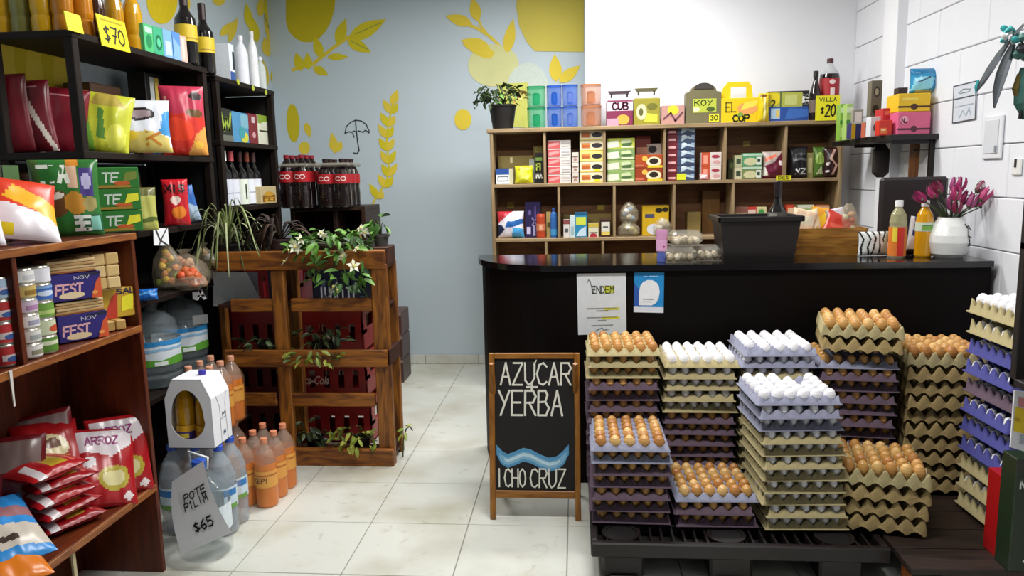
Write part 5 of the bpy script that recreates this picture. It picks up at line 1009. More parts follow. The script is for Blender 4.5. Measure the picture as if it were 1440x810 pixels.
# ---- on top of the shelf
tp = at(707, 181, Y=5.40); pp = tag(empty('potted_plant', (tp.x, 5.42, Z1)), 'leafy green plant in a black pot on the left end of the display shelf', 'plant')
pot(pp, .072, .096, .16, '#14100f')
scatter(pp, LD, 60, (-.03, 0, .25), (.14, .10, .07), 21, .9, 1.5, .1); scatter(pp, LG, 18, (-.02, -.03, .23), (.13, .07, .06), 22, .8, 1.3, .2); stems(pp, [(-.13, 0, .27), (-.2, -.02, .27), (.06, 0, .29), (.10, -.02, .25), (-.04, .02, .32), (0, 0, .3)], '#3a4a24', .004, (0, 0, .15)); scatter(pp, LD, 5, (-.2, -.03, .2), (.03, .03, .05), 23, .8, 1.1, .9)
yel = leaf_mesh(['#c8a858', '#d8bc74'], .05, .03); scatter(pp, yel, 10, (.12, 0, .25), (.045, .05, .06), 24, .9, 1.4)
def twin(label, rect, col, lid, inner, Y=5.36, name='drinking_glass', m=None):
    """two glass tumblers stacked one on the other: each glass is a thing"""
    x0, y0, x1, y1 = rect; a = at(x0, y1, Y=Y); b = at(x1, y1, Y=Y); h = (at(x0, y0, Y=Y).z - Z1) / 2; w = (b.x - a.x) / 2
    for k in range(2):
        o = bottle(name, label % ['lower', 'upper'][k], 'glass', ((a.x + b.x) / 2, Y + w, Z1 + k * h), [(w * .8, 0), (w * .97, h * .06), (w, h * .5), (w, h * .93), (w * .96, h - .001)], glassy('tinted_tumbler', col, .06, .5), 16, 'coloured tumblers stacked on the display shelf', sq=4)
        MB().box(-w * .4, w * .4, -w * .3, w * .3, h * .12, h * .7, M(inner, .4), .01).obj('folded_insert', o)
        MB().lathe([(w * 1.01, h * .93), (w * 1.01, h - .0006)], 16, M(lid, .25), sq=4).obj('rim', o)
twin('green tinted tumbler, %s of the pair beside the plant pot', (741, 121, 767, 176), '#2fae72', '#1a7a4c', '#0f5a38')
twin('blue tinted tumbler, %s of the left blue pair', (769, 120, 790, 175), '#2a62c8', '#1c4aa0', '#1a3a80')
twin('blue tinted tumbler, %s of the right blue pair', (791, 119, 813, 175), '#3a6cd0', '#1e489c', '#8a8aa0')
twin('copper tinted tumbler, %s of the pair', (817, 118, 846, 174), '#c88a68', '#a86a48', '#a85a30')
def tin(label, rect, body, lid, el, Y=5.37):
    x0, y0, x1, y1 = rect; a = at(x0, y1, Y=Y); b = at(x1, y1, Y=Y); h = at(x0, y0, Y=Y).z - Z1; w = b.x - a.x
    o = carton('gift_tin', label, 'tin', ((a.x + b.x) / 2, Y + .05, Z1), (w, .11, h * .72), body, el, 0, 'gift packs on the display shelf')
    MB().box(-w * .42, w * .42, -.045, .045, h * .72, h * .80, M('#e2e0e4', .4), .004).obj('collar', o)
    MB().prism([(-w * .36, h * .92), (w * .36, h * .92), (w * .44, h), (-w * .44, h)], -.03, .03, M(lid, .4), Matrix.Rotation(PI / 2, 4, 'X')).obj('handle', o)
    for s_ in (-1, 1): MB().box(s_ * w * .30 - .006, s_ * w * .30 + .006, -.01, .01, h * .79, h * .93, M(lid, .4)).obj('handle_post', o)
tin('plum and white gift pack with a handle on the shelf top', (853, 128, 890, 173), '#7a2a4a', '#3a2a30', [('r', 0, .6, 1, .95, '#d8c4d0'), ('t', 'CUB', .52, .78, .26, '#5a1836', .6, .25), ('e', .62, .25, .25, .2, '#d0a040'), ('r', 0, 0, .45, .3, '#b890a4')])
tin('olive yellow gift pack with a handle on the shelf top', (891, 124, 928, 171), '#928a2c', '#55502c', [('e', .3, .5, .2, .3, '#c8c8a0'), ('p', [(.4, .15), (.9, .1), (.9, .4), (.5, .45)], '#d0d440'), ('e', .7, .7, .2, .12, '#6a6a20'), ('e', .28, .5, .08, .15, '#5a5a30')])
bx('low pink patterned pack between the olive packs', (930, 148, 963, 169), Z1, '#b88c84', [('e', .5, .75, .25, .25, '#e0cc30'), ('l', [(.1, .3), (.4, .6), (.6, .2), (.9, .6)], .1, '#6a4048')], .09, 5.36, 'snack_pack', 'pack')
mz = tag(empty('arched_box', (at(989, 168, Y=5.36).x, 5.41, Z1)), 'olive grey arched carrier box with green print', 'box', 'gift packs on the display shelf'); w = (at(1014, 160, Y=5.36).x - at(964, 160, Y=5.36).x) / 2; h = at(989, 117, Y=5.36).z - Z1
MB().prism([(-w, 0), (w, 0), (w * .98, h * .78)] + [(w * .72 * math.cos(PI * i / 10), h * .80 + h * .2 * math.sin(PI * i / 10)) for i in range(11)] + [(-w * .98, h * .78)], -.05, .05, M('#6e6848', .5), Matrix.Rotation(PI / 2, 4, 'X')).obj('body', mz)
MB().prism([(w * .55 * math.cos(PI * i / 10), h * .86 + h * .15 * math.sin(PI * i / 10)) for i in range(11)], -.055, .055, M('#3a3630', .5), Matrix.Rotation(PI / 2, 4, 'X')).obj('handle_grip', mz)
print_mesh([('r', .2, .28, .86, .62, '#b4c040'), ('t', 'KOY', .5, .52, .13, '#3a4a14', .5, .2), ('e', .3, .36, .1, .06, '#dfe6b0'), ('e', .7, .36, .12, .06, '#4a5a20'), ('r', .66, .04, .94, .24, '#e6e02c'), ('t', '30', .80, .14, .12, '#4a4a10', .2)], 2 * w, h, -.05, .5, 'printed_front', mz)
yb = tag(empty('carrier_box', (at(1041, 167, Y=5.36).x, 5.41, Z1)), 'bright yellow carrier box with a handle slot and dark letters', 'box', 'gift packs on the display shelf'); w = (at(1069, 160, Y=5.36).x - at(1014, 160, Y=5.36).x) / 2; h = at(1041, 114, Y=5.36).z - Z1
YB_ = M('#e8c60c', .45, .06)
MB().box(-w, w, -.05, .05, 0, h * .60, YB_, .003).obj('body', yb)
MB().prism([(-w, h * .6), (-w * .45, h * .6), (-w * .45, h * .88), (w * .35, h * .88), (w * .35, h * .6), (w * .7, h * .6), (w * .62, h * .9), (w * .45, h), (-w * .6, h), (-w * .85, h * .86)], -.006, .006, YB_, Matrix.Rotation(PI / 2, 4, 'X')).obj('handle_panel', yb)
print_mesh([('t', 'EL', .26, .38, .22, '#7a6a10', .26, .14), ('e', .68, .34, .26, .14, '#e8a05c'), ('p', [(.5, .3), (.9, .4), (.95, .55), (.6, .48)], '#f0dc50'), ('t', 'COP', .52, .11, .15, '#3a4a1c', .42, .24), ('e', .5, .2, .07, .05, '#7aa040')], 2 * w, h, -.05, .5, 'printed_front', yb)
bp('narrow yellow pack with pale stripe beside the yellow carrier box', (1066, 131, 1082, 167), Z1, '#d8c01c', [('r', .4, 0, .6, 1, '#e8e29a'), ('e', .4, .9, .3, .06, '#7a4a14')], .06, 5.35, 71, lean=0)
bx('yellow green rolled pack with black lettering on the shelf top', (1079, 128, 1138, 150), Z1 + .085, '#b0b24a', [('e', .14, .6, .18, .4, '#e2cc20'), ('r', .30, .1, .34, .95, '#5a6a3a'), ('t', '2', .14, .3, .4, '#20301a', .1), ('r', .42, .2, .72, .8, '#c4c878'), ('r', .84, .0, 1, 1, '#1a1a14'), ('t', 'DO', .92, .5, .5, '#e8e8e0', .12, .2), ('r', 0, .94, 1, 1, '#24241c')], .10, 5.36, 'snack_pack', 'pack')
bx('blue flat pack under the yellow green rolled pack', (1081, 150, 1137, 166), Z1, '#234c9a', [('r', .05, .2, .28, .9, '#a8c4dc'), ('r', .18, .3, .26, .8, '#d8c05c'), ('p', [(.4, .1), (1, .3), (1, .8), (.5, .9)], '#3a68b8')], .11, 5.35, 'snack_pack', 'pack')
p = at(1146, 160, Y=5.35); h = at(1146, 100, Y=5.36).z - Z1
bottle('soda_bottle', 'small dark cola bottle with black cap on the shelf top', 'bottle', (p.x, 5.36, Z1), [(.034, 0), (.040, .01), (.040, h * .38), (.036, h * .55), (.018, h * .78), (.014, h * .82), (.014, h * .9)], COLA, 14, None, (.017, h * .88, h, '#0e0c0e'), (h * .16, h * .42, .0405, '#6a5a50'))
p = at(1168, 160, Y=5.35); h = at(1168, 82, Y=5.38).z - Z1
bottle('soda_bottle', 'large cola bottle with red label and clear neck on the shelf top', 'bottle', (p.x, 5.40, Z1), [(.058, 0, COLA), (.064, .012, COLA), (.064, h * .70, COLA), (.060, h * .75), (.030, h * .86), (.018, h * .92), (.018, h * .94)], glassy('clear_neck', '#cfd4d6', .05, .5), 18, None, (.021, h * .93, h, '#4a1c22'), (h * .36, h * .68, .0648, '#a81c24', [('e', .5, .8, .1, .12, '#e8d0d0'), ('r', .44, .15, .58, .5, '#e8d4d4'), ('r', 0, .0, 1, .06, '#5a1016')]))
pc = at(1164, 164, Y=5.275)
carton('price_card', 'yellow price card reading 20 in front of the cola bottles', 'price card', (pc.x, 5.285, Z1 - .005), (at(1181, 150, Y=5.28).x - at(1147, 150, Y=5.28).x, .003, at(1164, 133, Y=5.28).z - Z1), '#e8e01c', [('t', 'VILLA', .5, .84, .14, '#4a4a14', .7), ('t', '$', .28, .40, .26, '#26240c', .14, .15), ('t', '20', .62, .40, .46, '#26240c', .4, .13, .05)], 0)
# ================================================================== small black shelf on the right wall
WB = M('#15100f', .5); wz = 1.735; wx0, wy0, wy1 = 1.70, 4.30, 5.22
wsf = tag(empty('wall_shelf', (XR - .01, 4.6, wz)), 'small black shelf board on the right wall with bright packs', 'shelf')
MB().box(wx0 - XR + .01, 0, wy0 - 4.6, wy1 - 4.6, -.03, 0, WB, .003).obj('board', wsf)
for y in (wy0 + .05, wy1 - .3):
    MB().box(-.025, 0, y - 4.6 - .012, y - 4.6 + .012, -.30, -.03, WB).obj('bracket', wsf)
    MB().box(-.22, -.012, y - 4.6 - .008, y - 4.6 + .008, -.05, -.03, WB).obj('bracket_arm', wsf)
def wbx(label, rect, Y, col, el=(), d=.09, zb=wz, rz=0, name='grocery_box', cat='box', side_elems=None): return bx(label, rect, zb, col, el, d, Y, name, cat, 'goods on the wall shelf', rz)
wbx('pink gift box with dark ribbon print at the near end of the wall shelf', (1262, 157, 1309, 187), 4.34, '#d8648a', [('r', 0, .2, 1, .28, '#4a1c28'), ('e', .5, .25, .1, .14, '#5a2030'), ('e', .2, .65, .12, .16, '#f0b8c8'), ('t', 'NU', .2, .62, .2, '#8a2a4a', .16)], .16)
_pz = at(1285, 157, Y=4.34).z
wbx('yellow gift box with brown ribbon print on the pink box', (1263, 131, 1309, 157), 4.345, '#e8bc1c', [('r', 0, .22, 1, .32, '#4a2a10'), ('e', .5, .27, .12, .16, '#4a2810'), ('p', [(.1, .6), (.6, .6), (.6, .8), (.1, .75)], '#f2d45a')], .16, _pz + .001)
_yz = at(1285, 131, Y=4.345).z
bp('turquoise snack bag lying on top of the yellow gift box', (1279, 96, 1322, 131), _yz + .002, '#2a90c0', [('p', [(0, .1), (.6, .15), (.75, .6), (.1, .65)], '#8fd4ea'), ('l', [(.1, .45), (.4, .5), (.55, .6)], .05, '#1c3a5a'), ('r', 0, .75, .9, 1, '#1f78a8'), ('r', .15, 0, .7, .12, '#b0a878')], .09, 4.42, 72, 0, .0)
wbx('small dark brown tin on the yellow gift box edge', (1263, 123, 1277, 131), 4.37, '#2a1814', [], .06, _yz + .001)
bp('olive and yellow bag behind the gift boxes by the wall', (1306, 138, 1321, 186), wz, '#a8a83a', [('r', 0, 0, .4, 1, '#6a6a20'), ('e', .6, .5, .25, .2, '#c8c468')], .05, 4.53, 73)
wbx('red box left of the pink gift box', (1241, 152, 1262, 186), 4.45, '#b8262c', [('r', .1, .75, .9, .9, '#d86a60')], .12)
wbx('orange and red low box before the red box', (1236, 169, 1255, 187), 4.37, '#cc2e20', [('r', .1, .1, .6, .5, '#e8702c'), ('r', .15, .3, .5, .4, '#f0d8a8')], .06)
wbx('white jar with dark mark on the wall shelf', (1224, 164, 1239, 188), 4.48, '#d8dade', [('e', .5, .45, .25, .2, '#5a5a62')], .07)
wbx('tall patterned grey brown box leaning on the wall shelf', (1224, 113, 1240, 187), 4.62, '#6a6252', [('e', .5, .8, .3, .1, '#3a342a'), ('e', .5, .8, .18, .06, '#a89c80'), ('e', .45, .5, .3, .08, '#2a2620'), ('e', .6, .3, .18, .06, '#3a1c14'), ('r', 0, .1, 1, .2, '#9a927c')], .06)
wbx('yellow and navy low box on the wall shelf', (1197, 172, 1217, 190), 4.72, '#3a3a6a', [('r', 0, 0, .3, 1, '#c8a01c'), ('r', 0, .9, 1, 1, '#c8c8c0')], .08)
wbx('orange striped small box beside the navy box', (1216, 172, 1224, 190), 4.60, '#b8604a', [('r', 0, .4, 1, .6, '#d8a890')], .06)
wbx('white box with grey frame behind the navy box', (1199, 153, 1214, 188), 4.86, '#9a9488', [('r', .15, .45, .85, .9, '#e6d8d4'), ('r', .15, .1, .85, .3, '#4a4640')], .08)
for i, (px, c) in enumerate(((1186, '#8ab84a'), (1195, '#a8c870'))):
    p = at(px, 190, Y=5.05); wbx(['light green jar pack at the far end of the wall shelf', 'pale green jar pack beside the far jar'][i], (px - 5, 146, px + 4, 192), 4.98 - .08 * i, c, [('r', 0, .45, 1, .55, '#3f8a3a'), ('r', 0, .75, 1, .9, '#d8e6c0'), ('r', .1, .1, .9, .35, '#c4dc8a')], .07)
# things hanging below the wall shelf
lo_ = tag(empty('wooden_paddle', (XR - .02, 4.25, wz - .03)), 'brown wooden paddle with a slot hanging below the wall shelf', 'utensil')
pq = at(1285, 232, Y=4.45)
lo_.location = (pq.x, 4.45, wz - .04); WP = wood('paddle_wood', '#5a3412', '#8a5420', 2, 5)
zb_ = at(1285, 262, Y=4.45).z - (wz - .04)
MB().prism([(-.022, 0), (.022, 0), (.026, -.02), (.022, zb_), (-.026, zb_), (-.024, -.02)][::-1], -.008, .008, WP, Matrix.Rotation(PI / 2, 4, 'X')).obj('blade', lo_); MB().box(-.012, .012, -.012, -.008, -.05, -.035, BLACK).obj('slot', lo_)
tag(MB().lathe([(.02, -.2), (.05, -.17), (.05, -.04), (.02, 0)], 14, M('#1a100c', .6), sy=.3).obj('dark_pan', None, (at(1238, 240, Y=4.7).x, 4.7, wz - .035)), 'dark oval pan hanging below the wall shelf', 'pan')
# ================================================================== things on the counter
def cxy(px, py): return at(px, py, Z=CT)
# pink and blue tube standing on its cap
p = at(931, 368, Y=3.72)
bottle('cream_tube', 'pink and blue cream tube standing on the counter', 'tube', (p.x, 3.74, CT), [(.021, 0, M('#5a6ab8', .4)), (.023, .004, M('#5a6ab8', .4)), (.023, .05, M('#5a6ab8', .4)), (.024, .051), (.027, .12), (.029, .145), (.029, .16)], '#d89ac4', 14, None, None, (.055, .11, .0275, '#e0a8d0', [('e', .6, .4, .06, .1, '#b03060')]), sy=.7)
# speckled quail-egg packs in clear clamshells
qe = [MB().lathe([(.001, 0), (.010, .004), (.0135, .013), (.011, .024), (.001, .031)], 9, M(c, .5, .45, 160)).mesh('quail_egg') for c in ('#b8a888', '#8a7a5c', '#cfc4ac')]
CLAM = glassy('clear_clamshell', '#d4d0c4', .1, .22)
for i, (px, z, lab, y) in enumerate(((955, CT, 'clear pack of speckled quail eggs on the counter, lower left', 3.74), (991, CT, 'clear pack of speckled quail eggs on the counter, lower right', 3.80), (963, CT + .079, 'clear pack of speckled quail eggs on top of the two others', 3.76))):
    q = at(px, 370, Y=y); root = tag(empty('quail_egg_pack', (q.x, y, z), [.05, -.1, .12][i]), lab, 'egg pack', 'quail egg packs')
    MB().box(-.062, .062, -.05, .05, 0, .004, CLAM, .001).obj('tray', root); MB().box(-.062, .062, -.05, .05, .005, .062, CLAM, .016).obj('lid', root)
    root.scale = (1.22, 1.22, 1.22)
    for a in range(4):
        for b in range(3): link('quail_egg', qe[(a * 2 + b + i) % 3], root, (-.044 + a * .029, -.032 + b * .032, .008), rot=(.2 * ((a + b) % 3 - 1), .3, a))
# black bin
bq = at(1060, 365, Y=3.80); bn = tag(empty('storage_bin', (bq.x, 3.80, CT)), 'black plastic bin with a wide rim on the counter', 'bin')
wt, wb_, hb = .19, .165, at(1060, 305, Y=3.68).z - CT; BK = M('#1b1516', .4, .15, 20)
vs = []; 
for (w_, d_, z) in ((wb_, .10, 0), (wt, .125, hb), (wt - .008, .117, hb), (wb_ - .008, .092, .008)): vs += [(-w_, -d_, z), (w_, -d_, z), (w_, d_, z), (-w_, d_, z)]
MB().add(vs, [(3, 2, 1, 0)] + [(k * 4 + i, k * 4 + (i + 1) % 4, k * 4 + 4 + (i + 1) % 4, k * 4 + 4 + i) for k in range(3) for i in range(4)] + [(12, 13, 14, 15)], BK).obj('tub', bn)
MB().box(-wt - .012, wt + .012, -.137, -.123, hb - .025, hb + .002, BK, .004).box(-wt - .012, wt + .012, .123, .137, hb - .025, hb + .002, BK, .004).box(-wt - .012, -wt + .002, -.137, .137, hb - .025, hb + .002, BK, .004).box(wt - .002, wt + .012, -.137, .137, hb - .025, hb + .002, BK, .004).obj('rim', bn)
p = at(1090, 305, Y=3.86)
bottle('sauce_bottle', 'dark bottle with grey label standing in the black bin', 'bottle', (p.x, 3.82, CT + .012), [(r * .98, z * .95) for r, z in WINE], wg, 16, None, (.0185, .295, .372, '#1c1014'), (.165, .222, .0468, '#5a5650', [('r', .1, .2, .4, .9, '#8a8880'), ('r', .55, .3, .8, .5, '#c8c8c4')]))
# wooden basket of snacks
kq = at(1157, 363, Y=4.02); kb = tag(empty('wooden_crate', (kq.x, 4.04, CT)), 'tapered wooden tray of snack packets on the counter', 'tray')
WBK = wood('honey_slat_wood', '#7e5018', '#bd8636', 0, 7, .45); hk = at(1156, 321, Y=3.94).z - CT; wt, wb_ = .197, .155
for k in range(3):
    z0, z1 = hk * k / 3 + .001, hk * (k + 1) / 3 - .001; f = lambda z: wb_ + (wt - wb_) * z / hk
    for s_ in (-1, 1):
        yo = lambda z: s_ * (.08 + .02 * z / hk)
        vs = [(-f(z0), yo(z0), z0), (f(z0), yo(z0), z0), (f(z1), yo(z1), z1), (-f(z1), yo(z1), z1)]; vs += [(x, y - s_ * .008, z) for x, y, z in vs]
        MB().add(vs, [(0, 1, 2, 3), (7, 6, 5, 4), (0, 4, 5, 1), (1, 5, 6, 2), (2, 6, 7, 3), (3, 7, 4, 0)], WBK).obj('slat', kb)
        vs = [(s_ * f(z0), -.08 - .02 * z0 / hk, z0), (s_ * f(z0), .08 + .02 * z0 / hk, z0), (s_ * f(z1), .08 + .02 * z1 / hk, z1), (s_ * f(z1), -.08 - .02 * z1 / hk, z1)]; vs += [(x - s_ * .008, y, z) for x, y, z in vs]
        MB().add(vs, [(0, 1, 2, 3), (7, 6, 5, 4), (0, 4, 5, 1), (1, 5, 6, 2), (2, 6, 7, 3), (3, 7, 4, 0)], WBK).obj('end_slat', kb)
MB().box(-wb_, wb_, -.08, .08, .0, .006, WBK).obj('base', kb)
for i, (px, py, w_, h_, c, el, roll, lab) in enumerate((
    (1122, 322, .10, .13, '#e8c8a8', [('p', [(0, 0), (.5, 0), (.2, .6), (0, .6)], '#4a2a5a'), ('r', .3, .5, .9, .8, '#e6dcc0')], .5, 'cream and violet packet at the left of the wooden tray'),
    (1143, 318, .11, .12, '#e8e0b8', [('e', .4, .7, .3, .18, '#5aa03a'), ('p', [(.1, .1), (.8, .1), (.8, .4)], '#c8b060')], -.5, 'cream packet with green leaf print in the wooden tray'),
    (1160, 320, .13, .13, '#e8a01c', [('p', [(0, .5), (.5, .9), (1, .6), (.6, .3)], '#f0cc2c'), ('p', [(0, 0), (.5, 0), (.3, .3)], '#4a1a2a')], .35, 'yellow orange packet in the middle of the wooden tray'),
    (1172, 312, .14, .11, '#d83a28', [('r', .1, .4, .9, .55, '#e8644c'), ('r', .1, .1, .4, .3, '#8a1c18')], .9, 'red packet lying on top in the wooden tray'),
    (1182, 322, .09, .13, '#dcd4dc', [('p', [(0, 0), (.4, 0), (.2, 1), (0, 1)], '#c8c0b0')], -.3, 'white packet slanting in the wooden tray'))):
    q = at(px, py, Y=4.02); pouch('snack_packet', lab, 'packet', (q.x, 4.00 + .025 * (i % 3), CT + .075), (w_ * 1.25, h_ * 1.25, .04), c, el, 0, 'packets in the wooden tray', 81 + i, rot=(-.15, roll * .5, .1 * i), n=26)
film_bag('clear bag of caramel sweets at the right end of the wooden tray', (1178, 286, 1208, 330), CT + hk * .5, 7, ['#c89a6a', '#e0c49a', '#c85a3a', '#d8d0b0'], 4.03, 'candy_bag')
# zebra patterned bag
zq = at(1231, 364, Y=3.86)
ZB = [('l', [(.1 + .18 * k + .06 * math.sin(k * 2.1), 0), (.05 + .2 * k, .35), (.12 + .17 * k + .05 * math.sin(k), .7), (.02 + .21 * k, 1)], .07, '#15171a') for k in range(5)] + [('p', [(.62, 0), (1, 0), (1, 1), (.9, 1)], '#b8b4a0')]
pouch('gift_bag', 'small black and white zebra patterned bag on the counter', 'bag', (zq.x, 3.90, CT + .002), (.155, at(1231, 327, Y=3.86).z - CT, .05), '#dfe4e2', ZB, 0, None, 91, rot=(0, 0, .1), n=44, wr=.03)
# two plastic bottles
for i, (px, y, lab, liq, bandc, el, fill) in enumerate(((1264, 3.78, 'clear bottle of pale juice with orange red label and white cap', '#b9b48a', '#d8782c', [('r', .38, 0, .62, 1, '#c82c1c'), ('r', .2, .5, .36, 1, '#e8d040')], 0), (1301, 3.80, 'bottle of orange juice with green white label and white cap', '#d89a14', '#cfdcc8', [('r', .3, .1, .7, .6, '#7ab04a'), ('r', .3, .62, .7, .7, '#2a6a3a')], 1))):
    q = at(px, 365, Y=y); h = at(px, 282, Y=y).z - CT
    prof = [(.036, 0), (.040, .008), (.040, h * .50), (.038, h * .56), (.040, h * .62), (.034, h * .76), (.018, h * .86), (.0145, h * .90)]
    liqm = M(liq, .1, .1, 8, coat=.5) if i else glassy('pale_juice', liq, .06, .6)
    z0, z1 = (.0, h * .72) if i == 0 else (h * .40, h * .62)
    bottle('juice_bottle', lab, 'bottle', (q.x, y + .03, CT), prof, liqm, 18, 'juice bottles on the counter', (.0185, h * .89, h, '#eeeeee'), (.01 if i == 0 else h * .46, h * .54 if i == 0 else h * .62, .0412, bandc, el))
pq2 = at(1286, 352, Y=3.90)
pouch('wafer_packet', 'navy and white wafer packet between the juice bottles', 'packet', (pq2.x, 3.91, CT + .002), (.095, .19, .04), '#e0dce0', [('p', [(.1, .5), (.9, .4), (1, .95), (.2, 1)], '#28347c'), ('t', 'RO', .55, .7, .16, '#e8e8f0', .5, .2), ('p', [(0, 0), (1, 0), (1, .2), (0, .12)], '#1c1c28')], 0, None, 92, rot=(-.05, .15, .2), n=26)
# monitor seen from behind
mq = at(1280, 360, Y=4.05); mo = tag(empty('monitor', (mq.x, 4.06, CT)), 'black monitor seen from behind at the right of the counter', 'monitor')
mw = at(1328, 300, Y=4.05).x - at(1233, 300, Y=4.05).x; zt_ = at(1280, 249, Y=4.05).z - CT
MB().box(-mw / 2, mw / 2, -.02, .02, .05, zt_, M('#1d1315', .5, .15, 20), .014).obj('screen_housing', mo); MB().box(-mw * .06, mw * .2, -.0235, -.0195, zt_ * .70, zt_ * .715, M('#3a2e30', .4)).obj('vent', mo)
MB().box(-.03, .03, -.01, .03, .01, .1, BLACK, .004).obj('stand_neck', mo); MB().box(-.12, .12, -.06, .06, 0, .012, BLACK, .004).obj('stand_base', mo)
# white vase of magenta flowers
vq = at(1338, 366, Y=3.76); va = tag(empty('flower_vase', (vq.x, 3.80, CT)), 'round white vase of magenta tulips at the right end of the counter', 'vase')
VM = M('#eceeec', .25, .04, 6, coat=.3); k = .096
MB().lathe([(k * .62, 0), (k * .85, .02), (k, .075), (k * .97, .11), (k * .8, .155), (k * .58, .185), (k * .55, .195), (k * .50, .195), (k * .48, .17)], 26, VM).obj('vessel', va)
mb = MB()
for pts in ([(.04, .165), (.058, .14), (.05, .11), (.062, .08), (.052, .06)], [(.052, .15), (.07, .155), (.078, .13)], [(.05, .11), (.07, .10)], [(.06, .075), (.066, .06)]):
    for (a, b) in zip(pts, pts[1:]):
        P = lambda q: (q[0], -math.sqrt(max(.0001, (k * (.99 if q[1] < .12 else .99 - (q[1] - .12) * 5.2)) ** 2 - q[0] ** 2)) - .002, q[1])
        mb.tube([P(a), P(b)], .0022, 5, M('#1c2226', .6))
mb.obj('painted_twig', va)
r = random.Random(4); MG = [M('#98205c', .5, .2, 40), M('#b0346c', .5, .2, 40), M('#7a1a40', .5, .2, 40), M('#a04a7c', .5, .2, 40)]
def bloom(root, pos, tilt, az, s, m):
    o = MB()
    for kx in range(5):
        a = 2 * PI * kx / 5; w_ = .55
        vs = []
        for t in (0, .35, .7, 1):
            rr = (.35 + .75 * math.sin(PI * min(1, t * .72 + .1))) * .016 * s
            for da in (-w_, 0, w_): vs.append((rr * math.cos(a + da * (1 - .75 * t)), rr * math.sin(a + da * (1 - .75 * t)), t * .042 * s))
        o.add(vs, [(q * 3 + c, q * 3 + c + 1, q * 3 + c + 4, q * 3 + c + 3) for q in range(3) for c in range(2)], m, True)
    o.ball((0, 0, .004), .009 * s, M('#3a4a24', .6), 8, 4)
    return o.obj('flower', root, pos, rot=(tilt * math.sin(az), -tilt * math.cos(az) * -1, 0))
for i, (fx, fy) in enumerate(((1300, 277), (1315, 272), (1322, 265), (1341, 262), (1349, 262), (1344, 275), (1374, 263), (1363, 285), (1372, 283), (1384, 285), (1345, 293), (1337, 288), (1354, 280), (1390, 275))):
    e = at(min(fx, 1380), fy + 6, Y=3.78 + .05 * math.sin(i * 2.3)) - va.location; dx = e.x
    MB().tube([(dx * .08, 0, .15), (dx * .45, e.y * .5, .15 + (e.z - .15) * .62), e], .0032, 5, M('#3c4a2a', .6)).obj('stem', va)
    bloom(va, e, min(1.1, abs(dx) * 6), 0 if dx > 0 else PI, 1.55, MG[i % 4])
dl = leaf_mesh(['#3a3a34', '#4a5a3a', '#6a7468'], .10, .03, .1)
for i in range(16):
    a = r.uniform(0, 2 * PI); o = link('leaf', dl[i % 3], va, (.02 * math.cos(a), .02 * math.sin(a), .16 + .02 * r.random()), rot=(r.uniform(.6, 1.3), 0, a - PI / 2)); o.scale = [r.uniform(.8, 1.2) * (.6 if math.cos(a) > .2 else 1)] * 3
# papers taped on the counter front
PFY = CY + .0165
PV = [('r', .55, .40, .86, .44, '#e8e23a'), ('r', .50, .25, .86, .29, '#e8e23a'), ('r', .55, .68, .76, .80, '#c8d23a'), ('t', 'ENDEM', .53, .735, .115, '#3c4034', .44, .13), ('l', [(.22, .86), (.24, .90), (.27, .88), (.30, .78), (.33, .68), (.37, .80)], .012, '#5a6064')]
for (a, b, y) in ((.20, .84, .425), (.40, .66, .385), (.20, .84, .275), (.42, .62, .225), (.28, .76, .145)):
    n_ = int((b - a) / .035)
    for q in range(n_): PV.append(('r', a + q * .035, y, a + q * .035 + .024, y + .014, '#6a6e6c'))
PV.append(('l', [(.36, .06), (.44, .09), (.50, .11), (.54, .07), (.64, .09)], .01, '#6a706e'))
flatcard('printed_notice', 'white printed notice with yellow highlights taped to the counter front', 'notice', [(811, 385), (880, 384), (881, 469), (813, 471)], Y=PFY, col='#dfe5ea', el=PV, t=.0015)
flatcard('payment_notice', 'blue notice with a white drop shape taped to the counter front', 'notice', [(892, 383), (934, 383), (933, 440), (891, 439)], Y=PFY, col='#1c8cd0', el=[('p', [(0, .14), (.25, .14), (.25, .5), (0, .75)], '#2a58b0'), ('r', 0, 0, 1, .14, '#e2e6f0'), ('p', [(.17, .18), (.60, .18), (.74, .24), (.83, .36), (.86, .52), (.83, .66), (.74, .76), (.60, .81), (.44, .81), (.30, .76), (.21, .67), (.17, .52)], '#eef2fa'), ('r', .30, .32, .66, .345, '#8a94a0'), ('r', .30, .26, .60, .28, '#9aa4b0'), ('r', .32, .88, .44, .91, '#9cd0f0'), ('r', .50, .89, .78, .915, '#9cd0f0')], t=.0015)
# ================================================================== chalkboard easel
WF = wood('easel_wood', '#7a4a14', '#ab722a', 2, 5, .45)
cbq = at(753, 731, Z=0); eb = tag(empty('chalkboard_sign', (cbq.x, 3.22, 0)), 'wooden A-frame chalkboard with chalk lettering and a blue wave', 'sign')
th = math.atan2(.11, .76)          # lean of the front panel
fw, fh = .208, at(755, 497, Y=3.32).z / math.cos(th); Rm = Matrix.Rotation(-th, 4, 'X')
for s_ in (-1, 1): MB().box(s_ * fw - (.0 if s_ < 0 else .026), s_ * fw + (.026 if s_ < 0 else 0), -.012, .012, 0.0, fh, WF, .003, Rm).obj('frame_stile', eb)
wfh = wood('easel_rail_wood', '#7a4a14', '#ab722a', 0, 5, .45)
MB().box(-fw + .026, fw - .026, -.012, .012, fh - .026, fh, wfh, .003, Rm).obj('frame_rail', eb); MB().box(-fw + .026, fw - .026, -.012, .012, .10, .134, wfh, .003, Rm).obj('frame_rail', eb)
MB().box(-fw + .026, fw - .026, -.004, .006, .134, fh - .026, M('#120d0c', .65, .3, 14), 0, Rm).obj('slate', eb)
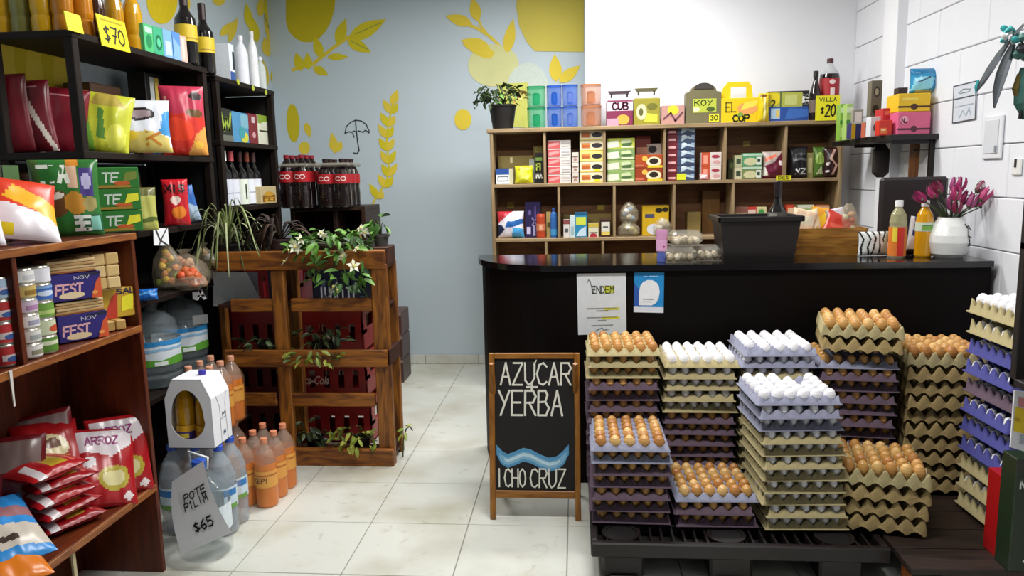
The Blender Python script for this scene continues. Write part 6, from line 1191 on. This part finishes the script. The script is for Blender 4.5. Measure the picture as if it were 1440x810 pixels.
for s_ in (-1, 1):
    MB().tube([(s_ * (fw - .02), .03, fh * .95), (s_ * (fw - .02), .28, .008)], .012, 4, WF).obj('rear_leg', eb)
CH = M('#e6e4d8', .9, .2, 90)
bw, bh, bz = 2 * (fw - .026), fh - .160, .134
mb = MB()
def chalk(txt, u, v, h_, wd_, bold=.12, sl=0, col=CH, lift=.0052):
    o = MB()
    for q in letters(txt, (u - .5) * bw, bz + v * bh, h_ * bh, wd_ * bw, bold, sl): o.add([Rm @ Vector((x, -lift - .0001 * len(o.f), z)) for x, z in q], [(0, 1, 2, 3)], col)
    o.obj('chalk_lettering', eb)
chalk('AZUCAR', .52, .885, .165, .88, .085, .02); chalk('YERBA', .45, .665, .185, .80, .085, .02); chalk('+', .47, .785, .07, .13, .22); chalk('ICHO', .20, .095, .135, .36, .085); chalk('CRUZ', .66, .095, .14, .44, .085, .02)
o = MB(); [o.add([Rm @ Vector((x, -.0058, z)) for x, z in q], [(0, 1, 2, 3)], CH) for q in ribbon([((.50 - .5) * bw, bz + .955 * bh), ((.53 - .5) * bw, bz + .99 * bh)], .006)]; o.obj('chalk_accent', eb)
WPT = [(.0, .31), (.06, .25), (.14, .222), (.24, .245), (.34, .272), (.44, .258), (.55, .222), (.66, .198), (.76, .21), (.84, .25), (.91, .315)]
def wave(w_, col, dv, lift, a=.0, b=.91):
    o = MB(); n = 40; top, bot = [], []
    for i in range(n + 1):
        u = a + (b - a) * i / n; k = max(q for q in range(len(WPT) - 1) if WPT[q][0] <= u + 1e-6); t = (u - WPT[k][0]) / (WPT[k + 1][0] - WPT[k][0]); c = WPT[k][1] * (1 - t) + WPT[k + 1][1] * t + dv
        e = w_ * (1 if .03 < (u - a) and u < b - .03 else .75); top.append(((u - .5) * bw + .006, bz + (c + e / 2) * bh)); bot.append(((u - .5) * bw + .006, bz + (c - e / 2) * bh))
    vs = [Rm @ Vector((x, -lift, z)) for x, z in top + bot]; o.add(vs, [(i, n + 1 + i, n + 2 + i, i + 1) for i in range(n)], M(col, .85, .15, 40)).obj('painted_wave', eb)
wave(.105, '#5a9cc8', 0, .0050); wave(.055, '#86bcdc', -.004, .0056, .04, .88); wave(.024, '#c4e2ee', .002, .0062, .10, .80)
# ================================================================== black plastic pallet and dark wooden platform
PLZ = .15; PLM = M('#191112', .45, .2, 20); PLM_SHADE = M('#0a0707', .6)  # second, darker plastic paints shade into the deck web and socket wells
pa = tag(empty('plastic_pallet', (.60, 3.16, 0)), 'black plastic pallet under the egg trays', 'pallet')
px0, px1, py0, py1 = .045 - .6, 1.165 - .6, 2.72 - 3.16, 3.59 - 3.16
MB().box(px0, px1, py0, py0 + .03, .09, PLZ, PLM, .006).obj('front_beam', pa); MB().box(px0, px1, py1 - .03, py1, .09, PLZ, PLM, .006).obj('back_beam', pa)
for x in (px0, px1 - .03): MB().box(x, x + .03, py0 + .03, py1 - .03, .09, PLZ, PLM, .006).obj('side_beam', pa)
for k in range(5): y = py0 + .16 + k * .135; MB().box(px0 + .03, px1 - .03, y, y + .02, .11, PLZ - .001, PLM, .003).obj('deck_slat', pa)
for k in range(25):
    x = px0 + .06 + k * .043
    MB().box(x, x + .008, py0 + .03, py1 - .03, .115, PLZ - .004, PLM).obj('deck_rib', pa)
MB().box(px0 + .03, px1 - .03, py0 + .03, py1 - .03, .098, .104, PLM_SHADE).obj('deck_web', pa)
for cx in (.10, .51, .92):
    for cy in (.105, .42, .75):
        MB().box(px0 + cx - .055, px0 + cx + .105, py0 + cy - .09, py0 + cy + .06, 0.0, .10, PLM, .01).obj('foot', pa)
        if cy < .2: MB().lathe([(.075, .132), (.075, PLZ + .0005), (.06, PLZ + .0005), (.058, .136)], 22, PLM).obj('socket_ring', pa, (px0 + cx + .02, py0 + cy - .01, 0)); MB().lathe([(.058, .134), (.058, PLZ - .002)], 22, PLM_SHADE).obj('socket_well', pa, (px0 + cx + .02, py0 + cy - .01, 0))
    MB().box(px0 + cx - .03, px0 + cx + .08, py0 + .0, py1, 0, .015, PLM, .003).obj('runner', pa)
DKW = wood('dark_platform_wood', '#180f0c', '#33221a', 0, 5, .55); ORW = wood('orange_block_wood', '#6a3410', '#9a5a20', 0, 5, .5)
pf = tag(empty('wooden_platform', (1.55, 3.05, 0)), 'dark wooden platform beside the plastic pallet at the right', 'platform')
for k in range(6): MB().box(-.375, .375, -.47 + k * .16, -.318 + k * .16, .125, PLZ, DKW, .003).obj('plank', pf)
for x in (-.36, -.03, .30):
    for y in (-.44, .0, .40): MB().box(x, x + .09, y, y + .09, .0, .105, ORW, .003).obj('block', pf)
    MB().box(x, x + .09, -.47, .49, .105, .125, DKW, .002).obj('bearer', pf)
# ================================================================== egg trays
def pulp(name, h): return M(h, .9, .14, 70, bump=.6)
def tray_mesh(mat, zs=1.0, rim=True):
    """5 x 6 cup pulp tray: cups, posts and either a flat flange or a scalloped skirt"""
    nx, ny, q = 6, 5, 6; W, D = .300, .290; mb = MB(); vs = []; NX, NY = nx * q, ny * q
    for j in range(NY + 1):
        for i in range(NX + 1):
            u, v = i / q, j / q; f = .5 * (math.cos(2 * PI * u) + math.cos(2 * PI * v)); f = math.copysign(abs(f) ** .8, f)
            vs.append(((i / NX - .5) * W, (j / NY - .5) * D, (.024 + .0215 * f) * zs))
    fs = [(j * (NX + 1) + i, j * (NX + 1) + i + 1, (j + 1) * (NX + 1) + i + 1, (j + 1) * (NX + 1) + i) for j in range(NY) for i in range(NX)]
    edge = [i for i in range(NX + 1)] + [j * (NX + 1) + NX for j in range(1, NY + 1)] + [NY * (NX + 1) + i for i in range(NX - 1, -1, -1)] + [j * (NX + 1) for j in range(NY - 1, 0, -1)]
    def ring(grow, zf):
        out = []
        for k, e in enumerate(edge):
            x, y, z = vs[e]; sx = W / 2 + grow; sy = D / 2 + grow
            X = x / (W / 2) * sx if abs(abs(x) - W / 2) < 1e-6 else x * (1 + grow / (W / 2)); Y = y / (D / 2) * sy if abs(abs(y) - D / 2) < 1e-6 else y * (1 + grow / (D / 2))
            out.append((X, Y, zf(k, z)))
        return out
    n = len(edge); rings = [ring(.004, lambda k, z: .014 * zs), ring(.012, lambda k, z: .013 * zs), ring(.0125, lambda k, z: .0095 * zs)] if rim else [ring(.004, lambda k, z: z * .9), ring(.010, lambda k, z: .012 * zs + .010 * zs * ((z / zs - .024) / .0215)), ring(.011, lambda k, z: .004 * zs + .012 * zs * abs(math.sin(PI * k / q + .4)))]
    prev = edge[:]; 
    for rg in rings:
        o = len(vs); vs += rg; cur = list(range(o, o + n))
        fs += [(prev[k], cur[k], cur[(k + 1) % n], prev[(k + 1) % n]) for k in range(n)]; prev = cur
    mb.add(vs, fs, mat, True); return mb.mesh('egg_tray')
PUL = {'b': pulp('beige_pulp', '#a99c72'), 'g': pulp('grey_pulp', '#888a9e'), 'd': pulp('shaded_plum_pulp', '#5c4a58'), 'v': pulp('violet_pulp', '#444488'), 't': pulp('tan_pulp', '#a08a5c')}  # plum pulp is darkened: shade on those trays is put into its colour
_T = {}
def tmesh(c, zs, rim):
    k = (c, zs, rim)
    if k not in _T: _T[k] = tray_mesh(PUL[c], zs, rim)
    return _T[k]
EGGP = [(.0008, 0), (.008, .0022), (.0145, .008), (.0207, .017), (.0231, .027), (.0215, .038), (.0162, .049), (.0086, .0555), (.0008, .0578)]
EGG = {'w': [MB().lathe(EGGP, 14, M('#f2f1f4', .35, .02)).mesh('egg')], 'o': [MB().lathe(EGGP, 14, M(c, .4, .1, 40)).mesh('egg') for c in ('#cc9a58', '#be8848', '#d8ae6c', '#c4924e', '#b67c40')]}
CN = {'b': 'beige', 'g': 'grey', 'd': 'shade-toned plum grey', 'v': 'violet', 't': 'tan'}; EN = {'w': 'white', 'o': 'brown'}
ORD = ['top', 'second', 'third', 'fourth', 'fifth', 'sixth', 'seventh', 'eighth', 'ninth', 'tenth', 'eleventh', 'twelfth', 'thirteenth', 'fourteenth']
NTH = ['first', 'second', 'third', 'fourth', 'fifth', 'sixth']
REST = {'w': [], 'o': []}
def stack(where, cx, cy, trays, eggs, zs=1.0, rim=True, pitch=.0505, rz=0, z0=PLZ, seed=0, lean=(0, 0), skip=(), six=True, covered=False):
    """trays/eggs: codes from the bottom tray up; the eggs of an open top tray are single eggs"""
    r = random.Random(seed); n = len(trays)
    for k in range(n):
        top = k == n - 1; turn = (k + n - 1) % 2 if six else (k + n) % 2
        a = rz + (PI / 2 if turn else 0) + r.uniform(-.025, .025); x = cx + lean[0] * k + r.uniform(-.005, .005); y = cy + lean[1] * k + r.uniform(-.004, .004); z = z0 + .001 + k * pitch
        o = link('egg_tray', tmesh(trays[k], zs, rim), None, (x, y, z), a)
        tag(o, '%s egg tray, %s, %s' % (CN[trays[k]], 'top' if top else ORD[n - 1 - k] + ' from top', where), 'egg tray', 'egg trays, ' + where)
        ez = .008 if zs == 1.0 else .045 * zs - .034
        if not top and zs > 1: ez = .012
        c, s = math.cos(a), math.sin(a); mine = []
        for j in range(5):
            for i in range(6):
                ux, uy = -.125 + i * .05, -.116 + j * .058
                wx, wy = x + ux * c - uy * s, y + ux * s + uy * c
                lx = (wx - x) * math.cos(-rz) - (wy - y) * math.sin(-rz); ly = (wx - x) * math.sin(-rz) + (wy - y) * math.cos(-rz)
                e = eggs[k]
                if e == ' ' or (top and (i, j) in skip): continue
                rot = (r.uniform(-.09, .09), r.uniform(-.09, .09), r.uniform(0, 6)); p = (wx, wy, z + ez + r.uniform(-.001, .002))
                if top and not covered: mine.append((ly, lx, p, rot, e))
                elif ly < -.095 or lx < -.095: REST[e].append((p, rot))
        nr = 6 if turn else 5; pr = .05 if turn else .058; pc = .058 if turn else .05
        for ly, lx, p, rot, e in mine:
            row = max(0, min(nr - 1, round((ly + (nr - 1) / 2 * pr) / pr))); colm = round((lx + ((11 - nr) - 1) / 2 * pc) / pc); colm = max(0, min(10 - nr, colm))
            q = link('egg', EGG[e][r.randrange(len(EGG[e]))], None, p, rot=rot)
            tag(q, '%s egg, %s row, %s from left, %s' % (EN[e], 'front' if row == 0 else 'back' if row == nr - 1 else NTH[row], NTH[colm], where), 'egg', 'eggs on top, ' + where)
stack('front stack beside the chalkboard', .21, 3.025, 'dddddgg', 'ooooooo', six=False, seed=1)
stack('low three-tray stack in front', .54, 3.01, 'ddg', 'ooo', seed=2)
stack('tall white-egg stack in front', .885, 2.995, 'bbbbbbbbggg', 'wwwwwwwwwww', rz=.05, seed=3, lean=(-.005, 0), skip=((3, 4), (4, 4), (4, 3)))
stack('deep tan stack in front', 1.205, 2.985, 'tttb', '   o', zs=1.75, rim=False, pitch=.060, rz=-.2, seed=4)
stack('violet-trayed stack by the right wall', 1.735, 2.96, 'bbbvvvdvvbb', 'wwwwwwwwwww', zs=1.6, pitch=.081, rz=.04, seed=5, six=False)  # the plum tray stands in for a gap dark with shade
stack('back stack beside the chalkboard', .20, 3.375, 'ddddddddddbbb', '  ooooooooooo', seed=6)
stack('beige-topped white-egg stack at the back', .535, 3.37, 'dddddddbbbbb', '  ooooowwwww', seed=7)
stack('grey-topped white-egg stack at the back', .865, 3.37, 'bbbbbbbbbbbgg', '  wwwwwwwwwww', seed=8, six=False, skip=((0, 4),))
stack('plum stack at the back', 1.205, 3.35, 'dddddddddddg', '  oooooooooo', seed=9, rz=-.10, covered=True)
stack('tilted tan pair on the plum stack', 1.225, 3.33, 'tb', ' o', zs=1.6, rim=False, pitch=.058, rz=-.22, seed=10, z0=PLZ + 12 * .0505 + .022)
stack('tan stack in the back right corner', 1.565, 3.36, 'tttttttttb', '         o', zs=1.75, rim=False, pitch=.0615, rz=-.06, seed=11)
# the eggs deeper in the stacks, past what can be picked out one by one
for e, nm in (('w', 'white'), ('o', 'brown')):
    if not REST[e]: continue
    mb = MB(); src = EGG[e][0]; low = [(.0008, 0), (.0145, .008), (.0215, .027), (.0150, .048), (.0008, .0555)]
    for p, rot in REST[e]: mb.lathe(low, 8, src.materials[0], Matrix.LocRotScale(Vector(p), Euler(rot), None))
    o = mb.obj('eggs'); o['label'] = '%s eggs deep inside the lower trays of the egg stacks' % nm; o['category'] = 'eggs'; o['kind'] = 'stuff'
# ================================================================== the right edge
PP = 1.955
flatcard('wall_poster', 'small two-panel grey print on the right block wall', 'poster', [(1341, 121), (1374, 113), (1372, 168), (1339, 174)], X=PP, col='#cfd5de', t=.002, behind=1, el=[('r', 0, .62, 1, .65, '#3a4048'), ('r', 0, 0, 1, .03, '#3a4048'), ('r', 0, .97, 1, 1, '#4a5058'), ('r', 0, 0, .03, 1, '#4a5058'), ('r', .97, 0, 1, 1, '#3a4048'), ('l', [(.25, .78), (.45, .86), (.75, .82), (.7, .76), (.3, .76)], .015, '#6a7480'), ('l', [(.3, .12), (.45, .3), (.6, .15), (.72, .34), (.8, .14)], .02, '#a8b8cc'), ('r', .1, .42, .9, .44, '#b0b8c4')])
eb2 = at(1398, 193, X=XR - .012); ep = tag(empty('electrical_panel', (XR - .012, eb2.y, eb2.z)), 'white electrical panel cover on the right block wall', 'panel')
MB().box(-.012, 0, -.082, .082, -.10, .10, M('#e2e5ea', .5, .03), .004).obj('cover', ep); MB().box(-.016, -.012, -.060, .060, -.075, .08, M('#d4d8de', .5, .03), .003).obj('door', ep); MB().box(-.022, -.016, -.058, -.046, -.07, -.04, M('#8a9098', .5)).obj('latch', ep)
sk = at(1432, 232, X=XR - .012); so = tag(empty('wall_switch', (XR - .012, sk.y, sk.z)), 'small white wall switch right of the electrical panel', 'switch')
MB().box(-.010, 0, -.035, .035, -.045, .03, M('#e6e6e4', .4), .004).obj('plate', so); MB().box(-.014, -.010, -.004, .008, -.01, .028, M('#2a2a2a', .4)).obj('toggle', so)
# dark rack whose corner post closes the picture on the right
RK = M('#1a100c', .55, .2, 14); rp = at(1452, 300, Y=2.45); zlow = at(1427, 545, Y=2.45).z
rr = tag(empty('display_rack', (1.55, 2.28, 0)), 'dark brown wall-mounted rack at the right edge of the picture', 'rack')
xa = rp.x - 1.55 - .016; ztop = at(1434, 168, Y=2.45).z
for x in (xa, .375):
    for y in (-.17, .165): MB().box(x, x + .035, y, y + .03, zlow, ztop - .002, RK, .003).obj('post', rr)
for z in (zlow + .03, 1.32, ztop): MB().box(xa, .41, -.17, .195, z - .025, z, RK, .003).obj('shelf_board', rr)
# goods on the platform beside the rack
q = at(1399, 775, Z=PLZ); carton('red_box_file', 'narrow red box standing at the foot of the violet egg stack', 'box', (q.x, 2.70, PLZ), (.046, .12, at(1399, 672, Y=2.66).z - PLZ), '#a81418', [('r', .1, .9, .3, .95, '#e8c8c8')], 0, gloss=.3)
q2 = at(1410, 778, Z=PLZ); carton('violet_box_file', 'thin violet box beside the narrow red box', 'box', (q2.x + .012, 2.68, PLZ), (.020, .12, at(1409, 668, Y=2.62).z - PLZ), '#2a1a4a', [('r', .2, .05, .8, .1, '#3a2a5c')], 0)
q3 = at(1428, 790, Y=2.60); carton('dark_green_box', 'dark green box with white letters at the right edge', 'box', (at(1413, 780, Y=2.58).x + .070, 2.62, PLZ), (.115, .09, at(1420, 645, Y=2.58).z - PLZ), '#1e2e1c', [('t', 'NZ', .30, .78, .07, '#e0e4dc', .3, .2), ('r', .50, .42, .62, .52, '#8ad8d8'), ('r', .4, .3, .48, .6, '#101810'), ('l', [(.42, .1), (.6, .05), (.9, .08)], .02, '#e8ecec'), ('r', 0, .9, 1, 1, '#2a2a22')], 0)
# white, yellow packet clipped to the rack post
flatcard('hanging_packet', 'white and yellow packet hanging on the dark rack post', 'packet', [(1427, 549), (1446, 552), (1444, 636), (1421, 629)], Y=2.462, col='#e6e6ec', t=.006, el=[('r', .1, .30, 1, .72, '#e8c81c'), ('r', .3, .74, .9, .9, '#d88a90'), ('p', [(.5, .1), (.9, .12), (.9, .28), (.55, .26)], '#a8b0bc'), ('r', .1, .48, .5, .54, '#c8a010')])
# silver and teal ribbon ornament on the rack top
og = at(1432, 70, Y=2.42); orn = tag(empty('ribbon_ornament', (og.x, 2.42, ztop)), 'silver and teal ribbon ornament hanging at the upper right corner', 'ornament')
SIL = M('#9aa0a6', .25, .3, 20, metal=.7); TEAL = M('#3aa6a8', .4, .3, 40); GRN = M('#4a7a70', .5, .25, 40); DKS = M('#3a3e42', .4, .2, 30)
def L(px, py, Y=2.42): return at(px, py, Y=Y) - orn.location
MB().tube([(.02, 0, 0), (.03, 0, og.z - ztop + .02)], .006, 6, DKS).obj('wire_stem', orn)
def ribbon3(pts, w, m, nm):
    o = MB(); P = [L(*p) for p in pts]; vs = []
    for i, p in enumerate(P):
        t = i / (len(P) - 1); ww = w * math.sin(PI * (.12 + .85 * t)) ** .7; d = (P[min(i + 1, len(P) - 1)] - P[max(i - 1, 0)]).normalized(); s_ = d.cross(Vector((0, 1, 0))).normalized() * ww / 2
        vs += [p - s_, p + Vector((0, -ww * .25, 0)), p + s_, p + Vector((0, ww * .12, 0))]
    o.add(vs, [(i * 4 + k, i * 4 + (k + 1) % 4, i * 4 + 4 + (k + 1) % 4, i * 4 + 4 + k) for i in range(len(P) - 1) for k in range(4)], m).obj(nm, orn)
ribbon3([(1419, 58), (1405, 78), (1392, 98), (1381, 116), (1374, 128)], .022, SIL, 'silver_ribbon')
ribbon3([(1425, 62), (1416, 84), (1408, 106), (1402, 128), (1398, 152)], .034, SIL, 'silver_ribbon')
ribbon3([(1427, 60), (1419, 80), (1412, 100), (1403, 122)], .012, WHITE, 'white_ribbon')
ribbon3([(1440, 34), (1430, 46), (1420, 60)], .014, SIL, 'silver_ribbon')
ribbon3([(1441, 95), (1438, 120), (1436, 145), (1440, 168)], .05, GRN, 'green_ribbon'); ribbon3([(1434, 104), (1430, 125), (1430, 146)], .03, M('#7a6a30', .5), 'olive_ribbon')
ribbon3([(1376, 112), (1373, 122), (1372, 132)], .012, TEAL, 'teal_tip')
r = random.Random(3)
for i in range(16):
    px_, py_ = 1420 + r.uniform(-9, 9), 49 + r.uniform(-9, 9); MB().ball((0, 0, 0), .014, TEAL if i % 3 else WHITE, 6, 4).obj('ruffle', orn, L(px_, py_, 2.42 + r.uniform(-.02, .02)), rot=(r.random() * 3, r.random() * 3, 0)).scale = (1, .5, .7)
for i in range(8): MB().ball((0, 0, 0), .02, DKS if i % 2 else GRN, 6, 4).obj('ruffle', orn, L(1438 + r.uniform(-6, 8), 66 + r.uniform(-14, 14), 2.42 + r.uniform(-.02, .02))).scale = (1, .6, .8)
